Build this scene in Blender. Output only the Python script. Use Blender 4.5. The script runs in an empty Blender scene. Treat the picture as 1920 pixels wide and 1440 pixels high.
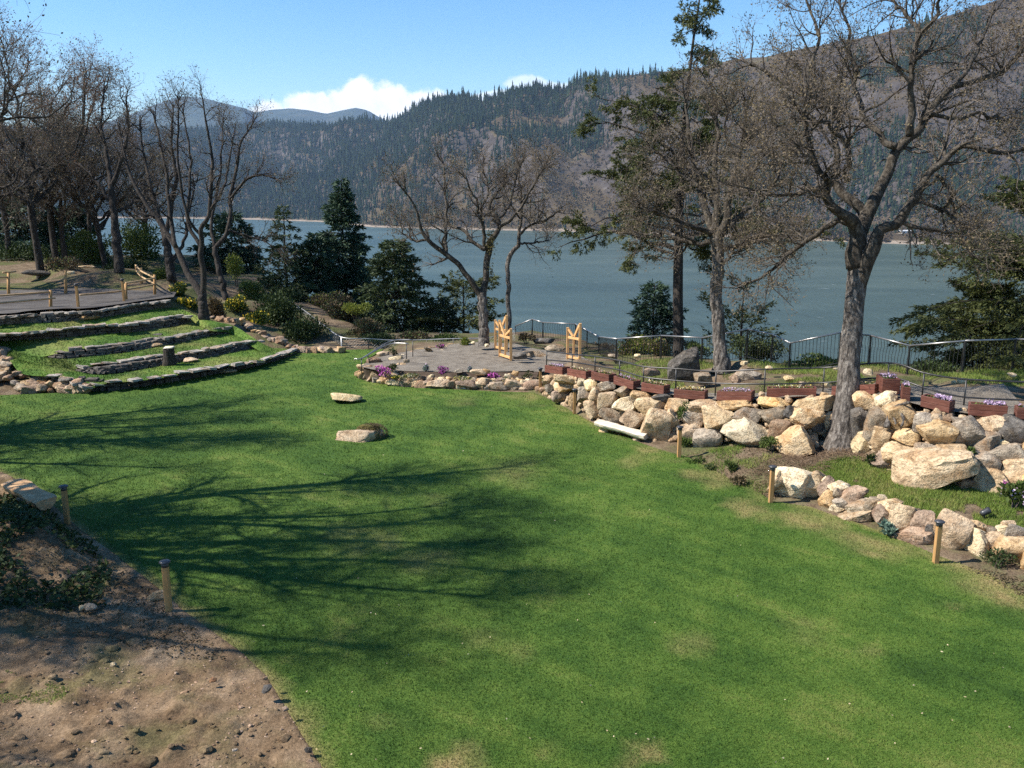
import bpy, math, random
import numpy as np
import bmesh
from mathutils import Vector
from mathutils.geometry import delaunay_2d_cdt
RAD = math.radians
random.seed(11)
rng = np.random.default_rng(11)
scene = bpy.context.scene
COL = scene.collection

# ------------------------------------------------------------------ camera, sky, sun
FPX, HCAM = 1663.0, 6.5                      # focal length in photo pixels, eye height above the lawn (m)
PITCH = math.atan(350.0 / FPX)
cam_d = bpy.data.cameras.new('camera'); cam = bpy.data.objects.new('camera', cam_d); COL.objects.link(cam)
cam.location = (0, 0, HCAM); cam.rotation_euler = (math.pi / 2 - PITCH, 0, 0)
cam_d.sensor_width = 36.0; cam_d.lens = FPX / 1920.0 * 36.0
cam_d.clip_start = 0.1; cam_d.clip_end = 60000
scene.camera = cam

SUN_EL, SUN_AZ = RAD(45), (-0.995, -0.10)    # low spring sun from the left
SKY_STRENGTH, SUN_STRENGTH, EXPOSURE = 0.098, 5.0, 0.92
world = bpy.data.worlds.new('World'); scene.world = world; world.use_nodes = True
wn = world.node_tree; wn.nodes.clear()
def wnode(t, **k):
    n = wn.nodes.new(t)
    for a, b in k.items(): setattr(n, a, b)
    return n
def wmath(op, a, b=None, c=None):
    n = wnode('ShaderNodeMath', operation=op)
    for i, x in enumerate((a, b, c)):
        if x is None: continue
        if isinstance(x, (int, float)): n.inputs[i].default_value = x
        else: wn.links.new(x, n.inputs[i])
    return n.outputs[0]
sky = wnode('ShaderNodeTexSky', sky_type='NISHITA')
sky.sun_disc = False; sky.sun_elevation = SUN_EL; sky.sun_rotation = math.atan2(SUN_AZ[0], SUN_AZ[1])
sky.altitude = 100; sky.air_density = 1.0; sky.dust_density = 0.15; sky.ozone_density = 2.2
hs = wnode('ShaderNodeHueSaturation'); hs.inputs['Saturation'].default_value = 1.34; hs.inputs['Value'].default_value = 1.0
wn.links.new(sky.outputs[0], hs.inputs['Color'])
tc = wnode('ShaderNodeTexCoord'); sp = wnode('ShaderNodeSeparateXYZ'); wn.links.new(tc.outputs['Generated'], sp.inputs[0])
ysafe = wmath('MAXIMUM', sp.outputs[1], 0.05)
cu = wmath('DIVIDE', sp.outputs[0], ysafe); cw = wmath('DIVIDE', sp.outputs[2], ysafe)
# cumulus bank above the far mountains: soft lobes in azimuth / elevation, broken up by noise
LOBES = [(-.262, .086, .024, .020), (-.220, .090, .036, .024), (-.168, .098, .036, .032), (-.140, .094, .040, .028), (-.098, .092, .028, .024), (-.078, .098, .020, .018),
         (-.20, .072, .075, .030), (-.11, .072, .07, .030), (.018, .120, .026, .010), (.045, .114, .036, .010), (-.015, .106, .03, .008)]
best = None
for (a, b, ra, rb) in LOBES:
    dx = wmath('DIVIDE', wmath('SUBTRACT', cu, a), ra); dy = wmath('DIVIDE', wmath('SUBTRACT', cw, b), rb)
    r = wmath('SUBTRACT', 1.0, wmath('SQRT', wmath('ADD', wmath('MULTIPLY', dx, dx), wmath('MULTIPLY', dy, dy))))
    best = r if best is None else wmath('MAXIMUM', best, r)
nz = wnode('ShaderNodeTexNoise'); nz.inputs['Scale'].default_value = 26; nz.inputs['Detail'].default_value = 9; nz.inputs['Roughness'].default_value = .62
wn.links.new(tc.outputs['Generated'], nz.inputs['Vector'])
nz2 = wnode('ShaderNodeTexNoise'); nz2.inputs['Scale'].default_value = 60; nz2.inputs['Detail'].default_value = 5
wn.links.new(tc.outputs['Generated'], nz2.inputs['Vector'])
cm = wmath('ADD', best, wmath('MULTIPLY', wmath('SUBTRACT', nz.outputs[0], .5), 1.5))
mr = wnode('ShaderNodeMapRange', interpolation_type='SMOOTHSTEP')
wn.links.new(cm, mr.inputs['Value']); mr.inputs['From Min'].default_value = -.02; mr.inputs['From Max'].default_value = .30
faint = wnode('ShaderNodeMapRange'); wn.links.new(cu, faint.inputs['Value'])      # the lobes over the ridge are thin and wispy
faint.inputs['From Min'].default_value = -.06; faint.inputs['From Max'].default_value = -.02; faint.inputs['To Min'].default_value = 1.0; faint.inputs['To Max'].default_value = .62
cmask = wmath('MULTIPLY', mr.outputs[0], faint.outputs[0])
shade = wmath('ADD', .56 / SKY_STRENGTH, wmath('MULTIPLY', nz2.outputs[0], .30 / SKY_STRENGTH))
ccol = wnode('ShaderNodeCombineColor')
wn.links.new(wmath('MULTIPLY', shade, .985), ccol.inputs[0]); wn.links.new(shade, ccol.inputs[1]); wn.links.new(wmath('MULTIPLY', shade, 1.03), ccol.inputs[2])
mixc = wnode('ShaderNodeMixRGB'); wn.links.new(cmask, mixc.inputs[0]); wn.links.new(hs.outputs[0], mixc.inputs[1]); wn.links.new(ccol.outputs[0], mixc.inputs[2])
bg = wnode('ShaderNodeBackground'); bg.inputs['Strength'].default_value = SKY_STRENGTH
wn.links.new(mixc.outputs[0], bg.inputs['Color'])
wo = wnode('ShaderNodeOutputWorld'); wn.links.new(bg.outputs[0], wo.inputs['Surface'])

sd = bpy.data.lights.new('sun', 'SUN'); sun = bpy.data.objects.new('sun', sd); COL.objects.link(sun)
sd.energy = SUN_STRENGTH; sd.angle = RAD(0.55); sd.color = (1.0, .945, .86)
sdir = Vector((SUN_AZ[0] * math.cos(SUN_EL), SUN_AZ[1] * math.cos(SUN_EL), math.sin(SUN_EL)))
sun.rotation_euler = sdir.to_track_quat('Z', 'Y').to_euler(); sun.location = (-40, 0, 60)
scene.view_settings.view_transform = 'Standard'; scene.view_settings.look = 'None'
scene.view_settings.exposure = EXPOSURE; scene.view_settings.gamma = 1.0; scene.view_settings.use_curve_mapping = False
cy = scene.cycles
cy.max_bounces = 6; cy.diffuse_bounces = 3; cy.glossy_bounces = 2; cy.transmission_bounces = 3; cy.volume_bounces = 1; cy.transparent_max_bounces = 6
cy.use_denoising = False; cy.caustics_reflective = False; cy.caustics_refractive = False

# ------------------------------------------------------------------ geometry helpers
CP, SP = math.cos(PITCH), math.sin(PITCH)
def ray(u, v):
    x = (u - 960.0) / FPX; y = -(v - 720.0) / FPX
    return np.array([x, CP + y * SP, -SP + y * CP])
CAM = np.array([0, 0, HCAM])
def PD(u, v, t): return CAM + t * ray(u, v)               # the point at depth t seen there
def P(u, v, z=0.0):                                       # the point on the level z seen there
    d = ray(u, v); return CAM + d * ((z - HCAM) / d[2])
def depth(u, v, z=0.0): return (z - HCAM) / ray(u, v)[2]

def nrm(a): return a / np.maximum(np.linalg.norm(a, axis=-1, keepdims=True), 1e-9)
def _hash(i, j, k):
    with np.errstate(over='ignore'):
        n = (i.astype(np.uint32) * np.uint32(374761393) + j.astype(np.uint32) * np.uint32(668265263) + k.astype(np.uint32) * np.uint32(2246822519))
        n = (n ^ (n >> np.uint32(13))) * np.uint32(1274126177); n = n ^ (n >> np.uint32(16))
    return n.astype(np.float64) / 4294967295.0
def vnoise(p):
    p = np.asarray(p, float); f = np.floor(p); i = f.astype(np.int64); w = p - f; w = w * w * (3 - 2 * w)
    r = 0
    for a in (0, 1):
        for b in (0, 1):
            for c in (0, 1):
                r = r + _hash(i[..., 0] + a, i[..., 1] + b, i[..., 2] + c) * (w[..., 0] if a else 1 - w[..., 0]) * (w[..., 1] if b else 1 - w[..., 1]) * (w[..., 2] if c else 1 - w[..., 2])
    return r
def fbm(p, o=4, g=.5):
    p = np.asarray(p, float); r = 0; a = 1; s = 0
    for k in range(o): r = r + a * vnoise(p * 2 ** k + 17.3 * k); s += a; a *= g
    return r / s - .5                                     # about -0.5 .. 0.5
def v3(x, y, z=0.0): return np.stack(np.broadcast_arrays(np.asarray(x, float), np.asarray(y, float), np.asarray(z, float)), -1)

def wloc(o):
    l = np.zeros(3)
    while o is not None: l = l + np.array(o.location); o = o.parent
    return l
def tag(o, label=None, cat=None, group=None, kind=None):
    if label: o['label'] = label
    if cat: o['category'] = cat
    if group: o['group'] = group
    if kind: o['kind'] = kind
    return o
def thing(name, label, cat, loc, group=None):
    o = bpy.data.objects.new(name, None); COL.objects.link(o); o.location = tuple(float(x) for x in loc); o.empty_display_size = .2
    return tag(o, label, cat, group)
def mk(name, V, F, m, parent=None, smooth=True, attr=None, kind=None):
    V = np.asarray(V, np.float64).reshape(-1, 3)
    if parent is not None: V = V - wloc(parent)
    me = bpy.data.meshes.new(name)
    F = [np.asarray(f, np.int32) for f in F if len(f)]
    me.vertices.add(len(V)); me.vertices.foreach_set('co', V.astype(np.float32).ravel())
    loops = np.concatenate([f.ravel() for f in F]); tot = np.concatenate([np.full(len(f), f.shape[1], np.int32) for f in F])
    me.loops.add(len(loops)); me.loops.foreach_set('vertex_index', loops)
    me.polygons.add(len(tot)); me.polygons.foreach_set('loop_start', np.concatenate([[0], np.cumsum(tot)[:-1]]).astype(np.int32))
    me.polygons.foreach_set('use_smooth', np.full(len(tot), smooth, bool))
    if attr:
        for k, a in attr.items():
            at = me.attributes.new(k, 'FLOAT', 'POINT'); at.data.foreach_set('value', np.asarray(a, np.float32))
    me.update(calc_edges=True)
    me.materials.append(m)
    o = bpy.data.objects.new(name, me); COL.objects.link(o)
    if parent is not None: o.parent = parent
    if kind: o['kind'] = kind
    return o
class MB:
    def __init__(s): s.V = []; s.F = []; s.n = 0
    def add(s, V, *F):
        V = np.asarray(V, float).reshape(-1, 3); s.V.append(V)
        for f in F: s.F.append(np.asarray(f, np.int64) + s.n)
        s.n += len(V)
    def build(s, name, m, parent=None, smooth=True, kind=None):
        by = {}
        for f in s.F: by.setdefault(f.shape[1], []).append(f)
        return mk(name, np.concatenate(s.V), [np.concatenate(x) for x in by.values()], m, parent, smooth, kind=kind)
BOXF = np.array([[0, 1, 3, 2], [4, 6, 7, 5], [0, 4, 5, 1], [2, 3, 7, 6], [0, 2, 6, 4], [1, 5, 7, 3]])
def box(mb, c, a, b, d, jit=0):
    c, a, b, d = (np.asarray(x, float) for x in (c, a, b, d))
    V = np.array([c + i * a + j * b + k * d for i in (-1, 1) for j in (-1, 1) for k in (-1, 1)])
    if jit: V = V + rng.normal(0, jit, V.shape)
    mb.add(V, BOXF)
def bevel_box(mb, c, a, b, d, r=.01):
    """a box with chamfered edges: a, b, d are half-axes"""
    c, a, b, d = (np.asarray(x, float) for x in (c, a, b, d))
    la, lb, ld = (np.linalg.norm(x) for x in (a, b, d)); V = []; F3 = []; F4 = []
    ax = [a / la, b / lb, d / ld]; L = [la, lb, ld]
    idx = {}
    for i in (-1, 1):
        for j in (-1, 1):
            for k in (-1, 1):
                s = (i, j, k)
                for q in range(3):
                    p = c.copy()
                    for e in range(3): p = p + ax[e] * s[e] * (L[e] if e == q else L[e] - r)
                    idx[s + (q,)] = len(V); V.append(p)
                F3.append([idx[s + (0,)], idx[s + (1,)], idx[s + (2,)]])
    for q in range(3):
        e, f = [x for x in range(3) if x != q]
        for sq in (-1, 1):
            ring = []
            for se, sf in ((-1, -1), (1, -1), (1, 1), (-1, 1)):
                s = [0, 0, 0]; s[q] = sq; s[e] = se; s[f] = sf; ring.append(idx[tuple(s) + (q,)])
            F4.append(ring)
        for se in (-1, 1):
            for sf in (-1, 1):
                s0 = [0, 0, 0]; s0[q] = -1; s0[e] = se; s0[f] = sf; s1 = list(s0); s1[q] = 1
                F4.append([idx[tuple(s0) + (e,)], idx[tuple(s1) + (e,)], idx[tuple(s1) + (f,)], idx[tuple(s0) + (f,)]])
    mb.add(V, F3, F4)
def bar(mb, p0, p1, w, h, r=.008):
    p0, p1 = np.asarray(p0, float), np.asarray(p1, float); d = (p1 - p0) / 2
    t = d / np.linalg.norm(d); ref = np.array([0, 0, 1.]) if abs(t[2]) < .9 else np.array([1., 0, 0])
    s = np.cross(t, ref); s /= np.linalg.norm(s); q = np.cross(s, t)
    bevel_box(mb, (p0 + p1) / 2, d, s * w / 2, q * h / 2, min(r, w * .3, h * .3))
def tubes(mb, Pn, Rn, k=6, cap=False, disp=None):
    Pn = np.asarray(Pn, float); Rn = np.asarray(Rn, float)
    if Pn.ndim == 2: Pn = Pn[None]; Rn = Rn[None]
    n, m, _ = Pn.shape
    T = nrm(np.gradient(Pn, axis=1)); ref = np.eye(3)[np.argmin(np.abs(T.mean(1)), axis=1)]
    U = nrm(np.cross(T, np.broadcast_to(ref[:, None, :], T.shape))); W = np.cross(T, U)
    a = np.linspace(0, 2 * np.pi, k, endpoint=False)
    ring = Pn[:, :, None, :] + Rn[:, :, None, None] * (np.cos(a)[None, None, :, None] * U[:, :, None, :] + np.sin(a)[None, None, :, None] * W[:, :, None, :])
    if disp is not None: ring = ring + disp(ring)[..., None] * nrm(ring - Pn[:, :, None, :])
    idx = np.arange(n * m * k).reshape(n, m, k)
    a0 = idx[:, :-1]; b0 = idx[:, 1:]
    F = np.stack([a0, np.roll(a0, -1, 2), np.roll(b0, -1, 2), b0], -1).reshape(-1, 4)
    if cap: mb.add(ring.reshape(-1, 3), F, idx[:, 0, ::-1], idx[:, -1])
    else: mb.add(ring.reshape(-1, 3), F)
def resample(pts, m):
    pts = np.asarray(pts, float)
    if len(pts) == 2: return pts[0] + np.linspace(0, 1, m)[:, None] * (pts[1] - pts[0])
    e = np.concatenate([[2 * pts[0] - pts[1]], pts, [2 * pts[-1] - pts[-2]]])
    d = np.concatenate([[0], np.cumsum(np.linalg.norm(np.diff(pts[:, :3], axis=0), axis=1))]); q = np.linspace(0, d[-1], m)
    i = np.clip(np.searchsorted(d, q, 'right') - 1, 0, len(pts) - 2); f = ((q - d[i]) / np.maximum(d[i + 1] - d[i], 1e-9))[:, None]
    p0, p1, p2, p3 = e[i], e[i + 1], e[i + 2], e[i + 3]
    return .5 * (2 * p1 + (p2 - p0) * f + (2 * p0 - 5 * p1 + 4 * p2 - p3) * f ** 2 + (3 * p1 - p0 - 3 * p2 + p3) * f ** 3)
def kites(mb, C, D, L, W, fan=1, spread=.5):
    """leaf-sized faces: each starts at C, points along D; fan>1 gives a tuft of narrow ones"""
    n = len(C); D = nrm(D); S = nrm(np.cross(D, rng.normal(size=(n, 3)))); L = np.broadcast_to(L, (n,))[:, None]; W = np.broadcast_to(W, (n,))[:, None]
    for q in range(fan):
        a = (q - (fan - 1) / 2) * spread
        d = nrm(D + S * a + (rng.normal(0, .15, (n, 3)) if fan > 1 else 0)); s = nrm(np.cross(d, np.cross(S, d)) * .6 + rng.normal(0, .5, (n, 3)))
        s = nrm(s - d * (s * d).sum(-1, keepdims=True))
        l = L * (1 if q == fan // 2 else .82)
        V = np.stack([C, C + d * l * .45 + s * W / 2, C + d * l, C + d * l * .45 - s * W / 2], 1).reshape(-1, 3)
        mb.add(V, np.arange(4 * n).reshape(n, 4))
def inpoly(x, y, poly):
    x = np.asarray(x); y = np.asarray(y); c = np.zeros(x.shape, bool); n = len(poly)
    for i in range(n):
        x0, y0 = poly[i]; x1, y1 = poly[i - 1]
        c ^= ((y0 > y) != (y1 > y)) & (x < (x1 - x0) * (y - y0) / ((y1 - y0) if y1 != y0 else 1e-12) + x0)
    return c
def polydist(x, y, pts, closed=True):
    d = np.full(np.shape(x), 1e9); n = len(pts)
    for i in range(n if closed else n - 1):
        a = np.asarray(pts[i][:2], float); b = np.asarray(pts[(i + 1) % n][:2], float); ab = b - a
        f = np.clip(((x - a[0]) * ab[0] + (y - a[1]) * ab[1]) / max(ab @ ab, 1e-9), 0, 1)
        d = np.minimum(d, np.hypot(x - a[0] - f * ab[0], y - a[1] - f * ab[1]))
    return d
def sm(x, a, b):
    f = np.clip((np.asarray(x, float) - a) / (b - a), 0, 1); return f * f * (3 - 2 * f)
def ico(sub):
    bm = bmesh.new(); bmesh.ops.create_icosphere(bm, subdivisions=sub, radius=1)
    V = np.array([v.co[:] for v in bm.verts]); F = np.array([[v.index for v in f.verts] for f in bm.faces]); bm.free(); return V, F
ICO = {s: ico(s) for s in (1, 2, 3, 4)}
def rock(size, sub=3, cuts=9, rough=.07, yaw=None, tilt=0, lo=.52, hi=.86):
    """an angular boulder: a sphere shaved by random planes and roughened; size = half-axes"""
    V, F = ICO[sub]; off = rng.uniform(0, 90, 3); q = np.sign(V) * np.abs(V) ** .55; p = q * (.62 + .38 / np.abs(q).max(1, keepdims=True))
    Q = np.linalg.qr(rng.normal(size=(3, 3)) * .22 + np.eye(3))[0]; p = p @ Q
    for _ in range(cuts):
        n = nrm(rng.normal(size=3)); s = p @ n - rng.uniform(lo, hi) * 1.22; p = p - np.maximum(s, 0)[:, None] * n
    p = (p - (p.max(0) + p.min(0)) / 2) / ((p.max(0) - p.min(0)) / 2)
    p = p + nrm(p) * (fbm(p * 1.7 + off, 4, .55) * 2 * rough)[:, None] + nrm(p) * (fbm(p * 7 + off, 3, .6) * rough * 1.1 - np.maximum(.055 - np.abs(fbm(p * [1.3, 1.3, 2.4] + off[::-1], 3)), 0) * rough * 16)[:, None]
    p = p * np.asarray(size)
    if tilt: c, s = math.cos(tilt), math.sin(tilt); p = p @ np.array([[c, 0, -s], [0, 1, 0], [s, 0, c]])
    if yaw is not None: c, s = math.cos(yaw), math.sin(yaw); p = p @ np.array([[c, s, 0], [-s, c, 0], [0, 0, 1]])
    return p, F

# ------------------------------------------------------------------ materials
def newmat(name):
    m = bpy.data.materials.new(name); m.use_nodes = True; nt = m.node_tree
    return m, nt, nt.nodes['Principled BSDF']
def N(nt, t, **k):
    n = nt.nodes.new(t)
    for a, b in k.items():
        if a in n.inputs: n.inputs[a].default_value = b
        else: setattr(n, a, b)
    return n
def ramp(nt, fac, stops, mode='LINEAR'):
    r = N(nt, 'ShaderNodeValToRGB'); cr = r.color_ramp; cr.interpolation = mode
    while len(cr.elements) > 1: cr.elements.remove(cr.elements[-1])
    cr.elements[0].position = stops[0][0]; cr.elements[0].color = tuple(stops[0][1]) + (1,)
    for p, c in stops[1:]:
        e = cr.elements.new(p); e.color = tuple(c) + (1,)
    nt.links.new(fac, r.inputs[0]); return r.outputs[0]
def noise(nt, vec, scale, detail=5, rough=.55, dist=0.0, stretch=None):
    if stretch is not None:
        mp = N(nt, 'ShaderNodeMapping'); mp.inputs['Scale'].default_value = stretch; nt.links.new(vec, mp.inputs['Vector']); vec = mp.outputs[0]
    n = N(nt, 'ShaderNodeTexNoise', Scale=scale, Detail=detail, Roughness=rough, Distortion=dist); nt.links.new(vec, n.inputs['Vector']); return n.outputs[0]
def mixrgb(nt, f, a, b, mode='MIX'):
    n = N(nt, 'ShaderNodeMixRGB', blend_type=mode)
    for i, x in enumerate((f, a, b)):
        if isinstance(x, (int, float)): n.inputs[i].default_value = x if i == 0 else (x, x, x, 1)
        elif isinstance(x, tuple): n.inputs[i].default_value = x + (1,)
        else: nt.links.new(x, n.inputs[i])
    return n.outputs[0]
def nmath(nt, op, a, b=0.0):
    n = N(nt, 'ShaderNodeMath', operation=op)
    for i, x in enumerate((a, b)):
        if isinstance(x, (int, float)): n.inputs[i].default_value = x
        else: nt.links.new(x, n.inputs[i])
    return n.outputs[0]
def bump(nt, bs, h, strength, dist=.02):
    b = N(nt, 'ShaderNodeBump', Strength=strength, Distance=dist); nt.links.new(h, b.inputs['Height']); nt.links.new(b.outputs[0], bs.inputs['Normal'])
def pos(nt): return N(nt, 'ShaderNodeNewGeometry').outputs['Position']
def ocoord(nt): return N(nt, 'ShaderNodeTexCoord').outputs['Object']
def orand(nt): return N(nt, 'ShaderNodeObjectInfo').outputs['Random']
def simple(name, stops, scale=3, detail=5, rough=.85, bmp=.4, bdist=.02, bscale=None, vary=0.0, stretch=None, spec=.3, metal=0, fine=None):
    m, nt, bs = newmat(name); c = pos(nt)
    n = noise(nt, c, scale, detail, .6, .3, stretch); col = ramp(nt, n, stops)
    if fine: col = mixrgb(nt, .75, col, ramp(nt, noise(nt, c, fine, 4, .7), [(.32, (.45, .45, .45)), (.68, (1.4, 1.4, 1.4))]), 'MULTIPLY')
    if vary:
        h = N(nt, 'ShaderNodeHueSaturation'); nt.links.new(col, h.inputs['Color'])
        nt.links.new(nmath(nt, 'ADD', nmath(nt, 'MULTIPLY', orand(nt), 2 * vary), 1 - vary), h.inputs['Value']); col = h.outputs[0]
    nt.links.new(col, bs.inputs['Base Color']); bs.inputs['Roughness'].default_value = rough; bs.inputs['Specular IOR Level'].default_value = spec; bs.inputs['Metallic'].default_value = metal
    if bmp: bump(nt, bs, noise(nt, c, bscale or scale * 4, 6, .65, 0, stretch), bmp, bdist)
    return m
def leafmat(name, stops, scale=1.2, trans=.25, rough=.65, fine=9.0):
    m, nt, bs = newmat(name); c = pos(nt)
    n = noise(nt, c, scale, 3, .6); n2 = noise(nt, c, fine, 2, .6)
    col = ramp(nt, nmath(nt, 'ADD', nmath(nt, 'MULTIPLY', n, .6), nmath(nt, 'MULTIPLY', n2, .4)), stops)
    nt.links.new(col, bs.inputs['Base Color']); bs.inputs['Roughness'].default_value = rough; bs.inputs['Specular IOR Level'].default_value = .25
    if trans:
        tr = N(nt, 'ShaderNodeBsdfTranslucent'); nt.links.new(col, tr.inputs['Color']); mx = N(nt, 'ShaderNodeMixShader'); mx.inputs[0].default_value = trans
        nt.links.new(bs.outputs[0], mx.inputs[1]); nt.links.new(tr.outputs[0], mx.inputs[2]); nt.links.new(mx.outputs[0], nt.nodes['Material Output'].inputs['Surface'])
    return m
def rockmat(name, lo, mid, hi, vary=.22, lichen=.25, stain=(.30, .15, .05)):
    """stone: two tones, rusty stains, pale and dark lichen blotches, each boulder a little different"""
    m, nt, bs = newmat(name); c = N(nt, 'ShaderNodeVectorMath', operation='ADD'); nt.links.new(pos(nt), c.inputs[0])
    cx = N(nt, 'ShaderNodeCombineXYZ'); r = orand(nt); nt.links.new(nmath(nt, 'MULTIPLY', r, 90.0), cx.inputs[0]); nt.links.new(cx.outputs[0], c.inputs[1]); c = c.outputs[0]
    col = ramp(nt, noise(nt, c, 3.2, 7, .62, .6), [(.30, lo), (.48, mid), (.68, hi)])
    st = ramp(nt, noise(nt, c, 2.1, 4, .6, .4), [(.50, (0, 0, 0)), (.66, (1, 1, 1))]); col = mixrgb(nt, nmath(nt, 'MULTIPLY', st, .55), col, stain)
    gr = ramp(nt, noise(nt, c, 22, 5, .75), [(.30, (.42, .40, .38)), (.5, (1, 1, 1)), (.72, (1.28, 1.26, 1.22))]); col = mixrgb(nt, .8, col, gr, 'MULTIPLY')
    st2 = ramp(nt, noise(nt, c, 5, 6, .72, .8, (1, 1, 2.2)), [(.52, (1, 1, 1)), (.60, (.42, .38, .34))]); col = mixrgb(nt, .75, col, st2, 'MULTIPLY')
    li = ramp(nt, noise(nt, c, 9, 6, .7, .5), [(.54, (0, 0, 0)), (.62, (1, 1, 1))]); col = mixrgb(nt, nmath(nt, 'MULTIPLY', li, lichen), col, (.12, .11, .095))
    pl = ramp(nt, noise(nt, c, 14, 5, .7), [(.58, (0, 0, 0)), (.66, (1, 1, 1))]); col = mixrgb(nt, nmath(nt, 'MULTIPLY', pl, .4), col, (.54, .46, .34))
    h = N(nt, 'ShaderNodeHueSaturation'); nt.links.new(col, h.inputs['Color'])
    nt.links.new(nmath(nt, 'ADD', nmath(nt, 'MULTIPLY', r, 2 * vary), 1 - vary), h.inputs['Value'])
    nt.links.new(nmath(nt, 'ADD', nmath(nt, 'MULTIPLY', nmath(nt, 'FRACT', nmath(nt, 'MULTIPLY', r, 7.31)), .3), .85), h.inputs['Saturation'])
    nt.links.new(h.outputs[0], bs.inputs['Base Color']); bs.inputs['Roughness'].default_value = .93; bs.inputs['Specular IOR Level'].default_value = .2
    hgt = nmath(nt, 'ADD', noise(nt, c, 7, 8, .68), nmath(nt, 'MULTIPLY', noise(nt, c, 30, 4, .6), .35)); bump(nt, bs, hgt, 1.0, .08)
    return m
M = {}
M['rock_tan'] = rockmat('rock_tan', (.29, .19, .105), (.52, .365, .215), (.66, .51, .335), lichen=.35)
M['rock_orange'] = rockmat('rock_orange', (.38, .25, .13), (.60, .43, .245), (.70, .54, .34), lichen=.15, stain=(.42, .20, .06))
M['rock_grey'] = rockmat('rock_grey', (.155, .122, .088), (.30, .242, .18), (.46, .385, .29), lichen=.55)
M['rock_pale'] = rockmat('rock_pale', (.54, .40, .22), (.74, .59, .37), (.82, .70, .48), lichen=.12, stain=(.50, .34, .17))
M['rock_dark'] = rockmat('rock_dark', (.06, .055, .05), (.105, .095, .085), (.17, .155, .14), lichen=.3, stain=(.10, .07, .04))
M['rock_red'] = rockmat('rock_red', (.20, .135, .092), (.34, .235, .16), (.47, .345, .245), lichen=.25, stain=(.26, .13, .07))
M['slate'] = rockmat('slate', (.055, .050, .047), (.105, .095, .087), (.20, .18, .155), lichen=.2, stain=(.14, .11, .08))
M['cap_stone'] = rockmat('cap_stone', (.16, .145, .13), (.30, .27, .235), (.46, .42, .36), lichen=.2)
M['bark_oak'] = simple('bark_oak', [(.36, (.038, .031, .026)), (.5, (.115, .098, .084)), (.64, (.235, .208, .18))], 13, 6, .95, 1.0, .06, 16, stretch=(1, 1, .26), fine=24)
M['bark_limb'] = simple('bark_limb', [(.34, (.024, .019, .014)), (.5, (.060, .049, .037)), (.68, (.14, .12, .097))], 11, 6, .95, 1.0, .05, 18, stretch=(1, 1, .5), fine=22)
M['bark_dark'] = simple('bark_dark', [(.32, (.018, .014, .012)), (.52, (.042, .034, .028)), (.75, (.10, .082, .066))], 8, 6, .95, .9, .04, 18, stretch=(1, 1, .3), fine=24)
M['twig'] = simple('twig', [(.3, (.085, .068, .055)), (.6, (.15, .122, .098)), (.8, (.22, .185, .15))], 2.5, 3, .9, 0)
M['twig_dark'] = simple('twig_dark', [(.3, (.05, .038, .031)), (.6, (.095, .075, .06)), (.8, (.15, .12, .095))], 2.5, 3, .9, 0)
M['bud'] = leafmat('bud', [(.25, (.085, .060, .035)), (.5, (.14, .105, .060)), (.75, (.17, .145, .070))], .9, .15)
M['bud_red'] = leafmat('bud_red', [(.25, (.12, .055, .030)), (.5, (.20, .10, .05)), (.75, (.20, .15, .065))], .6, .15)
M['moss'] = simple('moss', [(.3, (.05, .045, .012)), (.7, (.13, .11, .03))], 8, 4, .95, .6)
M['fir'] = leafmat('fir', [(.25, (.018, .036, .023)), (.5, (.038, .070, .038)), (.75, (.072, .108, .052))], .8, .10)
M['fir_mid'] = leafmat('fir_mid', [(.25, (.024, .040, .017)), (.5, (.052, .075, .028)), (.75, (.098, .118, .042))], .9, .14)
M['fir_olive'] = leafmat('fir_olive', [(.25, (.026, .036, .011)), (.5, (.060, .072, .020)), (.75, (.115, .116, .034))], .9, .18)
M['leaf_dark'] = leafmat('leaf_dark', [(.25, (.018, .030, .010)), (.5, (.040, .062, .018)), (.75, (.075, .10, .030))], 1.3, .18)
M['leaf_mid'] = leafmat('leaf_mid', [(.25, (.035, .055, .014)), (.5, (.075, .11, .025)), (.75, (.13, .16, .04))], 1.3, .25)
M['leaf_lime'] = leafmat('leaf_lime', [(.25, (.09, .12, .02)), (.5, (.17, .20, .035)), (.75, (.26, .26, .06))], 1.3, .3)
M['leaf_dry'] = leafmat('leaf_dry', [(.25, (.07, .05, .028)), (.5, (.13, .095, .05)), (.75, (.19, .15, .08))], 1.3, .15)
M['leaf_yellow'] = leafmat('leaf_yellow', [(.25, (.35, .25, .012)), (.5, (.55, .40, .02)), (.75, (.68, .54, .05))], 2, .2)
M['leaf_blue'] = leafmat('leaf_blue', [(.25, (.08, .13, .09)), (.5, (.14, .21, .16)), (.75, (.22, .30, .24))], 3, .2)
M['petal_pink'] = leafmat('petal_pink', [(.25, (.45, .06, .32)), (.5, (.62, .14, .50)), (.75, (.75, .38, .66))], 6, .2)
M['petal_lilac'] = leafmat('petal_lilac', [(.25, (.40, .26, .42)), (.5, (.54, .40, .55)), (.75, (.72, .62, .72))], 6, .2)
M['petal_mix'] = leafmat('petal_mix', [(.28, (.55, .30, .04)), (.45, (.62, .50, .12)), (.55, (.65, .60, .50)), (.72, (.40, .10, .08))], 11, .2)
M['metal_black'] = simple('metal_black', [(.3, (.012, .012, .013)), (.7, (.025, .024, .023))], 6, 3, .42, 0, spec=.5)
M['metal_rail'] = simple('metal_rail', [(.3, (.26, .25, .24)), (.7, (.42, .41, .40))], 3, 3, .40, 0, spec=.5, metal=.8)
M['metal_dim'] = simple('metal_dim', [(.3, (.03, .028, .027)), (.7, (.07, .066, .064))], 3, 3, .38, 0, spec=.5, metal=.5)
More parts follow.
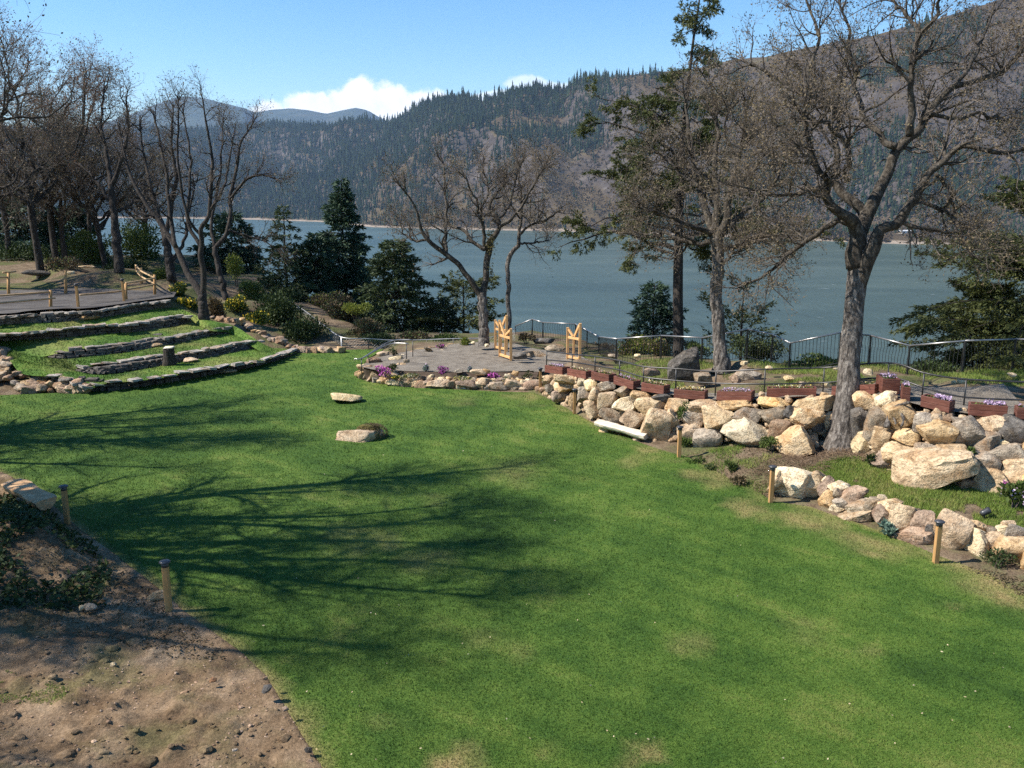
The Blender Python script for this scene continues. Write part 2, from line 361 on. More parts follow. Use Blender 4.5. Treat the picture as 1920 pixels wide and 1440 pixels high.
M['metal_galv'] = simple('metal_galv', [(.3, (.30, .30, .30)), (.7, (.45, .45, .45))], 6, 3, .45, 0, spec=.5, metal=.6)
M['cedar'] = simple('cedar', [(.25, (.46, .235, .085)), (.5, (.60, .345, .145)), (.8, (.70, .45, .22))], 6, 6, .7, .25, .004, 30, stretch=(5, 5, .5), vary=.08)
M['cedar_post'] = simple('cedar_post', [(.25, (.28, .145, .05)), (.5, (.40, .22, .085)), (.8, (.50, .30, .13))], 6, 6, .75, .25, .004, 30, stretch=(5, 5, .5), vary=.1)
M['rail_wood'] = simple('rail_wood', [(.25, (.27, .17, .085)), (.5, (.42, .28, .15)), (.8, (.52, .37, .21))], 5, 5, .8, .3, .006, 20, vary=.12)
M['redwood'] = simple('redwood', [(.25, (.070, .024, .016)), (.5, (.125, .046, .032)), (.78, (.20, .088, .062))], 4, 6, .6, .3, .005, 22, stretch=(1, 1, 7), vary=.18)
M['log'] = simple('log', [(.25, (.50, .42, .30)), (.5, (.66, .58, .45)), (.8, (.78, .72, .60))], 4, 6, .8, .4, .01, 14, stretch=(1, 1, 3))
M['log_red'] = simple('log_red', [(.25, (.33, .17, .075)), (.5, (.50, .31, .16)), (.8, (.64, .46, .28))], 5, 6, .8, .3, .01, 18)
M['soil'] = simple('soil', [(.3, (.045, .030, .02)), (.6, (.09, .062, .042)), (.8, (.15, .11, .08))], 6, 6, .95, .8, .03, 20)
M['gravel'] = simple('gravel', [(.28, (.125, .102, .078)), (.5, (.205, .174, .137)), (.75, (.28, .245, .20))], 2.4, 7, .95, 1.0, .05, 26, fine=30)
M['gravel_shaded'] = simple('gravel_shaded', [(.28, (.050, .043, .038)), (.5, (.085, .075, .068)), (.75, (.13, .118, .105))], 1.1, 6, .95, .9, .03, 30, fine=36)  # colour darkened to stand in for tree shade on the platform
M['lamp_cap'] = simple('lamp_cap', [(.3, (.03, .03, .032)), (.7, (.06, .06, .065))], 8, 2, .35, 0, spec=.5)
M['lamp_lens'] = simple('lamp_lens', [(.3, (.55, .58, .62)), (.7, (.7, .72, .75))], 8, 2, .15, 0, spec=.6)
# ------------------------------------------------------------------ the river
WATER_Z = -58.5
m, nt, bs = newmat('water'); c = pos(nt)
col = ramp(nt, noise(nt, c, .008, 6, .65, .8, (.45, 1, 1)), [(.34, (.040, .060, .050)), (.5, (.054, .078, .065)), (.66, (.076, .102, .084))])
fl = ramp(nt, noise(nt, c, .16, 3, .6, .2, (.55, 1, 1)), [(.70, (0, 0, 0)), (.76, (1, 1, 1))]); col = mixrgb(nt, nmath(nt, 'MULTIPLY', fl, .35), col, (.5, .53, .53))
nt.links.new(col, bs.inputs['Base Color']); bs.inputs['Roughness'].default_value = .34; bs.inputs['IOR'].default_value = 1.33; bs.inputs['Specular IOR Level'].default_value = .25
hgt = nmath(nt, 'ADD', noise(nt, c, .10, 5, .6, .4, (1, .5, 1)), nmath(nt, 'MULTIPLY', noise(nt, c, .6, 4, .6, .3, (1, .6, 1)), .25)); bump(nt, bs, hgt, .55, 1.6)
M['water'] = m
xs = np.array([-9000., 9000.]); V = v3(np.array([-9000, 9000, 9000, -9000]), np.array([28, 28, 14000, 14000]), WATER_Z)
mk('river_water', V, [[[0, 1, 2, 3]]], M['water'], kind='structure')

# ------------------------------------------------------------------ the far side of the river
def lerp_tab(u, tab, k): return np.interp(u, [r[0] for r in tab], [r[k] for r in tab])
SHORE = [(-900, 408), (300, 409), (480, 412), (600, 416), (700, 426), (850, 430), (1000, 433), (1150, 436), (1400, 446), (1700, 458), (1900, 461), (2700, 468)]
RIDGE = [(-900, 245, 5200), (200, 250, 5200), (400, 250, 5000), (500, 243, 4700), (560, 240, 4500), (640, 240, 4200), (700, 238, 3900), (745, 226, 3500), (780, 206, 3300), (820, 189, 3150),
         (870, 184, 3050), (905, 190, 2950), (960, 173, 2850), (1000, 166, 2800), (1060, 166, 2700), (1085, 150, 2650), (1100, 150, 2600), (1170, 142, 2500), (1250, 135, 2400), (1300, 129, 2350), (1400, 112, 2250),
         (1500, 92, 2150), (1600, 72, 2080), (1700, 50, 2000), (1800, 25, 1950), (1850, 10, 1920), (1920, -15, 1900), (2100, -55, 1850), (2700, -90, 1800)]
def slope_of(u, v):
    y = -(v - 720.0) / FPX; return (-SP + y * CP) / (CP + y * SP), ((u - 960.0) / FPX) / (CP + y * SP)
def hill(u, s):
    """a point of the far bank: u fixes the bearing, s runs from the shore (0) to the ridge (1) and over it"""
    u = np.asarray(u, float); s = np.asarray(s, float)
    e0, a0 = slope_of(u, lerp_tab(u, SHORE, 1)); y0 = (WATER_Z - HCAM) / e0
    e1, a1 = slope_of(u, lerp_tab(u, RIDGE, 1)); y1 = lerp_tab(u, RIDGE, 2); z1 = HCAM + e1 * y1
    y = y0 + s * (y1 - y0); x = (a0 + (a1 - a0) * np.clip(s, 0, 1)) * y
    flat = np.interp(u, [600, 800, 1250, 1500, 2700], [.05, .03, .10, .28, .30])
    f = np.clip((s - flat) / (1 - flat), 0, 1); prof = .018 * sm(s, 0, .03) + .982 * (f ** 1.02 * .8 + .2 * sm(f, 0, 1))
    z = WATER_Z + (z1 - WATER_Z) * np.where(s < 0, 0, prof) - np.maximum(s - 1, 0) * 260 + np.minimum(s, 0) * 30
    w = np.clip(f, 0, 1) * np.clip(1.02 - s, 0, 1) * 4
    p = v3(x / 260 + y / 900, y / 700, 0 * x); r1 = 1 - np.abs(fbm(p, 4) * 2.6)
    p2 = v3(x / 95, y / 260, 3 + 0 * x); r2 = 1 - np.abs(fbm(p2, 4) * 2.4)
    z = z + w * ((r1 - .62) * 125 + (r2 - .6) * 48) * np.clip(y / 2600, .5, 1.4) + sm(s, .0, .05) * fbm(v3(x / 60, y / 60), 3) * 7
    return v3(x, y, z)
gu = np.arange(-700, 2660, 7.0); gs = np.concatenate([[-.06], np.linspace(0, .06, 5)[:-1], np.linspace(.06, 1.0, 84), [1.04, 1.1, 1.25, 1.6, 2.2]])
G = hill(gu[None, :], gs[:, None]); ns, nu = G.shape[:2]
idx = np.arange(ns * nu).reshape(ns, nu); Fh = np.stack([idx[:-1, :-1], idx[:-1, 1:], idx[1:, 1:], idx[1:, :-1]], -1).reshape(-1, 4)
m, nt, bs = newmat('hillside'); c = pos(nt); g = N(nt, 'ShaderNodeNewGeometry'); spx = N(nt, 'ShaderNodeSeparateXYZ'); nt.links.new(g.outputs['Normal'], spx.inputs[0])
sz = N(nt, 'ShaderNodeSeparateXYZ'); nt.links.new(c, sz.inputs[0])
grass = ramp(nt, noise(nt, c, .012, 6, .65), [(.3, (.046, .034, .022)), (.5, (.080, .058, .034)), (.66, (.108, .084, .044)), (.78, (.066, .074, .027))])
cliff = ramp(nt, noise(nt, c, .03, 6, .7, 0, (1, 1, .5)), [(.3, (.035, .028, .026)), (.55, (.075, .062, .054)), (.75, (.14, .12, .105))])
steep = ramp(nt, nmath(nt, 'ADD', spx.outputs[2], nmath(nt, 'MULTIPLY', noise(nt, c, .02, 4), .25)), [(.86, (1, 1, 1)), (1.0, (0, 0, 0))])
col = mixrgb(nt, steep, grass, cliff)
beach = ramp(nt, nmath(nt, 'ADD', nmath(nt, 'MULTIPLY', nmath(nt, 'SUBTRACT', sz.outputs[2], WATER_Z), .1), nmath(nt, 'MULTIPLY', noise(nt, c, .01, 4), .8)), [(.62, (1, 1, 1)), (.85, (0, 0, 0))])
col = mixrgb(nt, beach, col, (.27, .215, .165))
nt.links.new(col, bs.inputs['Base Color']); bs.inputs['Roughness'].default_value = 1; bs.inputs['Specular IOR Level'].default_value = .05
bump(nt, bs, noise(nt, c, .06, 6, .7), .9, 6.0); M['hillside'] = m
mk('river_hills', G.reshape(-1, 3), [Fh], M['hillside'], kind='structure')

FAR = [(-900, 300), (-300, 280), (60, 262), (150, 245), (250, 213), (290, 197), (325, 185), (350, 181), (385, 184), (420, 194), (445, 201), (480, 210), (510, 204), (545, 202), (575, 206), (612, 214), (645, 207),
       (668, 203), (690, 207), (705, 216), (730, 229), (800, 250), (1200, 300), (2700, 320)]
def farhill(u, s):
    u = np.asarray(u, float); e, a = slope_of(u, lerp_tab(u, FAR, 1)); y1 = 9500 + 900 * np.sin(u / 130.0) + np.where(u > 460, 1600, 0); y = y1 * (.62 + .38 * s); z1 = HCAM + e * y1
    x = a * y; z = WATER_Z + (z1 - WATER_Z) * np.clip(s, 0, 1) ** .9 - np.maximum(s - 1, 0) * 1500
    z = z + np.clip(s * (1.04 - s) * 4, 0, 1) * fbm(v3(x / 900, y / 1500, 1 + 0 * x), 5) * 300
    return v3(x, y, z)
fu = np.arange(-800, 1500, 9.0); fs = np.concatenate([np.linspace(0, 1, 40), [1.05, 1.2]]); G2 = farhill(fu[None], fs[:, None]); a, b = G2.shape[:2]
idx = np.arange(a * b).reshape(a, b); F2 = np.stack([idx[:-1, :-1], idx[:-1, 1:], idx[1:, 1:], idx[1:, :-1]], -1).reshape(-1, 4)
M['far_forest'] = simple('far_forest', [(.3, (.018, .028, .022)), (.55, (.035, .046, .034)), (.75, (.075, .068, .05))], .004, 8, 1, .8, 25, .02, spec=.05)
mk('distant_mountains', G2.reshape(-1, 3), [F2], M['far_forest'], kind='structure')

# the woods on the far bank: conifers and leafless trees by the thousand, each wood one mass
def conif_template(rs, k=6, tiers=4):
    V = []; F = []
    for q in range(tiers):
        z0 = .06 + q * .225; r0 = .17 * (1 - q / (tiers + .4)); n = len(V)
        for j in range(k):
            a = 2 * math.pi * (j + .5 * (q % 2)) / k; r = r0 * rs.uniform(.65, 1.25); V.append((r * math.cos(a), r * math.sin(a), z0 + rs.uniform(-.04, .03)))
        V.append((rs.uniform(-.01, .01), rs.uniform(-.01, .01), min(1, z0 + .36)))
        for j in range(k): F.append((n + j, n + (j + 1) % k, n + k))
    return np.array(V), np.array(F)
CT = [conif_template(np.random.default_rng(q)) for q in range(5)]
def scatter(tpl, Pts, H, Wd, mb):
    for q in range(len(tpl)):
        sel = np.arange(len(Pts)) % len(tpl) == q; n = sel.sum()
        if not n: continue
        V, F = tpl[q]; a = rng.uniform(0, 6.28, n); ca, sa = np.cos(a)[:, None], np.sin(a)[:, None]
        X = (V[None, :, 0] * ca - V[None, :, 1] * sa) * Wd[sel][:, None]; Y = (V[None, :, 0] * sa + V[None, :, 1] * ca) * Wd[sel][:, None]; Z = V[None, :, 2] * H[sel][:, None]
        VV = np.stack([X, Y, Z], -1) + Pts[sel][:, None, :]
        mb.add(VV.reshape(-1, 3), (F[None] + (np.arange(n) * len(V))[:, None, None]).reshape(-1, F.shape[1]))
# where conifers stand: thick on the left half and along the brow, in gullies and scattered clumps elsewhere
nc = 90000
u = rng.uniform(-250, 2350, nc); s = rng.uniform(.015, 1.0, nc)
pt = hill(u, s); cl = .55 * fbm(v3(pt[:, 0] / 330, pt[:, 1] / 520, 5 + 0 * u), 3) + .6 * fbm(v3(pt[:, 0] / 75, pt[:, 1] / 190, 2 + 0 * u), 4) + .5
left = sm(u, 1020, 660) * (1 - .55 * sm(s, .62, .2) * sm(u, 620, 720)); brow = sm(s, .62, .93) * sm(u, 1330, 700); patch = sm(cl, .515, .575)
flatland = sm(u, 1220, 1400) * sm(s, .42, .30)
prob = (1 - .88 * flatland) * (1 - .3 * sm(u, 760, 900)) * np.clip(1.0 * left + .95 * brow + (.95 * patch + .012), 0, 1)
keep = rng.uniform(0, 1, nc) < prob * np.where((np.abs(u - 1732) < 62) & (s < .27), .05, 1); pt = pt[keep]
H = np.clip(rng.lognormal(2.9, .36, len(pt)), 8, 38) * np.clip(pt[:, 1] / 2600, .75, 1.25); mb = MB(); scatter(CT, pt - [0, 0, 1.5], H, H * rng.uniform(.75, 1.1, len(pt)), mb)
m, nt, bs = newmat('far_conifer'); c = pos(nt)
col = ramp(nt, nmath(nt, 'ADD', nmath(nt, 'MULTIPLY', noise(nt, c, .006, 4), .5), nmath(nt, 'MULTIPLY', noise(nt, c, .09, 2), .5)), [(.32, (.010, .019, .012)), (.5, (.020, .034, .018)), (.68, (.046, .055, .024))])
nt.links.new(col, bs.inputs['Base Color']); bs.inputs['Roughness'].default_value = 1; bs.inputs['Specular IOR Level'].default_value = .05; M['far_conifer'] = m
tag(mb.build('hillside_conifers', M['far_conifer'], smooth=False), 'dark conifer forest covering the hills across the river', 'forest', kind='stuff')
nb = 36000
u = rng.uniform(-250, 2350, nb); s = rng.uniform(.004, 1.0, nb) ** 1.25; pt = hill(u, s); cl = fbm(v3(pt[:, 0] / 120, pt[:, 1] / 220, 9 + 0 * u), 4) + .5
keep = rng.uniform(0, 1, nb) < np.clip(.25 + 1.0 * sm(cl, .38, .6), 0, 1) * (1 - .93 * sm(u, 800, 600)) * np.where((np.abs(u - 1732) < 62) & (s < .27), .1, 1); pt = pt[keep]; u = u[keep]; s = s[keep]; n = len(pt); k = 9
Hh = rng.uniform(4.5, 11, n)
C = np.repeat(pt, k, 0) + rng.normal(0, 1, (n * k, 3)) * np.repeat(Hh, k)[:, None] * [.17, .17, .10] + np.repeat(Hh, k)[:, None] * [0, 0, .32]
mb = MB(); kites(mb, C, rng.normal(0, 1, (n * k, 3)) * .7 + [0, 0, .6], np.repeat(Hh, k) * rng.uniform(.3, .6, n * k), np.repeat(Hh, k) * .26)
m, nt, bs = newmat('far_bare'); c = pos(nt)
col = ramp(nt, nmath(nt, 'ADD', nmath(nt, 'MULTIPLY', noise(nt, c, .008, 5, .65), .85), nmath(nt, 'MULTIPLY', noise(nt, c, .12, 2), .15)), [(.28, (.046, .032, .021)), (.46, (.086, .061, .036)), (.58, (.140, .100, .054)), (.68, (.10, .106, .034))])
nt.links.new(col, bs.inputs['Base Color']); bs.inputs['Roughness'].default_value = 1; bs.inputs['Specular IOR Level'].default_value = .05; M['far_bare'] = m
tag(mb.build('hillside_bare_trees', M['far_bare'], smooth=False), 'brown leafless woods and brush on the hills across the river', 'woodland', kind='stuff')

# the trees that stand up one by one from the brow of the hill
sky_u = [1088, 1097, 1103, 1112, 1118, 1126, 1131, 1140, 1152, 1158, 1164, 1170, 1178, 1186, 1192, 1199, 1205, 1211, 1218, 1226, 1233, 1240, 1247, 1253, 1259, 1266, 1272, 1281, 1290, 1300, 1311, 1322, 1333, 1345,
         963, 974, 986, 996, 1003, 1010, 1018, 1026, 1034, 1046, 1058, 1070, 1368, 1392]
proto = None
for q, uu in enumerate(sky_u):
    p = hill(uu, .985 if uu < 1085 else .97)[()]
    hh = 10 + 20 * random.random() ** 1.3 if uu >= 1085 else 16 + 12 * random.random()
    if q < 5:
        V, F = CT[q]; V = V.copy(); V[:, :2] *= 1.05; o = mk('skyline_conifer', V, [F], M['far_conifer'], smooth=False); protos = [o] if q == 0 else protos + [o]
    else:
        o = protos[q % 5].copy(); COL.objects.link(o)
    tag(o, 'dark conifer standing up from the ridge skyline across the river', 'conifer', 'conifers along the ridge skyline across the river')
    o.location = (p[0], p[1], p[2] - 1); w = hh * random.uniform(.75, 1.0); o.scale = (w, w, hh); o.rotation_euler = (0, 0, random.uniform(0, 6))

def plain(name, c, rough=.8):
    m, nt, bs = newmat(name); n = noise(nt, pos(nt), .8, 4); nt.links.new(ramp(nt, n, [(.3, tuple(x * .88 for x in c)), (.7, tuple(min(1, x * 1.08) for x in c))]), bs.inputs['Base Color']); bs.inputs['Roughness'].default_value = rough; return m
M['white_wall'] = plain('white_wall', (.72, .70, .66)); M['metal_roof'] = plain('metal_roof', (.62, .62, .62), .5); M['dark_glass'] = plain('dark_glass', (.04, .045, .05), .2)
def shed(u, v, t, wid, ht, dep, label, yaw=0.0):
    c = PD(u, v, t)
    if t < 2000:
        ss = np.linspace(0, .6, 400); hh_ = hill(np.full(400, float(u)), ss); c[2] = np.interp(c[1], hh_[:, 1], hh_[:, 2]) + .3
    r = thing('shed', label, 'building', c); cs, sn = math.cos(yaw), math.sin(yaw); X = np.array([cs, sn, 0]); Yv = np.array([-sn, cs, 0]); Z = np.array([0, 0, 1.])
    mb = MB(); box(mb, c + Yv * dep / 2 + Z * (ht / 2 - 2), X * wid / 2, Yv * dep / 2, Z * (ht / 2 + 2)); mb.build('wall', M['white_wall'], r, False)
    mb = MB(); e = .6; rd = ht * .35; A = [c - X * (wid / 2 + e) - Yv * e + Z * (ht + .02), c + X * (wid / 2 + e) - Yv * e + Z * (ht + .02), c + X * (wid / 2 + e) + Yv * (dep + e) + Z * (ht + .02), c - X * (wid / 2 + e) + Yv * (dep + e) + Z * (ht + .02),
          c - X * (wid / 2 + e) + Yv * dep / 2 + Z * (ht + rd), c + X * (wid / 2 + e) + Yv * dep / 2 + Z * (ht + rd)]
    mb.add(A, [[0, 1, 5, 4], [2, 3, 4, 5], [3, 2, 1, 0]], [[0, 4, 3], [1, 2, 5]]); mb.build('roof', M['metal_roof'], r, False)
    nwin = max(2, int(wid / 7))
    for i in range(nwin):
        mb = MB(); box(mb, c - Yv * .06 + X * (wid * ((i + .5) / nwin - .5)) + Z * ht * .5, X * .9, Yv * .05, Z * .8); mb.build('window', M['dark_glass'], r, False)
    return r
shed(1706, 441, 1420, 27, 4.2, 12, 'long low white shed on the far river shore')
shed(1751, 441, 1440, 12, 3.4, 8, 'small white shed beside the long one on the far shore', .2)
shed(1767, 440, 1450, 7, 3.8, 7, 'narrow white hut at the end of the far shore sheds', -.1)
shed(1107, 149, 2660, 14, 6, 10, 'white house among conifers on the ridge top')
shed(1134, 147, 2600, 11, 5, 9, 'smaller white house on the bare ridge top edge')
shed(620, 241, 4250, 20, 8, 14, 'lone pale house on the distant wooded ridge')

# ------------------------------------------------------------------ the bluff: heights from points read off the photograph
WALL = [(1000, 736, .02, .30, 699), (1040, 750, .02, .28, 702), (1115, 790, .02, .45, 713), (1230, 830, .02, .65, 739), (1320, 840, .05, .6, 752), (1400, 838, .25, .6, 753), (1490, 855, .30, .65, 747),
        (1580, 840, .35, .55, 744), (1650, 880, .40, .8, 742), (1750, 915, .45, .85, 770), (1860, 922, .50, .8, 785), (1980, 930, .55, .8, 790)]
def wall_tab(u):
    vb = lerp_tab(u, WALL, 1); zb = lerp_tab(u, WALL, 2); dt = lerp_tab(u, WALL, 3); vt = lerp_tab(u, WALL, 4); tb = depth(u, vb, zb); return vb, tb, vt, tb + dt
def wall_pt(u, v, back=0.0):
    vb, tb, vt, tt = wall_tab(u); return PD(u, v, tt + (tb - tt) * (v - vt) / (vb - vt) + back)
PADZ = .40
LAWN_PX = [(700, 1600), (640, 1500), (605, 1440), (560, 1368), (500, 1268), (455, 1225), (400, 1185), (345, 1145), (300, 1105), (210, 1035), (150, 992), (100, 948), (20, 892), (-150, 826), (-420, 770),
           (-200, 742), (0, 741), (100, 737), (167, 733), (213, 732), (283, 722), (350, 710), (433, 695), (500, 680), (540, 668), (562, 661), (600, 658), (640, 656), (690, 655), (720, 655), (690, 672), (676, 690),
           (668, 708), (690, 716), (760, 726), (850, 730), (930, 734), (1000, 736), (1040, 752), (1075, 773), (1115, 794), (1200, 830), (1235, 842), (1290, 857), (1350, 888), (1420, 922), (1450, 940), (1520, 950),
           (1560, 965), (1620, 984), (1690, 1013), (1760, 1042), (1850, 1075), (1930, 1120), (2100, 1240), (2300, 1500), (2300, 1600)]
LAWN = [tuple(P(a, b)[:2]) for a, b in LAWN_PX]
ctrl = []
def cz(*a):
    for (u, v, z) in a: ctrl.append(P(u, v, z))
def ct(*a):
    for (u, v, t) in a: ctrl.append(PD(u, v, t))
for uu in range(1010, 1990, 30):
    vb, tb, vt, tt = wall_tab(uu); ctrl.append(PD(uu, vb, tb)); q_ = PD(uu, vb, tb) + np.array([.12, .36, 0]); ctrl.append(q_); ctrl.append(PD(uu, vt, tt + .42) - [0, 0, .02]); ctrl.append(PD(uu, vt, tt + .42) + [.1, .5, .0])
cz((1500, 880, .3), (1600, 900, .38), (1700, 930, .42), (1800, 945, .42), (1900, 960, .45), (1560, 912, .28), (1640, 937, .31), (1750, 972, .34), (1850, 987, .38), (1990, 990, .45), (1420, 880, .16), (1350, 868, .08), (1300, 850, .04))
ct((1155, 684, 33.6), (1240, 676, 32.5), (1317, 681, 31), (1402, 677, 28.3), (1482, 705, 26.5), (1550, 700, 26.5), (1632, 690, 27.2), (1706, 707, 26.2), (1810, 707, 24), (1905, 700, 25), (2050, 700, 25),
   (1290, 712, 28), (1350, 698, 28), (1220, 712, 28.2), (1420, 714, 25.6), (1520, 711, 24.6), (1620, 710, 24), (1750, 724, 22.6), (1850, 729, 21.6), (1990, 745, 20.5))
cz((700, 688, PADZ), (760, 700, PADZ), (850, 703, PADZ), (940, 700, PADZ), (1000, 697, PADZ), (1060, 682, PADZ + .05), (960, 648, PADZ), (900, 646, PADZ), (820, 652, PADZ), (760, 664, PADZ - .1), (1010, 668, PADZ), (1080, 672, .7), (700, 655, .12), (800, 645, .35))
ct((998, 643, 41), (1060, 645, 40), (1101, 660, 38), (930, 640, 39), (1123, 668, 36.5))
cz((0, 570, 2.05), (150, 550, 2.1), (290, 556, 2.1), (250, 522, 2.2), (60, 530, 2.15), (330, 540, 2.1), (383, 600, 1.45), (440, 604, 1.1), (520, 640, .4), (600, 648, .16), (470, 625, .8), (560, 655, .04))
ct((223, 504, 46), (100, 498, 47), (320, 520, 44), (425, 562, 43), (465, 572, 46), (560, 612, 41.5), (640, 652, 38.5), (150, 480, 54), (300, 480, 56), (0, 490, 52), (400, 520, 52), (-200, 500, 45), (-300, 470, 58))
for xyz in [(-15, 15, .9), (-13, 19, .55), (-19, 24, 1.2), (-24, 31, 1.9), (-30, 40, 2.5), (-12, 12, .75), (-10, 8, .7), (-7, 5, .7), (20, 10, .1), (17, 13, .35), (24, 18, 1.2), (24, 22, 1.9), (28, 26, 1.8), (30, 12, .5)]: ctrl.append(np.array(xyz, float))
EB = [(1440, 940), (1520, 937), (1560, 957), (1620, 978), (1690, 1008), (1750, 1024), (1800, 1038), (1860, 1048), (1960, 1085)]
for uu in range(1450, 1980, 18):
    q_ = P(uu, lerp_tab(uu, EB, 1)); n_ = np.array([.55, .83, 0]); ctrl.append(q_ + [0, 0, .01]); ctrl.append(q_ + n_ * .3 + [0, 0, .03]); ctrl.append(q_ + n_ * .85 + [0, 0, .34])
for uu in range(676, 1016, 14):
    q_ = P(uu, np.interp(uu, [670, 690, 720, 850, 1000], [703, 713, 720, 728, 732]), 0); ctrl.append(q_ + [0, .05, .0]); ctrl.append(q_ + [0, .45, .02]); ctrl.append(q_ + [0, .9, .12])
ctrl = np.array(ctrl)
EDGE = [(-80, 92), (-45, 74), (-30, 66), (-16, 55), (-9, 44), (-6.5, 41), (-2, 41.5), (1, 43.2), (3, 41.5), (4.5, 37), (6.5, 34.5), (8, 31.5), (10, 30.2), (12, 29.5), (14, 28.5), (20, 27.5), (45, 22), (80, 10)]
TERR_PX = [(-250, 690), (-40, 690), (20, 690), (45, 705), (163, 728), (283, 716), (433, 690), (540, 664), (555, 656), (490, 640), (437, 612), (357, 594), (323, 566), (150, 590), (0, 600), (-250, 620)]
def gz(x, y, cliff=True):
    x = np.asarray(x, float); y = np.asarray(y, float); sh = x.shape; xf, yf = x.ravel(), y.ravel()
    d2 = (xf[:, None] - ctrl[None, :, 0]) ** 2 + (yf[:, None] - ctrl[None, :, 1]) ** 2; w = 1 / (d2 + .06) ** 1.8
    z = (w * ctrl[None, :, 2]).sum(1) / w.sum(1)
    ins = inpoly(xf, yf, LAWN); dl = polydist(xf, yf, LAWN)
    z = z * (1 - sm(xf, -1.0, -1.6) * sm(yf, 21.5, 19.5)) - .35 * sm(xf, -1.0, -1.6) * sm(yf, 21.5, 19.5)
    z = np.where(ins, -.06 - .25 * sm(dl, .0, .6), z * sm(dl, 0, .55) - .012)
    if cliff:
        d = np.maximum(0, (yf - np.interp(xf, [e[0] for e in EDGE], [e[1] for e in EDGE])) * .75)
        z = np.maximum(z - 1.25 * d * d / (d + 2.2), -60 + 0 * d)
    return z.reshape(sh)
def gpt(u, v, t):
    """the ground under the point seen at (u, v) at depth t"""
    p = PD(u, v, t); p[2] = float(gz(p[0], p[1])); return p
W = []   # per terrace: base polyline and top polyline, world points, left to right
def ext(lst, zs): return np.array([P(u, v, z) for (u, v), z in zip(lst, zs)])
def wall_def(base, zb, top, zt):
    zb = zb if isinstance(zb, list) else [zb] * len(base); zt = zt if isinstance(zt, list) else [zt] * len(top)
    tp_ = ext(top, zt); tp_[:, 2] -= .075 * (tp_[:, 2] > .1) * (len(W) > 0); W.append((resample(ext(base, zb), 80), resample(tp_, 80)))
wall_def([(-60, 742), (0, 740), (100, 737), (167, 733), (213, 732), (283, 722), (350, 710), (433, 695), (500, 680), (540, 668), (560, 660)], 0.0,
         [(5, 655), (22, 680), (45, 700), (110, 708), (163, 727), (200, 718), (267, 712), (317, 705), (367, 695), (433, 685), (483, 678), (533, 663), (552, 655)], [.95, .75, .58, .45, .22, .30, .33, .34, .34, .32, .28, .24, .16])
wall_def([(20, 668), (60, 682), (130, 692), (160, 700), (200, 703), (267, 693), (317, 683), (400, 668), (483, 653)], [.85, .68, .46, .40, .40, .40, .40, .42, .40],
         [(20, 667), (60, 681), (130, 690), (147, 685), (200, 678), (250, 672), (300, 665), (333, 662), (400, 650), (467, 638), (490, 638)], [.86, .69, .48, .62, .70, .72, .72, .72, .74, .72, .66])
wall_def([(10, 655), (50, 664), (87, 671), (133, 672), (233, 662), (317, 647), (383, 633), (437, 623)], [1.0, .92, .82, .80, .80, .82, .84, .80],
         [(10, 654), (50, 663), (73, 665), (123, 655), (177, 648), (227, 642), (283, 633), (307, 632), (367, 622), (427, 612), (438, 614)], [1.01, .94, .92, 1.08, 1.12, 1.13, 1.13, 1.13, 1.13, 1.12, 1.0])
wall_def([(-150, 640), (0, 633), (100, 633), (200, 625), (283, 618), (333, 612), (357, 602)], 1.22, [(-150, 632), (0, 625), (83, 618), (177, 608), (233, 607), (283, 598), (333, 590), (355, 591)], 1.62)
wall_def([(-150, 614), (0, 607), (100, 605), (147, 600), (233, 588), (300, 578), (323, 572)], 1.72, [(-150, 600), (0, 593), (43, 588), (100, 584), (147, 583), (200, 577), (267, 567), (320, 561)], 2.10)
gx = np.concatenate([np.arange(-70, -26, 1.2), np.arange(-26, 2, .3), np.arange(2, 18, .2), np.arange(18, 24, .3), np.arange(24, 70, 1.2)]); gy = np.concatenate([np.arange(1, 12, .5), np.arange(12, 14, .3), np.arange(14, 32, .2), np.arange(32, 46, .3), np.arange(46, 78, .8), np.arange(78, 150, 4)])
X, Y = np.meshgrid(gx, gy); Z = gz(X, Y)
terr = [tuple(q[:2]) for q in np.concatenate([W[0][0][::4], W[4][1][::-4] + [0, .3, 0]])]
Z = Z + fbm(v3(X * .9, Y * .9), 4) * .10 * sm(polydist(X, Y, LAWN), .2, 1.5) * ~inpoly(X, Y, LAWN) + fbm(v3(X * .12, Y * .12, 3 + 0 * X), 4) * 2.5 * sm(-Z, 1, 8)
Z = Z - .60 * inpoly(X, Y, terr) * sm(polydist(X, Y, terr), 0, .5)
a, b = X.shape; idx = np.arange(a * b).reshape(a, b); Fg = np.stack([idx[:-1, :-1], idx[:-1, 1:], idx[1:, 1:], idx[1:, :-1]], -1).reshape(-1, 4)
m, nt, bs = newmat('ground'); c = pos(nt)
soil = ramp(nt, noise(nt, c, 2.2, 7, .65), [(.28, (.085, .058, .037)), (.5, (.165, .120, .078)), (.72, (.27, .205, .14))])
green = ramp(nt, noise(nt, c, 3, 5, .65), [(.3, (.045, .065, .018)), (.6, (.095, .115, .035)), (.8, (.17, .155, .06))])
msk = ramp(nt, noise(nt, c, .55, 5, .65), [(.46, (0, 0, 0)), (.58, (1, 1, 1))])
col = mixrgb(nt, nmath(nt, 'MULTIPLY', msk, .8), soil, green); col = mixrgb(nt, .8, col, ramp(nt, noise(nt, c, 24, 3, .7), [(.3, (.55, .55, .55)), (.7, (1.35, 1.35, 1.35))]), 'MULTIPLY')
nt.links.new(col, bs.inputs['Base Color']); bs.inputs['Roughness'].default_value = .97; bs.inputs['Specular IOR Level'].default_value = .1; bump(nt, bs, noise(nt, c, 12, 7, .7), .9, .06); M['ground'] = m
mk('ground', v3(X, Y, Z), [Fg], M['ground'], kind='structure')

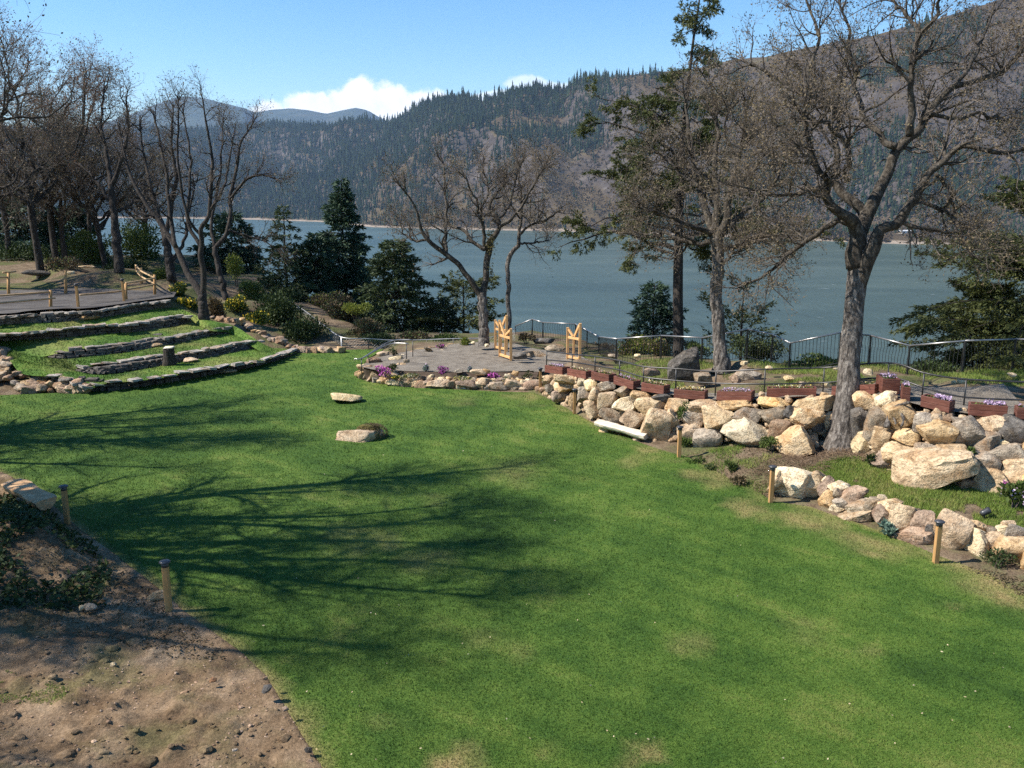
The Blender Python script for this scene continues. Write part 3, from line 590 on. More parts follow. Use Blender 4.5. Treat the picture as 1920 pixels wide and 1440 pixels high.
# ------------------------------------------------------------------ lawn
DRY = [(872, 1420, .30, 1.3), (840, 1438, .22, 1.2), (1015, 1415, .13, .9), (1228, 1418, .15, 1.0), (1180, 1440, .15, .9), (1205, 858, .55, .55), (965, 884, .9, .5), (815, 940, .4, .35), (1300, 892, .45, .5), (1350, 905, .5, .55), (1420, 960, .55, .7),
       (1500, 975, .6, .75), (1585, 1005, .45, .65), (1660, 1030, .5, .7), (1790, 1140, .14, .8), (1890, 1105, .9, .9), (1800, 1062, .5, .7), (870, 750, .7, .35), (1000, 745, 1.0, .5), (715, 1355, .18, .4), (550, 640 + 700, .2, .4), (700, 1020, .8, .4), (780, 1050, .7, .45),
       (1640, 1225, .2, .45), (1300, 1210, .35, .35), (900, 1200, .3, .4), (980, 1220, .3, .45), (1500, 1180, .4, .35), (640, 1000, .5, .35), (1180, 870, .4, .5), (1390, 945, .5, .6)]
def dryness(x, y):
    d = np.zeros(np.shape(x)); n1 = fbm(v3(np.asarray(x) * 2.0, np.asarray(y) * 2.0), 5, .6)
    for u, v, r, k in DRY:
        q = P(u, v); e = np.hypot(x - q[0], (y - q[1]) * .8) / r; d = np.maximum(d, k * (.72 if r >= .3 and u < 1290 else 1) * sm(e + n1 * 1.6, 1.15, .35))
    lf = [P(a, b)[:2] for a, b in LAWN_PX[1:14]]; d = np.maximum(d, .75 * sm(polydist(x, y, lf, False) + n1 * .25, .16, .02))
    right = [P(a, b)[:2] for a, b in LAWN_PX[36:54]]
    dd = np.maximum(d, .62 * sm(polydist(x, y, right, False) + n1 * 2.6 + fbm(v3(np.asarray(x) * 6, np.asarray(y) * 6), 3) * 1.6, .30, -.25)); return dd * (.35 + .65 * sm(fbm(v3(np.asarray(x) * 6, np.asarray(y) * 8, 4 + 0 * np.asarray(x)), 4, .65) + .5, .36, .58))
m, nt, bs = newmat('grass'); c = pos(nt); at = N(nt, 'ShaderNodeAttribute', attribute_name='dry'); tip = N(nt, 'ShaderNodeAttribute', attribute_name='tone')
big = noise(nt, c, .32, 5, .6, .6); mid = noise(nt, c, 1.3, 5, .65, .4, (1, .8, 1)); rot = N(nt, 'ShaderNodeMapping'); rot.inputs['Rotation'].default_value = (0, 0, RAD(38)); nt.links.new(c, rot.inputs['Vector']); mow = noise(nt, rot.outputs[0], 1.0, 3, .55, .1, (.16, 2.4, 1)); fine = noise(nt, c, 16, 4, .7)
f = nmath(nt, 'ADD', nmath(nt, 'ADD', nmath(nt, 'MULTIPLY', big, .33), nmath(nt, 'MULTIPLY', mid, .28)), nmath(nt, 'ADD', nmath(nt, 'MULTIPLY', fine, .22), nmath(nt, 'MULTIPLY', mow, .17)))
col = ramp(nt, f, [(.37, (.022, .052, .009)), (.46, (.048, .098, .015)), (.54, (.086, .143, .023)), (.62, (.158, .185, .044))])
col = mixrgb(nt, nmath(nt, 'MULTIPLY', at.outputs['Fac'], .92), col, ramp(nt, fine, [(.3, (.20, .135, .055)), (.7, (.42, .32, .15))]))
hv = N(nt, 'ShaderNodeHueSaturation'); nt.links.new(col, hv.inputs['Color']); nt.links.new(nmath(nt, 'ADD', .72, nmath(nt, 'MULTIPLY', tip.outputs['Fac'], .62)), hv.inputs['Value'])
nt.links.new(hv.outputs[0], bs.inputs['Base Color']); bs.inputs['Roughness'].default_value = .8; bs.inputs['Specular IOR Level'].default_value = .15; bump(nt, bs, noise(nt, c, 26, 5, .7), .7, .03); M['grass'] = m
pol = [Vector(p) for p in LAWN]; nb_ = len(pol); gxs, gys = np.meshgrid(np.arange(-17, 16, .3), np.arange(6.5, 40, .3)); gxs = gxs.ravel() + rng.uniform(-.05, .05, gxs.size); gys = gys.ravel()
ok = inpoly(gxs, gys, LAWN) & (polydist(gxs, gys, LAWN) > .12); pts = pol + [Vector((a, b)) for a, b in zip(gxs[ok], gys[ok])]
vo, _, fo, *_ = delaunay_2d_cdt(pts, [(i, (i + 1) % nb_) for i in range(nb_)], [], 1, 1e-4)
LV = np.array([(v[0], v[1], 0.0) for v in vo]); Lf = np.array([list(f) for f in fo if len(f) == 3]); nrmz = np.cross(LV[Lf[:, 1]] - LV[Lf[:, 0]], LV[Lf[:, 2]] - LV[Lf[:, 0]])[:, 2]; Lf[nrmz < 0] = Lf[nrmz < 0][:, ::-1]
mk('lawn', LV, [Lf], M['grass'], attr={'dry': dryness(LV[:, 0], LV[:, 1]), 'tone': np.full(len(LV), .35)}, kind='structure')

def blades(name, pts3, hgt, wid, m, label, dry=None, tone=None, parts=1, curl=.55):
    n = len(pts3); a = rng.uniform(0, 6.28, n); S = v3(np.cos(a), np.sin(a)); lean = rng.normal(0, curl, (n, 3)) * [1, 1, 0]; D = nrm(np.array([0, 0, 1.]) + lean)
    w = (wid * rng.uniform(.7, 1.3, n))[:, None]; h = (hgt * rng.uniform(.6, 1.35, n))[:, None]
    V = np.stack([pts3 - S * w / 2, pts3 + S * w / 2, pts3 + D * h], 1).reshape(-1, 3); at = None
    tn = np.repeat(rng.uniform(.2, 1, n) if tone is None else tone, 3)
    at = {'dry': np.repeat(np.zeros(n) if dry is None else dry, 3), 'tone': tn}
    return tag(mk(name, V, [np.arange(3 * n).reshape(n, 3)], m, smooth=False, attr=at), label, 'grass', kind='stuff')
nbl = 640000
uu = rng.uniform(-40, 1960, nbl); vv = rng.uniform(645, 1475, nbl); dx, dy, dz = (uu - 960) / FPX, None, None
yy = -(vv - 720) / FPX; dzz = -SP + yy * CP; t = -HCAM / dzz; bx = dx * t; by = (CP + yy * SP) * t
ok = inpoly(bx, by, LAWN); bx, by, t = bx[ok], by[ok], t[ok]
blades('lawn_grass', v3(bx, by, -.005), .034 * (t / 12) ** .35, .0085 * (t / 12) ** .95, M['grass'], 'short mown green lawn grass with dry straw patches', dryness(bx, by) * rng.uniform(.5, 1.2, len(bx)))

# ------------------------------------------------------------------ bare soil in the near corner
dxs, dys = np.meshgrid(np.arange(-17, .4, .05), np.arange(5.5, 22, .05)); ins = inpoly(dxs, dys, LAWN); dl = polydist(dxs, dys, LAWN)
IV = P(50, 1010, .5)
def mound(x, y): return .62 * np.exp(-(((x - IV[0] + .6) / 2.0) ** 2 + ((y - IV[1] - .2) / 1.9) ** 2))
def dirtz(x, y):
    ins = inpoly(x, y, LAWN); dl = polydist(x, y, LAWN); ox = np.asarray(x); oy = np.asarray(y)
    z = .015 + .35 * sm(dl, .1, 6) + mound(ox, oy) * sm(dl, .0, 1.0)
    p = v3(ox, oy, 0 * ox); z = z + sm(dl, 0, .4) * (fbm(p * 1.6, 4) * .16 + np.maximum(fbm(p * 3.5 + 5, 4, .62) - .02, .0) * .34 + fbm(p * 14, 3, .7) * .055)
    return np.where(ins, -.02 - .3 * sm(dl, 0, .3), z)
dz_ = dirtz(dxs, dys); a, b = dxs.shape; idx = np.arange(a * b).reshape(a, b); Fd = np.stack([idx[:-1, :-1], idx[:-1, 1:], idx[1:, 1:], idx[1:, :-1]], -1).reshape(-1, 4)
keepf = ~(ins & (dl > .35)).ravel()[Fd].any(1); Fd = Fd[keepf]
m, nt, bs = newmat('bare_soil'); c = pos(nt)
col = ramp(nt, noise(nt, c, 1.1, 7, .66, .3), [(.28, (.082, .052, .031)), (.46, (.175, .118, .070)), (.60, (.26, .182, .114)), (.76, (.35, .265, .178))])
mo = ramp(nt, noise(nt, c, .75, 5, .62), [(.50, (0, 0, 0)), (.64, (1, 1, 1))]); col = mixrgb(nt, nmath(nt, 'MULTIPLY', mo, .55), col, ramp(nt, noise(nt, c, 5, 4), [(.3, (.075, .078, .03)), (.7, (.155, .15, .06))]))
col = mixrgb(nt, .85, col, ramp(nt, noise(nt, c, 26, 4, .72), [(.30, (.45, .44, .42)), (.70, (1.4, 1.4, 1.4))]), 'MULTIPLY')
nt.links.new(col, bs.inputs['Base Color']); bs.inputs['Roughness'].default_value = .97; bs.inputs['Specular IOR Level'].default_value = .08; bump(nt, bs, noise(nt, c, 22, 7, .72), .8, .035); M['bare_soil'] = m
mk('bare_soil', v3(dxs, dys, dz_), [Fd], M['bare_soil'], kind='structure')

# ------------------------------------------------------------------ grass terraces with low stone walls (an outdoor amphitheatre)
def strip(A, B, n, name, m, wob=.04, mound_=0.0):
    f = np.linspace(0, 1, n)[:, None, None]; S = A[None] * (1 - f) + B[None] * f; S[..., 2] += mound_ * np.sin(np.pi * f[..., 0]) + fbm(S * 1.2, 3) * wob * 2
    a, b = S.shape[:2]; idx = np.arange(a * b).reshape(a, b); F = np.stack([idx[:-1, :-1], idx[:-1, 1:], idx[1:, 1:], idx[1:, :-1]], -1).reshape(-1, 4); return S, F
tb = MB(); tpts = []
for i in range(4):
    S, F = strip(W[i][1] + [0, 0, -.02], W[i + 1][0] + [0, 0, 0], 10, 'tread', None, .03, .03); S[:, -1] = S[:, -1]; tb.add(S, F)
    q = rng.uniform(0, 1, (7000, 2)); ia = q[:, 0] * 78.999; ib = q[:, 1] * 8.999; i0 = ia.astype(int); j0 = ib.astype(int); fa = (ia - i0)[:, None]; fb = (ib - j0)[:, None]
    tpts.append(S[j0, i0] * (1 - fa) * (1 - fb) + S[j0, i0 + 1] * fa * (1 - fb) + S[j0 + 1, i0] * (1 - fa) * fb + S[j0 + 1, i0 + 1] * fa * fb)
# grassy shoulder to the right of the walls, under the tree
sh_a = np.array([P(323, 572, 1.72), P(370, 592, 1.5), P(405, 603, 1.3), P(440, 612, 1.1), P(485, 640, .66), P(520, 655, .3), P(556, 660, .08)]); sh_b = np.array([P(318, 576, 1.70), P(357, 600, 1.3), P(395, 620, 1.12), P(430, 624, .85), P(470, 648, .55), P(500, 664, .28), P(545, 664, .15)])
S, F = strip(resample(sh_a, 40), resample(sh_b, 40), 5, '', None, .03); tb.add(S, F); Vt = np.concatenate(tb.V)
mk('terrace_grass', Vt, [np.concatenate(tb.F)], M['grass'], attr={'dry': np.clip(fbm(Vt * .8, 3) * 1.2 + .05, 0, .45), 'tone': np.full(len(Vt), .9)}, kind='structure')
q = rng.uniform(0, 1, (1800, 2)); ia = (q[:, 0] * 38.99).astype(int); jb = (q[:, 1] * 3.99).astype(int); fa = (q[:, 0] * 38.99 - ia)[:, None]; fb = (q[:, 1] * 3.99 - jb)[:, None]; tpts.append(S[jb, ia] * (1 - fa) * (1 - fb) + S[jb, ia + 1] * fa * (1 - fb) + S[jb + 1, ia] * (1 - fa) * fb + S[jb + 1, ia + 1] * fa * fb)
tp = np.concatenate(tpts); blades('terrace_turf', tp, .05, .022, M['grass'], 'short green grass on the stone edged terraces', np.clip(fbm(tp * .8, 3) * 1.2 + .12, 0, .5), rng.uniform(.75, 1.3, len(tp)))

def stone_wall(i, label, n_course=3):
    """dry laid slate: courses of small blocks and a ragged row of pale cap stones, as one wall"""
    A, B = W[i]; mb = MB(); cap = MB(); L = np.cumsum(np.concatenate([[0], np.linalg.norm(np.diff(A[:, :2], axis=0), axis=1)])); pos_ = 0.0
    for cidx in range(n_course + 1):
        s = rng.uniform(0, .2)
        while s < L[-1] - .1:
            w = rng.uniform(.18, .50) if cidx < n_course else rng.uniform(.25, .6); k = np.interp(s + w / 2, L, np.arange(80)); k0 = int(k); f = k - k0; k1 = min(k0 + 1, 79)
            a = A[k0] * (1 - f) + A[k1] * f; b = B[k0] * (1 - f) + B[k1] * f; h = b[2] - a[2]; s += w + .008
            if h < .09 or 960 + FPX * a[0] / (a[1] * CP + (HCAM - a[2]) * SP) < (164, 140, 70, -999, -999)[i]: continue
            T = A[min(k0 + 2, 79)] - A[max(k0 - 1, 0)]; T[2] = 0; T /= np.linalg.norm(T); Nn = np.array([-T[1], T[0], 0])      # into the bank
            mid = a * .62 + b * .38 if i else a * .8 + b * .2; mid = np.array([mid[0], mid[1], a[2]])
            if cidx < n_course:
                hh = h / n_course; w = w * rng.uniform(.8, 1); c = mid + Nn * (.10 + .05 * cidx + rng.normal(0, .018)) + [0, 0, hh * (cidx + .5) - .02]; jz = rng.uniform(.42, .50)
                box(mb, c, T * w / 2 * .97 + [0, 0, rng.normal(0, .006)], Nn * .13, np.array([0, 0, hh * jz]), .011)
            else:
                th = rng.uniform(.022, .05); c = np.array([b[0], b[1], b[2] + .005 + rng.uniform(0, .04)]) + Nn * (.03 + rng.normal(0, .03))
                box(cap, c, T * w / 2 * rng.uniform(.75, 1) + [0, 0, rng.normal(0, .012)], Nn * rng.uniform(.12, .20), np.array([0, 0, th]), .014)
    r = thing('stone_wall', label, 'stone wall', A[40], 'low stone terrace walls'); mb.build('stonework', M['slate'], r, False); cap.build('cap_stones', M['cap_stone'], r, False); return r
for i, lb in enumerate(['lowest stone terrace wall, curving along the edge of the lawn', 'second stone terrace wall up from the lawn, with a stump built into it', 'middle stone terrace wall with a dark boulder halfway along',
                        'fourth stone terrace wall up from the lawn, ending in front of the forked tree', 'topmost stone terrace wall, just below the gravel platform and its cedar rails']): stone_wall(i, lb, 2 if i == 0 else 3)

# gravel platform above the terraces
pf = np.concatenate([W[4][1][:, :2] + [0, .35], [P(340, 535, 2.1)[:2], P(290, 512, 2.15)[:2], P(180, 505, 2.2)[:2], P(0, 505, 2.2)[:2], P(-220, 515, 2.2)[:2]]])
def sheet(name, poly, zf, m, step=.4, kind='structure'):
    pol = [Vector(p) for p in poly]; n = len(pol); x0, y0 = poly.min(0); x1, y1 = poly.max(0); X, Y = np.meshgrid(np.arange(x0, x1, step), np.arange(y0, y1, step)); X = X.ravel(); Y = Y.ravel()
    ok = inpoly(X, Y, [tuple(p) for p in poly]) & (polydist(X, Y, poly) > step * .4); pts = pol + [Vector((a, b)) for a, b in zip(X[ok], Y[ok])]
    vo, _, fo, *_ = delaunay_2d_cdt(pts, [(i, (i + 1) % n) for i in range(n)], [], 1, 1e-4)
    V = np.array([(v[0], v[1]) for v in vo]); f = np.array([list(q) for q in fo if len(q) == 3]); z = zf(V[:, 0], V[:, 1]); V = np.column_stack([V, z])
    s = np.cross(V[f[:, 1]] - V[f[:, 0]], V[f[:, 2]] - V[f[:, 0]])[:, 2]; f[s < 0] = f[s < 0][:, ::-1]; return mk(name, V, [f], m, kind=kind)
sheet('gravel_platform', pf, lambda x, y: 2.16 + fbm(v3(x, y), 3) * .05, M['gravel_shaded'])
# gravel stage pad
PAD_PX = [(676, 690), (700, 696), (760, 698), (850, 700), (930, 699), (1010, 698), (1030, 690), (1062, 684), (1100, 690), (1110, 680), (1085, 668), (1040, 662), (1000, 655), (965, 646), (900, 643), (840, 648), (790, 655), (745, 664), (700, 674)]
pad = np.array([P(a, b, PADZ)[:2] for a, b in PAD_PX])
sheet('gravel_pad', pad, lambda x, y: PADZ + .05 + fbm(v3(x * .8, y * .8), 3) * .05, M['gravel'])
# gravel ramp behind the planters
fr = []; bk = []
for uu in list(range(1000, 1960, 24)):
    vb, tb_, vt, tt = wall_tab(uu); q = PD(uu, vt, tt + .12); fr.append(q); wd = np.interp(uu, [1000, 1060, 1200, 1600, 1700, 1960], [1.0, .8, .75, .9, 2.0, 4.0]); bk.append(q + np.array([.35, .95, 0]) * wd)
fr = np.array(fr); bk = np.array(bk); f = np.linspace(0, 1, 9)[:, None, None]; S = fr[None] * (1 - f) + bk[None] * f
S[..., 2] = np.maximum(S[..., 2], gz(S[..., 0], S[..., 1]) + .0) + .05 + fbm(S * 1.1, 3) * .04; a, b = S.shape[:2]; idx = np.arange(a * b).reshape(a, b)
mk('gravel_ramp', S, [np.stack([idx[:-1, :-1], idx[:-1, 1:], idx[1:, 1:], idx[1:, :-1]], -1).reshape(-1, 4)], M['gravel'], kind='structure')
# ------------------------------------------------------------------ boulder walls
def boulder(parent, u, v, w, h, t, mk_, rot=0, sub=3, dfac=.85, name='boulder', label=None, grow=1.22, push=.08, cuts=None):
    c = PD(u, v, t); a = w * t / FPX / 2 * grow; cz_ = h * t / FPX / 2 * grow; d = dfac * (a + cz_) / 2
    yaw = -math.atan2(c[0], c[1])                       # broad side towards the lawn
    V, F = rock((a, d, cz_), sub, cuts or int(rng.integers(7, 13)), rng.uniform(.05, .09), None, -RAD(rot))
    cs, sn = math.cos(yaw), math.sin(yaw); V = V @ np.array([[cs, sn, 0], [-sn, cs, 0], [0, 0, 1]]); vd = ray(u, v); vd = vd / np.linalg.norm(vd) * [1, 1, 0]
    o = mk(name, V + c + vd * d * push, [F], M['rock_' + mk_], parent)
    sharp(o); return tag(o, label)
def sharp(o, ang=38):
    me = o.data; bm = bmesh.new(); bm.from_mesh(me); a = RAD(ang)
    for e in bm.edges:
        if len(e.link_faces) == 2 and e.calc_face_angle(0) > a: e.smooth = False
    bm.to_mesh(me); bm.free()
BW = [(1030, 713, 20, 17, 'tan'), (1032, 727, 18, 14, 'grey'), (1067, 711, 48, 15, 'tan'), (1062, 724, 42, 23, 'tan'), (1055, 742, 37, 20, 'red'), (1073, 751, 12, 25, 'tan'), (1091, 720, 15, 18, 'pale'), (1108, 723, 22, 18, 'pale'),
      (1097, 743, 28, 32, 'grey'), (1123, 742, 32, 28, 'tan'), (1138, 726, 28, 20, 'grey'), (1140, 752, 32, 32, 'tan'), (1113, 766, 33, 30, 'tan'), (1170, 737, 32, 20, 'grey'), (1173, 758, 42, 25, 'pale'), (1148, 780, 43, 23, 'grey'),
      (1203, 744, 37, 15, 'tan'), (1222, 763, 55, 32, 'orange'), (1188, 787, 45, 32, 'tan'), (1242, 748, 35, 15, 'dark'), (1268, 761, 37, 25, 'tan'), (1233, 798, 50, 55, 'tan'), (1260, 788, 24, 37, 'orange'), (1302, 786, 42, 29, 'grey'),
      (1317, 763, 58, 21, 'orange'), (1292, 812, 38, 34, 'tan'), (1327, 822, 46, 36, 'grey'), (1347, 790, 60, 48, 'orange', -8), (1383, 761, 66, 19, 'tan'), (1403, 780, 54, 28, 'grey'), (1452, 756, 50, 19, 'orange'), (1452, 779, 52, 30, 'grey'),
      (1481, 776, 22, 28, 'dark'), (1522, 758, 74, 25, 'orange', 12), (1507, 784, 62, 33, 'tan'), (1405, 813, 88, 46, 'pale', -8), (1463, 805, 34, 30, 'red'), (1493, 828, 72, 56, 'orange', -12), (1535, 792, 22, 30, 'dark'), (1552, 792, 26, 38, 'orange'),  # the two dark entries paint the shaded right sides of neighbouring boulders
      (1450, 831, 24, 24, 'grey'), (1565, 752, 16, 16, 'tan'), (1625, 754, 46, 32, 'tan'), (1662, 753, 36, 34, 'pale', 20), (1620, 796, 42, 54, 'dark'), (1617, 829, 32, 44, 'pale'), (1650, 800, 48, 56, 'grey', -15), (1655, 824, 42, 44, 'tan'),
      (1690, 785, 56, 56, 'tan'), (1700, 820, 42, 27, 'orange'), (1733, 792, 32, 32, 'grey'), (1758, 786, 19, 17, 'tan'), (1777, 785, 16, 16, 'red'), (1795, 793, 24, 20, 'grey'), (1758, 813, 67, 40, 'orange', -5), (1815, 815, 58, 50, 'grey', -32),
      (1865, 796, 56, 28, 'tan', -8), (1905, 810, 62, 44, 'dark', -10), (1848, 831, 44, 36, 'grey'), (1882, 833, 28, 16, 'pale'), (1690, 852, 58, 40, 'orange', 12), (1657, 866, 42, 36, 'red'), (1737, 842, 36, 20, 'grey'), (1785, 848, 54, 28, 'tan'),
      (1750, 884, 130, 70, 'orange', 14), (1827, 863, 26, 32, 'dark', -20), (1843, 873, 52, 44, 'grey'), (1892, 848, 62, 38, 'grey', -8), (1902, 884, 64, 40, 'tan', 10), (1863, 903, 56, 42, 'orange', -8), (1812, 908, 30, 20, 'red'), (1940, 850, 60, 50, 'tan'), (1950, 905, 60, 40, 'orange'),
      (1955, 800, 50, 40, 'grey')]
LBL = {(1750, 883): 'huge tan slab, largest stone of the wall', (1662, 753): 'pale leaning boulder under the end-on planter', (1405, 813): 'broad cream boulder with a worn ledge', (1620, 796): 'dark boulder in the shade of the oak trunk', (1173, 758): 'yellowish boulder with a split flat face'}
bw = thing('boulder_wall', 'high retaining wall of tan and grey boulders below the redwood planters', 'boulder wall', P(1400, 838, .2))
for b in BW: boulder(bw, b[0], b[1], b[2], b[3], float(wall_pt(b[0], b[1])[1] * 0 + (lambda q: q)(wall_tab(b[0])[3] + (wall_tab(b[0])[1] - wall_tab(b[0])[3]) * (b[1] - wall_tab(b[0])[2]) / (wall_tab(b[0])[0] - wall_tab(b[0])[2]))), b[4], b[5] if len(b) > 5 else rng.uniform(-7, 7), sub=4, label=LBL.get((b[0], b[1])))
def rubble(mb, pts, smin, smax, sub=2, flat=.75):
    for p in pts:
        s = rng.uniform(smin, smax) * (1 if rng.uniform() < .8 else 1.4); V, F = rock((s * rng.uniform(.8, 1.4), s * rng.uniform(.7, 1.1), s * flat * rng.uniform(.7, 1.1)), sub, 7, .07, rng.uniform(0, 6), rng.uniform(-.4, .4)); mb.add(V + p, F)
mb = MB(); pp = []
for _ in range(520):
    uu = rng.uniform(1020, 1960); vb, tb_, vt, tt = wall_tab(uu); f = rng.uniform(.0, 1); pp.append(PD(uu, vt + f * (vb - vt), tt + f * (tb_ - tt) + .20))
rubble(mb, pp, .06, .16); mb.build('chinking', M['rock_tan'], bw)
EW = [(1485, 905, 68, 56, 'pale', -14), (1527, 911, 34, 52, 'orange', -14), (1547, 913, 20, 34, 'red', -25), (1549, 901, 15, 12, 'pale'), (1573, 912, 38, 18, 'pale', 8), (1602, 930, 46, 26, 'red', 25), (1554, 937, 32, 30, 'tan'), (1574, 930, 22, 26, 'grey'), (1581, 945, 34, 20, 'grey'),
      (1617, 955, 50, 28, 'grey', 18), (1568, 953, 26, 14, 'pale', 12), (1605, 968, 76, 20, 'tan', 20), (1640, 948, 34, 26, 'grey'), (1670, 948, 38, 24, 'tan', 18), (1655, 934, 16, 10, 'pale'), (1657, 968, 36, 30, 'red', -20), (1690, 967, 40, 46, 'orange', -16), (1716, 965, 16, 22, 'grey'),
      (1730, 981, 36, 38, 'red'), (1712, 1008, 66, 34, 'red', 6), (1747, 1002, 22, 32, 'dark'), (1785, 1003, 56, 70, 'tan', -10), (1828, 1020, 52, 52, 'pale'), (1832, 988, 40, 22, 'orange', 5), (1861, 996, 24, 16, 'grey'), (1879, 993, 20, 16, 'pale'), (1868, 1013, 36, 32, 'tan', -20),
      (1908, 1001, 38, 32, 'grey'), (1898, 1034, 58, 46, 'tan', 14), (1890, 983, 22, 13, 'tan'), (1950, 1050, 50, 50, 'tan'), (1955, 1010, 50, 34, 'grey'), (1455, 905, 16, 40, 'tan', -30)]
ew = thing('boulder_edging', 'low edging of mixed boulders between the lawn and the grassy bank', 'boulder edging', P(1690, 1008))
for b in EW:
    vb = float(lerp_tab(b[0], EB, 1)); t0 = depth(b[0], vb); boulder(ew, b[0], b[1], b[2], b[3], float(t0 + .006 * (vb - b[1])), b[4], b[5] if len(b) > 5 else rng.uniform(-8, 8), sub=4, label='dazzling pale boulder at the end of the edging' if b[0] == 1485 else None, push=.12)
mb = MB(); rubble(mb, [PD(uu, lerp_tab(uu, EB, 1) - 4 - 30 * f, depth(uu, lerp_tab(uu, EB, 1)) + .3 + .3 * f) for uu, f in zip(rng.uniform(1450, 1950, 60), rng.uniform(0, 1, 60))], .05, .12); mb.build('chinking', M['rock_grey'], ew)
# stone border of the stage pad
SB = [(670, 703), (690, 713), (720, 720), (760, 724), (800, 727), (850, 728), (900, 730), (950, 731), (1000, 732)]
sbw = thing('stone_border', 'low border of rounded tan stones around the gravel stage pad', 'stone border', P(850, 729))
kinds = ['tan', 'red', 'tan', 'grey', 'pale', 'red', 'tan']
for (u, v, w, h, k) in [(683, 703, 22, 18, 'tan'), (706, 704, 20, 16, 'tan'), (733, 702, 26, 15, 'tan'), (716, 716, 16, 8, 'pale'), (738, 718, 26, 11, 'pale'), (760, 711, 18, 14, 'grey'), (766, 720, 16, 12, 'tan'), (776, 713, 20, 10, 'tan'), (790, 721, 22, 14, 'red'), (819, 719, 38, 14, 'tan'),
                        (846, 720, 20, 14, 'grey'), (875, 720, 36, 16, 'red'), (905, 719, 24, 18, 'tan'), (934, 723, 34, 13, 'grey'), (962, 720, 26, 17, 'tan'), (982, 719, 14, 12, 'pale'), (1003, 721, 40, 14, 'red'), (1026, 728, 16, 12, 'grey'), (690, 692, 14, 14, 'red'), (702, 679, 26, 14, 'red'), (718, 664, 20, 8, 'tan'),
                        (735, 700, 16, 8, 'pale'), (727, 692, 14, 10, 'grey'), (708, 690, 20, 10, 'red'), (742, 675, 22, 12, 'pale'), (752, 686, 16, 10, 'tan'), (756, 668, 12, 7, 'pale'), (770, 662, 14, 7, 'red'), (790, 657, 18, 7, 'tan'), (812, 654, 16, 8, 'red'), (822, 660, 20, 6, 'pale'), (835, 652, 16, 8, 'orange'), (844, 648, 12, 7, 'tan'),
                        (860, 696, 14, 8, 'grey'), (897, 697, 26, 9, 'tan'), (912, 696, 12, 8, 'tan'), (953, 705, 12, 7, 'pale'), (966, 700, 12, 8, 'tan'), (807, 706, 12, 6, 'pale'), (828, 711, 10, 5, 'pale'), (878, 708, 9, 5, 'pale'), (925, 712, 8, 5, 'pale'), (945, 712, 8, 5, 'grey'), (970, 711, 8, 6, 'pale')]:
    tb_ = depth(u, lerp_tab(np.clip(u, 670, 1000), SB, 1)); f = max(0.0, (float(lerp_tab(np.clip(u, 670, 1000), SB, 1)) - v)) ; tt = tb_ + f * .016 - .04 if v > 690 else depth(u, v + h / 2, PADZ - .1); boulder(sbw, u, v, w, h, float(tt), k, rng.uniform(-6, 6), sub=3, name='stone', grow=1.25, push=-.15 if v > 690 else .1)
for uu in np.arange(674, 1046, 11.5):
    vb = float(lerp_tab(uu, SB, 1)) if uu < 1000 else 732 + (uu - 1000) * .32
    for row in (0, 1):
        u_ = uu + rng.uniform(-4, 4) + row * 6; w_ = rng.uniform(13, 22) * (1, .75)[row]; h_ = rng.uniform(10, 15) * (1, .7)[row]; v_ = vb - 5 - row * 11 + rng.uniform(-1.5, 1.5); boulder(sbw, u_, v_, w_, h_, depth(u_, vb) + .06 + row * .22, kinds[int(rng.integers(7))], rng.uniform(-10, 10), sub=3, name='stone', grow=1.15, push=0)
mb = MB(); rubble(mb, [P(uu, lerp_tab(uu, SB, 1), 0) + [0, q * 1.2, .08 + q * .35] for uu, q in zip(rng.uniform(676, 1030, 150), rng.uniform(.05, .8, 150))], .03, .085); mb.build('small_stone', M['rock_tan'], sbw)['kind'] = 'stuff'
bed = []
pa = resample(np.array([P(u, v, .02) for u, v in SB]), 40); pb = resample(np.array([P(a, b, PADZ + .03) for a, b in PAD_PX[:6]]), 40); S, F = strip(pa + [0, .1, 0], pb + [0, .1, 0], 8, '', None, .05)
mk('flower_bed_soil', S, [F], M['soil'], kind='structure')
# rubble at both ends of the terraces
def rubble_pile(label, spots, smin, smax, mats, name='rubble_bank'):
    r = thing(name, label, 'rubble', np.mean(spots, 0)); k = 0
    for p in spots:
        s = rng.uniform(smin, smax); V, F = rock((s * rng.uniform(.9, 1.4), s * rng.uniform(.8, 1.1), s * rng.uniform(.55, .85)), 2, 9, .08, rng.uniform(0, 6), rng.uniform(-.3, .3)); o = mk('rock', V + p + [0, 0, s * .15], [F], M['rock_' + mats[k % len(mats)]], r); sharp(o); k += 1
    return r
sp = []
for i in range(46):
    f = rng.uniform(0, 1); q = rng.uniform(0, 1); a = P(165 - 165 * f, 735 + 4 * f, 0); b = P(165 - 150 * f, 722 - 24 * min(1, f * 2), .3 + .3 * f); sp.append(a * (1 - q) + b * q)
for i in range(34):
    f = rng.uniform(0, 1); q = rng.uniform(0, 1); a = P(-45, 735 - 60 * f, .1 + .8 * f); b = P(24 - 18 * f, 692 - 45 * f, .55 + .5 * f); sp.append(a * (1 - q) + b * q)
rubble_pile('reddish boulder rubble holding up the lower left end of the terraces', np.array(sp), .11, .26, ['red', 'tan', 'red', 'grey', 'red', 'tan'])
sp = []
for i in range(88):
    f = rng.uniform(0, 1) ** .8; c = resample(np.array([[405, 598], [430, 606], [470, 618], [520, 636], [575, 652], [630, 656]], float), 50)[int(f * 49)]; uu = c[0] + rng.normal(0, 10); vv = c[1] + rng.uniform(-5, 16) * (1 - .55 * f); t = np.interp(uu, [400, 440, 480, 520, 560, 640], [40, 39.2, 38.6, 38.2, 38, 38]); p = PD(uu, vv, t); p[2] = max(float(gz(p[0], p[1])), 0) + .05; sp.append(p)
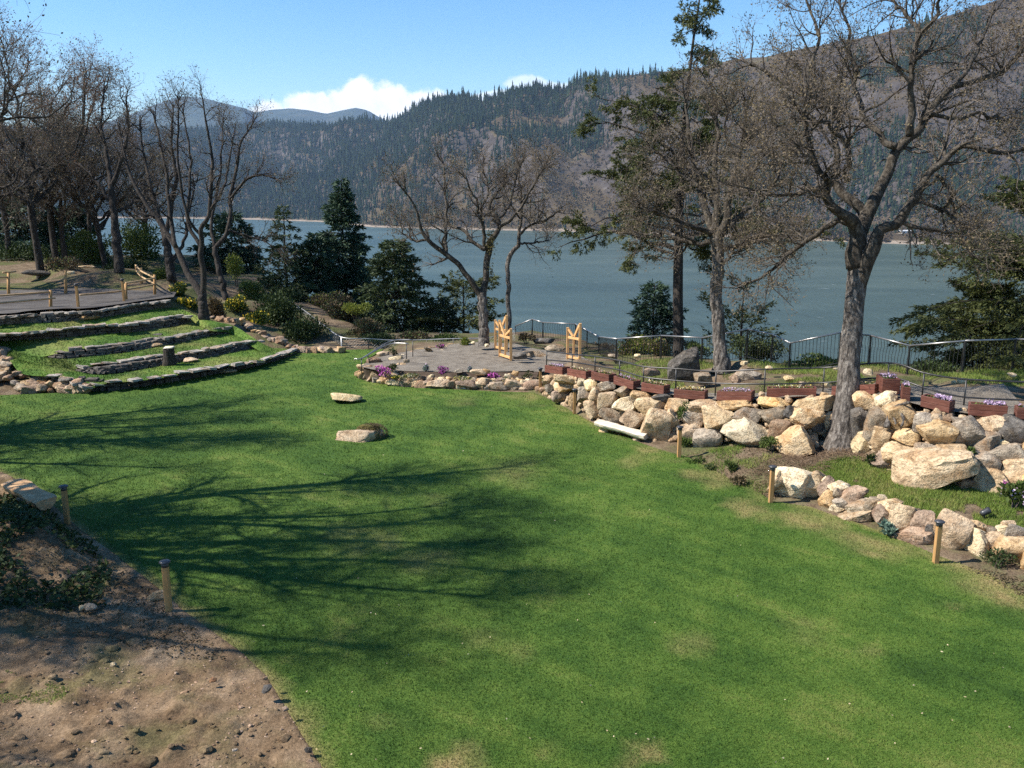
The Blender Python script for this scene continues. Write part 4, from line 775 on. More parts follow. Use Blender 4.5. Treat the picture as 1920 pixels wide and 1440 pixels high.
rubble_pile('slope of small reddish rubble at the far corner of the lawn', np.array(sp), .08, .24, ['red', 'tan', 'grey', 'red', 'red'], 'rubble_slope')

# ------------------------------------------------------------------ loose rocks, slabs, stump
def loose(name, label, cat, u, v, w, h, t, mat_, rot=0, sub=3, dfac=.9, cuts=None, push=.35, group=None):
    o = boulder(None, u, v, w, h, t, mat_, rot, sub, dfac, name, None, 1.06, push, cuts); return tag(o, label, cat, group)
loose('lawn_rock', 'flat pale rock lying bare in the lawn, farther of the two', 'rock', 650, 749, 58, 16, depth(650, 756), 'pale', -6, push=.6, dfac=1.2)
lr = thing('lawn_rock', 'tan rock topped with brown moss in the middle of the lawn', 'rock', P(677, 828)); c = P(674, 826, .0)
V, F = rock((.62, .42, .22), 4, 8, .07, -.25, -.08); sharp(mk('stone', V + c + [-.05, .25, .05], [F], M['rock_tan'], lr)); V, F = rock((.44, .36, .24), 4, 7, .09, .3, .1); c2 = c + [.28, .36, .12]; mk('moss_cap', V + c2, [F], M['moss'], lr)
n = 1100; mb = MB(); d = nrm(rng.normal(0, 1, (n, 3)) + [0, -.3, .7]); kites(mb, c2 + d * [.41, .33, .22], d + rng.normal(0, .6, (n, 3)), .08, .014); mb.build('dry_moss', M['leaf_dry'], lr, False)
loose('grey_boulder', 'big dark grey boulder standing behind the handrail beside the second oak', 'boulder', 1281, 687, 58, 62, 27.9, 'dark', 4, 4, .9, 8)
loose('garden_rock', 'brownish half buried rock behind the handrail, below the grey boulder', 'rock', 1221, 698, 34, 20, 28, 'red'); loose('garden_rock', 'grey brown rock between the grey boulder and the second oak', 'rock', 1318, 711, 36, 22, 26.6, 'grey')
loose('garden_rock', 'pinkish tan rock right of the second oak base', 'rock', 1378, 712, 24, 18, 26, 'red', -30); loose('garden_rock', 'low grey rock outcrop in the grass right of the second oak', 'rock', 1402, 705, 52, 20, 26.4, 'grey', -8)
for (u, v, w, h, t, k, lb) in [(1442, 691, 14, 10, 26.4, 'pale', 'small white rock in the grass behind the handrail left of the fence corner'), (1479, 711, 20, 12, 25, 'pale', 'pale rock in the garden behind the longest planter'), (1628, 697, 18, 12, 25.8, 'pale', 'white rock just right of the big oak trunk'),
                               (1550, 722, 10, 9, 23.4, 'pale', 'little white stone behind the planter left of the big oak'), (1395, 681, 14, 8, 27.6, 'pale', 'flat pale stone at the foot of the black fence beside the second oak'), (1505, 720, 12, 9, 24, 'tan', 'tan stone behind the right end of the longest planter'),
                               (1568, 691, 10, 7, 26, 'pale', 'small pale stone half hidden left of the big oak trunk'), (1803, 715, 16, 10, 22.6, 'pale', 'white rock at the edge of the shaded gravel ramp'), (1788, 717, 9, 7, 22.6, 'pale', 'little white stone beside the white rock at the shaded ramp'), (1897, 703, 16, 8, 24, 'pale', 'pale stones at the foot of the last fence post'),
                               (1545, 741, 16, 10, 22.5, 'tan', 'tan stone between the longest planter and the next one'), (1807, 770, 18, 12, 19.8, 'tan', 'grey tan stone between the two planters with lilac flowers'), (1355, 743, 12, 10, 23.9, 'tan', 'small tan stone against the planters left of centre'), (1428, 741, 12, 12, 22.9, 'tan', 'small tan stone left of the longest planter'),
                               (1195, 668, 12, 8, 32, 'pale', 'pale stone under the black fence near the small fir'), (1150, 668, 20, 8, 34, 'grey', 'grey rock under the fence right of the cedar gate'), (1000, 665, 60, 14, 34.5, 'grey', 'low grey rocks behind the gravel pad between the cedar gates'), (1020, 640, 40, 12, 38, 'dark', 'dark rock ledge at the foot of the black fence'),
                               (975, 668, 26, 14, 33, 'dark', 'dark rock right of the front cedar gate'), (1040, 652, 36, 12, 36, 'grey', 'grey stones in front of the black fence left of the right cedar gate'), (762, 677, 12, 7, 31, 'grey', 'grey stone at the foot of the stair handrail post'), (913, 648, 8, 7, 34.5, 'pale', 'white stone at the foot of the stage oak'), (887, 643, 8, 6, 35, 'pale', 'white stone left of the stage oak'),
                               (295, 1124, 40, 26, 14.6, 'tan', 'tan rock beside the second lamp post on the soil edge'), (433, 1416, 26, 15, 10.6, 'grey', 'grey tan stone on the bare soil at the bottom of the picture'), (500, 1293, 20, 13, 11.6, 'dark', 'dark stone on the soil close to the lawn edge'), (497, 1272, 9, 6, 11.8, 'red', 'reddish pebble at the lawn edge above the dark stone'),
                               (580, 1430, 13, 10, 10.4, 'red', 'red brown stone in the soil corner by the lawn'), (578, 1408, 14, 10, 10.5, 'dark', 'dark pebble near the soil corner by the lawn'), (535, 1330, 12, 7, 11.2, 'red', 'small reddish stone at the lawn edge below the dark stone'), (400, 1276, 14, 9, 11.9, 'red', 'red clod on the bare soil left of the dark stone'),
                               (170, 1140, 22, 14, 14, 'grey', 'grey stone in the shaded soil below the ivy'), (155, 1140, 12, 9, 14, 'pale', 'pale pebble in the shaded soil below the ivy'), (213, 1247, 12, 8, 12.4, 'pale', 'pale pebble in the middle of the bare soil'), (345, 1300, 16, 9, 11.8, 'red', 'brown clod in the middle of the bare soil'), (240, 1408, 14, 8, 10.8, 'grey', 'grey clod near the bottom of the soil'),
                               (295, 636, 26, 20, 35.4, 'dark', 'dark rounded boulder set in the middle terrace wall'), (133, 512, 14, 7, 46, 'pale', 'yellowish pale block at the back of the gravel platform'), (215, 520, 40, 12, 46.5, 'dark', 'dark rock at the back of the gravel platform'), (70, 512, 50, 12, 46, 'dark', 'long dark rock at the back left of the gravel platform')]:
    p = PD(u, v, t); 
    loose('rock' if h > 8 else 'pebble', lb, 'rock', u, v, w, h, t, k, rng.uniform(-8, 8), 2 if w < 30 else 3)
for (u, v, w, h, z, lb) in [(163, 597, 40, 6, 1.76, 'pale flat step slab at the foot of the topmost terrace wall'), (215, 619, 30, 9, 1.26, 'orange step slab at the foot of the fourth terrace wall'), (287, 648, 28, 9, .86, 'tan step slab beside the dark boulder on the middle terrace'), (355, 677, 32, 8, .44, 'tan step slab right of the tree stump'), (425, 698, 32, 9, .03, 'orange step slab at the foot of the lowest terrace wall'),
                            (160, 501, 30, 6, 2.75, 'wide pale slab on the rocks behind the gravel platform')]:
    t = depth(u, v, z) if z < 2.5 else 46.5; c = PD(u, v, t); a = w * t / FPX / 2; V, F = rock((a, .28, .075), 3, 8, .05, -math.atan2(c[0], c[1]) + .3, 0, .6, .9); sharp(tag(mk('step_slab', V + c + [0, .1, .03], [F], M['rock_tan'] if 'orange' not in lb else M['rock_orange']), lb, 'stone slab'))
st = thing('tree_stump', 'dark cut tree stump standing in the second terrace wall', 'stump', P(318, 684, .4)); c = P(318, 684, .4); mb = MB(); zz = np.array([-.1, .1, .3, .5, .66]); q = v3(c[0] + .02 * zz, c[1] + 0 * zz, c[2] + zz); tubes(mb, q, np.array([.30, .24, .21, .20, .205]), 12, True); o = mb.build('trunk', M['bark_dark'], st)
V, F = rock((.21, .21, .03), 2, 3, .03); mk('cut_top', V + q[-1] + [0, 0, .0], [F], M['log'], st)

dw = []
for pts in ([(1662, 802), (1668, 782), (1678, 766), (1692, 758), (1706, 754)], [(1678, 766), (1688, 772), (1694, 786), (1690, 800)], [(1668, 782), (1676, 784), (1680, 796)]):
    q = resample(np.array([wall_pt(u, v, -.34) for u, v in pts]), 14); dw.append(q)
mb = MB()
for q, r_ in zip(dw, (.075, .05, .04)): tubes(mb, q, np.linspace(r_, r_ * .35, 14) * (1 + .2 * np.sin(np.arange(14) * 1.7)), 9, True, disp=lambda V: fbm(V * 14, 3) * .03)
tag(mb.build('driftwood_root', M['bark_oak']), 'weathered grey driftwood root draped over a boulder right of the big oak', 'driftwood')
# ------------------------------------------------------------------ benches
def log_bench(label, p0, p1, wid, thk, mat_, legs, legmat):
    r = thing('log_bench', label, 'bench', (np.asarray(p0) + p1) / 2 - [0, 0, .3]); d = np.asarray(p1, float) - p0; L = np.linalg.norm(d); T = d / L; S_ = np.cross(T, [0, 0, 1.]); S_ /= np.linalg.norm(S_); Up = np.cross(S_, T); n = 26; k = 14; V = []
    for i in range(n):
        f = i / (n - 1); e = 1 - .22 * (abs(f - .5) * 2) ** 6; wv = wid * (1 + .12 * math.sin(7 * f + 1)) * e
        for j in range(k):
            a = 2 * math.pi * j / k; x = math.cos(a) * wv / 2; y = math.sin(a) * (thk * .12 if math.sin(a) > 0 else thk * (1 + .1 * math.sin(9 * f)))
            V.append(np.asarray(p0) + T * (f * L + rng.normal(0, .006) + (.05 * math.cos(a) if i in (0, n - 1) else 0)) + S_ * (x + rng.normal(0, .005)) + Up * (y + rng.normal(0, .004)))
    idx = np.arange(n * k).reshape(n, k); F = np.stack([idx[:-1], np.roll(idx[:-1], -1, 1), np.roll(idx[1:], -1, 1), idx[1:]], -1).reshape(-1, 4); o = mk('seat', np.array(V), [F, idx[:1, ::-1], idx[-1:]], mat_, r); sharp(o, 40)
    for f in legs:
        q = np.asarray(p0) + d * f; Vr, Fr = rock((.15, .13, .16), 2, 8, .07); o = mk('support_stone', Vr + q - [0, 0, thk + .13], [Fr], legmat, r)
    return r
p0 = PD(1119, 789, depth(1125, 807)); p1 = PD(1212, 815, depth(1205, 829)); log_bench('split log bench on two stones in front of the boulder wall', p0, p1, .42, .14, M['log'], (.14, .82), M['rock_tan'])
p0 = PD(22, 902, 19.4) ; p1 = PD(86, 938, 18.1); lb_ = log_bench('half log bench with a reddish cut top beside the ivy', p0, p1, .5, .2, M['log_red'], (.3, .8), M['rock_grey'])

# ------------------------------------------------------------------ low lamp posts round the lawn
def lamp_post(u, vb, vt, label, z=0.0, w=.092, group='low wooden lamp posts'):
    b = P(u, vb, z); t = depth(u, vb, z); x = PD(u, vt, t); h = float(np.linalg.norm(x - b)) * 1.0; h = float(x[2] - b[2]) / 1.0; h = max(h, .6); r = thing('lamp_post', label, 'lamp post', b, group)
    mb = MB(); bar(mb, b - [0, 0, .12], b + [0, 0, h - .10], w, w, .008); mb.build('post', M['cedar_post'], r, False)
    mb = MB(); n = 10; zz = np.array([h - .10, h - .03]); tubes(mb, v3(0 * zz, 0 * zz, zz) + b, np.array([.058, .062]), n, True); mb.build('collar', M['lamp_cap'], r)
    mb = MB(); zz = np.array([h - .03, h - .012, h + .004, h + .012]); tubes(mb, v3(0 * zz, 0 * zz, zz) + b, np.array([.088, .092, .07, .02]), 14, True); mb.build('cap', M['lamp_cap'], r)
    return r
lamp_post(1754, 1055, 970, 'wooden lamp post nearest the camera, in front of the large mottled edging boulders'); lamp_post(1445, 942, 869, 'wooden lamp post beside the dazzling pale boulder'); lamp_post(1273, 857, 796, 'wooden lamp post between the log bench and the weedy bed')
lamp_post(1077, 776, 727, 'wooden lamp post at the low left part of the boulder wall'); lamp_post(1013, 736, 688, 'farthest lawn lamp post, next to the first planter'); lamp_post(127, 985, 905, 'wooden lamp post between the half log bench and the lawn'); lamp_post(317, 1147, 1043, 'shaded lamp post at the soil edge with a tan rock')
lamp_post(147, 577, 531, 'lamp post with a pale top on the gravel platform, left of the two there', 2.12); lamp_post(233, 566, 522, 'lamp post with a pale top on the gravel platform, next to the cedar rails', 2.12)
gs_ = thing('garden_spotlight', 'small black garden spotlight in the grassy bank', 'spotlight', gpt(1846, 963, depth(1846, 963, .42))); c = np.array(gs_.location); mb = MB(); tubes(mb, np.array([c - [0, 0, .05], c + [0, 0, .1]]), np.array([.015, .015]), 6, True); mb.build('stake', M['lamp_cap'], gs_)
mb = MB(); q = np.array([[-.07, .0, .10], [-.02, 0, .13], [.05, 0, .17], [.09, 0, .19]]); tubes(mb, q + c, np.array([.05, .06, .065, .07]), 10, True); mb.build('lamp_head', M['lamp_cap'], gs_)

# ------------------------------------------------------------------ redwood planters along the ramp
def planter(a, b, label, flower, dep=.30, hgt=.27, flowers=40):
    a = np.asarray(a, float); b = np.asarray(b, float); T = b - a; T[2] = 0; L = np.linalg.norm(T); T = T / L; Nn = np.array([-T[1], T[0], 0]); z0 = min(a[2], b[2]) - .02; slope = (b[2] - a[2]); A = np.array([a[0], a[1], a[2]]); r = thing('planter_box', label, 'planter', (a + b) / 2, 'redwood planter boxes along the ramp')
    th = .022; dz = np.array([0, 0, slope / 2]); Zh = np.array([0, 0, 1.]); mid = (a + b) / 2; mb = MB()
    for k in (0, 1):                                                     # two boards high
        zc = hgt * (.25 + .5 * k); hh = hgt * .25 - .003
        for s in (0, 1): bevel_box(mb, mid + Nn * (th + s * (dep - 2 * th)) + Zh * zc, T * L / 2 + dz, Nn * th * .95, Zh * hh, .005)
        for s in (-1, 1): bevel_box(mb, mid + T * s * (L / 2 - th) + dz * s + Nn * dep / 2 + Zh * zc, T * th * .95, Nn * (dep / 2 - 2 * th - .002), Zh * hh, .005)
    mb.build('box', M['redwood'], r, False)
    mb = MB(); n1, n2 = 16, 6; f1, f2 = np.meshgrid(np.linspace(-1, 1, n1), np.linspace(0, 1, n2)); V = mid + f1[..., None] * (T * (L / 2 - 2 * th) + dz) + (f2[..., None] * (dep - 4 * th) + 2 * th) * Nn + Zh * (hgt - .05) ; V[..., 2] += fbm(V * 9, 3) * .05
    idx = np.arange(n1 * n2).reshape(n2, n1); mk('soil', V, [np.stack([idx[:-1, :-1], idx[:-1, 1:], idx[1:, 1:], idx[1:, :-1]], -1).reshape(-1, 4)], M['soil'], r)
    def spot(n, lo=-.9, hi=.9): return mid + rng.uniform(lo, hi, n)[:, None] * (T * L / 2 + dz) * .9 + (rng.uniform(.25, .75, n) * dep)[:, None] * Nn + Zh * (hgt - .04)
    mb = MB(); q = spot(90); kites(mb, q, rng.normal(0, .8, (90, 3)) + [0, 0, 1], rng.uniform(.04, .09, 90), .03); mb.build('leaves', M['leaf_mid'], r, False)
    if flowers:
        mb = MB(); q = spot(flowers * 3, *((-.9, .9) if flowers < 60 else (-.25, .95))) + [0, 0, .04] + rng.uniform(0, .07, flowers * 3)[:, None] * Zh; kites(mb, q, rng.normal(0, 1, (flowers * 3, 3)) + [0, 0, .5], rng.uniform(.025, .045, flowers * 3), .035); mb.build('flower_foliage', M[flower], r, False)
    return r
def rampz(u, v):
    vb, tb_, vt, tt = wall_tab(u); return PD(u, v, tt + .02)
ORD = ['first', 'second', 'third', 'fourth', 'fifth', 'sixth', 'seventh']
PL = [((1021, 698), (1054, 703), 'planter box at the pad end of the row, beside the farthest lawn lamp post', 'petal_lilac', 30), ((1063, 705), (1098, 711), 'second planter box counted from the gravel pad', 'petal_mix', 20), ((1108, 711), (1141, 718), 'third planter box counted from the gravel pad', 'petal_mix', 15), ((1150, 720), (1187, 731), 'fourth planter box counted from the gravel pad', 'petal_lilac', 18),
      ((1202, 733), (1244, 740), 'fifth planter box from the pad, where the handrail turns level', 'petal_mix', 18), ((1263, 746), (1321, 751), 'sixth planter box from the pad, below the grey boulder', 'petal_mix', 45), ((1343, 751), (1408, 752), 'seventh planter box from the pad, below the second oak, with small pale flowers', 'petal_lilac', 45), ((1437, 746), (1530, 746), 'longest planter box, midway between the second oak and the big oak', 'petal_mix', 20),
      ((1558, 742), (1639, 739), 'planter box half hidden behind the big oak trunk', 'petal_mix', 20), ((1725, 762), (1779, 775), 'planter box with a clump of lilac flowers, right of the turned boxes', 'petal_lilac', 80), ((1816, 779), (1888, 784), 'planter box with lilac flowers partly shaded at its right end', 'petal_lilac', 90), ((1905, 786), (1985, 790), 'planter box cut off by the right edge of the picture', 'petal_lilac', 30)]
for a, b, lb, fl, nf in PL: planter(rampz(*a), rampz(*b), lb, fl, flowers=nf, hgt=.26 if a[0] > 1700 else .25)
a = rampz(1653, 738); planter(a, a + np.array([.40, -.06, 0.0]), 'turned planter box seen end on, right of the big oak, with its shaded long side', 'petal_lilac', .62, .36, 30)
a = rampz(1690, 751); planter(a, a + np.array([.17, -.06, -.02]), 'narrow planter box end between the turned box and the lilac clump', 'petal_lilac', .45, .33, 20)

# ------------------------------------------------------------------ pipe handrail along the ramp
HR = [(1025, 659, 684, .62), (1073, 665, 687, .6), (1116, 669, 696, .5), (1162, 677, 704, .5), (1207, 688, 719, .45), (1268, 692, 728, .45), (1343, 697, 733, .42), (1435, 693, 739, .42), (1546, 690, 737, .42), (1667, 681, 727, .6), (1733, 700, 744, .75), (1812, 712, 768, .75), (1975, 719, 776, .75)]
hr = thing('ramp_handrail', 'long two bar black pipe handrail behind the planters', 'handrail', gpt(1435, 739, 23.4)); tp_ = []; lo_ = []
for (u, vt_, vb_, dt) in HR:
    t = float(wall_tab(u)[3] + dt); a = PD(u, vt_, t); b = PD(u, vb_ + 4, t); b[:2] = a[:2]; mb = MB(); tubes(mb, np.array([b - [0, 0, .1], a]), np.array([.019, .019]), 8, True); mb.build('post', M['metal_black'], hr); tp_.append(a); lo_.append(a * .42 + b * .58)
for Q in (tp_, lo_):
    mb = MB(); q = resample(np.array(Q), 90); tubes(mb, q + [0, 0, .01], np.full(90, .021), 8, True); mb.build('rail', M['metal_dim'], hr)

# ------------------------------------------------------------------ black picket fence along the cliff
FN = [(966, 612, 43), (998, 599, 42), (1018, 605, 41.4), (1079, 608, 40), (1101, 620, 38.4), (1123, 632, 37), (1156, 636, 33.6), (1240, 630, 32.65), (1317, 634, 31), (1402, 618, 30.15), (1449, 628, 29.2), (1482, 644, 27.8), (1577, 624, 27.2), (1633, 630, 27.6), (1706, 649, 26.4), (1810, 640, 25.24), (1905, 637, 25.6), (2050, 640, 24.6)]
fn = thing('picket_fence', 'black metal picket fence zigzagging along the cliff edge', 'fence', PD(1402, 670, 28.3)); FP = [PD(*q) for q in FN]; FH = .99
for p in FP:
    mb = MB(); bar(mb, p - [0, 0, FH + .5], p + [0, 0, .0], .05, .05, .006); mb.build('post', M['metal_black'], fn, False)
for i in range(len(FP) - 1):
    a, b = FP[i], FP[i + 1]; d = b - a; L = np.linalg.norm(d); T = d / L; S_ = np.cross(T, [0, 0, 1.]); S_ /= np.linalg.norm(S_); n = max(4, int(L / .105)); mb = MB(); f = (np.arange(n) + .5) / n; base = a + f[:, None] * d; zz = np.array([-.02, -.10, -.24, -.42, -FH + .06]); bow = np.array([0, .028, .045, 0, 0]) 
    Q = base[:, None, :] + zz[None, :, None] * np.array([0, 0, 1.]) - S_ * bow[None, :, None]; tubes(mb, Q, np.full(Q.shape[:2], .0075), 4); mb.build('pickets', M['metal_black'], fn)
    mb = MB(); tubes(mb, np.array([a, b]) + [0, 0, .015], np.array([.028, .028]), 14, True); mb.build('top_rail', M['metal_rail'], fn)
    mb = MB(); bar(mb, a - [0, 0, FH - .05], b - [0, 0, FH - .05], .03, .02, .003); mb.build('bottom_rail', M['metal_black'], fn, False)

# ------------------------------------------------------------------ handrails at the steps, chain link fence, cedar rails
def rail_thing(label, paths, posts, z=.021, mat_='metal_rail', pm='metal_black'):
    r = thing('stair_handrail', label, 'handrail', posts[0][1])
    for q in paths: mb = MB(); q = resample(np.array(q), max(12, 6 * len(q))); tubes(mb, q, np.full(len(q), z), 8, True); mb.build('rail', M[mat_], r)
    for a, b in posts: mb = MB(); tubes(mb, np.array([b - [0, 0, .1], a]), np.array([.018, .018]), 8, True); mb.build('post', M[pm], r)
    return r
tA = 31.6
rail_thing('front metal handrail sloping down the steps beside the stage pad', [[PD(665, 677, tA), PD(666, 672, tA), PD(678, 672, tA), PD(727, 646, tA + 1.2), PD(762, 644, tA + 1.0), PD(766, 646, tA + 1)]], [(PD(678, 672, tA), PD(678, 694, tA)), (PD(762, 644, tA + 1), PD(762, 675, tA + 1))])
rail_thing('rear metal handrail sloping down the steps beside the stage pad', [[PD(680, 671, tA + 1.4), PD(732, 640, tA + 2.6), PD(774, 637, tA + 2.6)]], [(PD(690, 667, tA + 1.6), PD(690, 690, tA + 1.6)), (PD(774, 637, tA + 2.6), PD(774, 664, tA + 2.6))])
cl = thing('chain_link_fence', 'grey chain link fence running down the shrubby bank to the lawn corner', 'fence', P(640, 655)); CL = [(455, 537, 52), (478, 542, 50), (520, 553, 47.5), (560, 575, 44.5), (600, 604, 41.5), (640, 632, 38.8), (690, 635, 38.8), (740, 638, 38.8), (800, 637, 38.8), (850, 635, 38.6), (905, 634, 38.6), (935, 629, 38.6), (966, 616, 41)]
CT_ = [PD(*q) for q in CL]
for i, p in enumerate(CT_[:-1]):
    mb = MB(); tubes(mb, np.array([p - [0, 0, 1.1 if i < 6 else .9], p]), np.array([.03, .03] if i == 5 else [.022, .022]), 8, True); mb.build('post', M['metal_galv' if i < 6 else 'metal_black'], cl)
mb = MB(); q = resample(np.array(CT_), 80); tubes(mb, q, np.full(80, .02), 8, True); mb.build('top_rail', M['metal_galv'], cl)
for i in range(len(CT_) - 1):
    a, b = CT_[i], CT_[i + 1]; d = b - a; L = np.linalg.norm(d); n = int(L / .13); h = .95; mb = MB(); S0 = []; 
    for k in range(-int(h / .13), n):
        for sg in (1, -1):
            f0, f1 = k * .13 / L, (k * .13 + h) / L; z0, z1 = (0, -h) if sg > 0 else (-h, 0); c0, c1 = max(f0, 0), min(f1, 1)
            if c1 <= c0: continue
            g0, g1 = (c0 - f0) / (f1 - f0), (c1 - f0) / (f1 - f0); S0.append([a + d * c0 + [0, 0, z0 + (z1 - z0) * g0], a + d * c1 + [0, 0, z0 + (z1 - z0) * g1]])
    tubes(mb, np.array(S0), np.full((len(S0), 2), .0028), 3); mb.build('wire_mesh', M['metal_galv'], cl)
def cedar_rails(label, posts, rails):
    r = thing('cedar_rail_fence', label, 'fence', posts[0][0])
    for b, t in posts: mb = MB(); q = np.array([b - [0, 0, .1], (b + t) / 2, t]); tubes(mb, q, np.array([.07, .066, .062]), 9, True); mb.build('post', M['cedar_post'], r)
    for a, b in rails: mb = MB(); m_ = (np.asarray(a) + b) / 2 - [0, 0, .012]; tubes(mb, resample(np.array([a, m_, b]), 7), np.linspace(.042, .036, 7), 8, True); mb.build('rail', M['rail_wood'], r)
    return r
def pt2(u, v, t): return PD(u, v, t)
cedar_rails('cedar post and rail fence at the right corner of the gravel platform', [(PD(290, 556, 40.5), PD(290, 515, 40.5)), (PD(265, 538, 43.6), PD(265, 502, 43.6)), (PD(255, 530, 46), PD(255, 496, 46)), (PD(236, 566, 38.6), PD(236, 532, 38.6))], [(PD(236, 531, 38.6), PD(291, 521, 40.5)), (PD(236, 543, 38.6), PD(291, 533, 40.5)), (PD(262, 507, 43.6), PD(290, 521, 40.5)), (PD(264, 518, 43.6), PD(290, 532, 40.5)), (PD(254, 497, 46), PD(264, 507, 43.6)), (PD(255, 508, 46), PD(264, 518, 43.6)), (PD(150, 553, 36.6), PD(234, 545, 38.4))])
cedar_rails('cedar rail fence at the left of the gravel platform', [(PD(95, 582, 36), PD(95, 544, 36)), (PD(16, 560, 40), PD(16, 512, 40)), (PD(123, 552, 41), PD(123, 507, 41)), (PD(-90, 592, 34), PD(-90, 550, 34))], [(PD(-90, 560, 34), PD(96, 547, 36)), (PD(-90, 575, 34), PD(104, 559, 36)), (PD(16, 520, 40), PD(-80, 515, 38)), (PD(5, 511, 40), PD(30, 509, 40.5))])

# ------------------------------------------------------------------ cedar frames on the stage pad
def cedar_frame(label, l, r_, thick=.098):
    """two square posts, braces meeting in a V on the middle rail, a stile below and a bottom rail"""
    (u0, b0, t0), (u1, b1, t1) = l, r_; z = PADZ + .04; A = P(u0, b0, z); B = P(u1, b1, z); AT = PD(u0, t0, depth(u0, b0, z)); BT = PD(u1, t1, depth(u1, b1, z)); hA = AT[2] - A[2]; hB = BT[2] - B[2]; r = thing('timber_gate', label, 'gate', (A + B) / 2, 'cedar gates on the gravel pad'); Zh = np.array([0, 0, 1.])
    for p, h in ((A, hA), (B, hB)): mb = MB(); bar(mb, p - Zh * .03, p + Zh * h, thick, thick, .007); mb.build('post', M['cedar'], r, False)
    d = B - A; T = d / np.linalg.norm(d); e = T * thick * .5; hm = min(hA, hB) * .70; mid = (A + B) / 2 + Zh * hm; w2 = thick * .8
    mb = MB(); bar(mb, A + e + Zh * hm, B - e + Zh * hm, w2, thick * .9, .006); mb.build('middle_rail', M['cedar'], r, False)
    mb = MB(); bar(mb, A + e + Zh * .12, B - e + Zh * .12, w2, thick * .9, .006); mb.build('bottom_rail', M['cedar'], r, False)
    mb = MB(); bar(mb, (A + B) / 2 + Zh * (.12 + thick * .46), mid - Zh * thick * .46, thick * .8, w2 * .95, .006); mb.build('stile', M['cedar'], r, False)
    for p, h, s in ((A, hA, 1), (B, hB, -1)): mb = MB(); bar(mb, p + e * s + Zh * (h - .07), mid + Zh * thick * .62 - T * s * .035, w2 * .9, thick * .85, .006); mb.build('brace', M['cedar'], r, False)
    return r
cedar_frame('cedar gate with a V brace standing alone behind the first planters', (1064, 674, 612), (1087, 679, 604)); cedar_frame('front one of the two cedar gates beside the stage oak', (937, 670, 598), (958, 677, 614)); cedar_frame('rear one of the two cedar gates, with the tallest post', (929, 656, 598), (950, 660, 589))
# ------------------------------------------------------------------ trees
def grow(Pn, Rn, per, ang, length, m, gnarl, up, rfac, smin=.2, rmin=.002, taper=.25):
    """children for a set of branches: all branches at once"""
    n, m0, _ = Pn.shape; i = np.repeat(np.arange(n), per); N_ = len(i); s = smin + (1 - smin) * rng.uniform(0, 1, N_); k = s * (m0 - 1); k0 = np.minimum(k.astype(int), m0 - 2); f = (k - k0)[:, None]
    p0 = Pn[i, k0] * (1 - f) + Pn[i, k0 + 1] * f; T = nrm(Pn[i, k0 + 1] - Pn[i, k0]); r0 = (Rn[i, k0] * (1 - f[:, 0]) + Rn[i, k0 + 1] * f[:, 0]) * rfac
    A = rng.normal(size=(N_, 3)); A = nrm(A - T * (A * T).sum(1, keepdims=True)); th = ang * rng.uniform(.6, 1.35, N_)[:, None]; D = nrm(np.cos(th) * T + np.sin(th) * A + np.array([0, 0, up]))
    L = length * rng.uniform(.55, 1.3, N_) * (1.15 - .55 * s); out = np.empty((N_, m, 3)); out[:, 0] = p0; step = (L / (m - 1))[:, None]
    for j in range(1, m):
        D = nrm(D + rng.normal(0, gnarl, (N_, 3)) + np.array([0, 0, up * .25])); out[:, j] = out[:, j - 1] + D * step
    R2 = np.maximum(r0, rmin)[:, None] * np.linspace(1, taper, m)[None]; R2 = np.maximum(R2, rmin * .8); return out, R2
def limb_world(pts, t0, m=16, gn=.0):
    """a limb read off the photograph: (u, v, width in photo pixels, depth offset)"""
    a = np.array(pts, float); q = resample(a, m); W_ = np.array([PD(u, v, t0 + d) for u, v, w, d in q]); R_ = q[:, 2] / 2 * (t0 + q[:, 3]) / FPX
    if gn: W_[1:-1] += rng.normal(0, gn, (m - 2, 3))
    return W_, np.maximum(R_, .006)
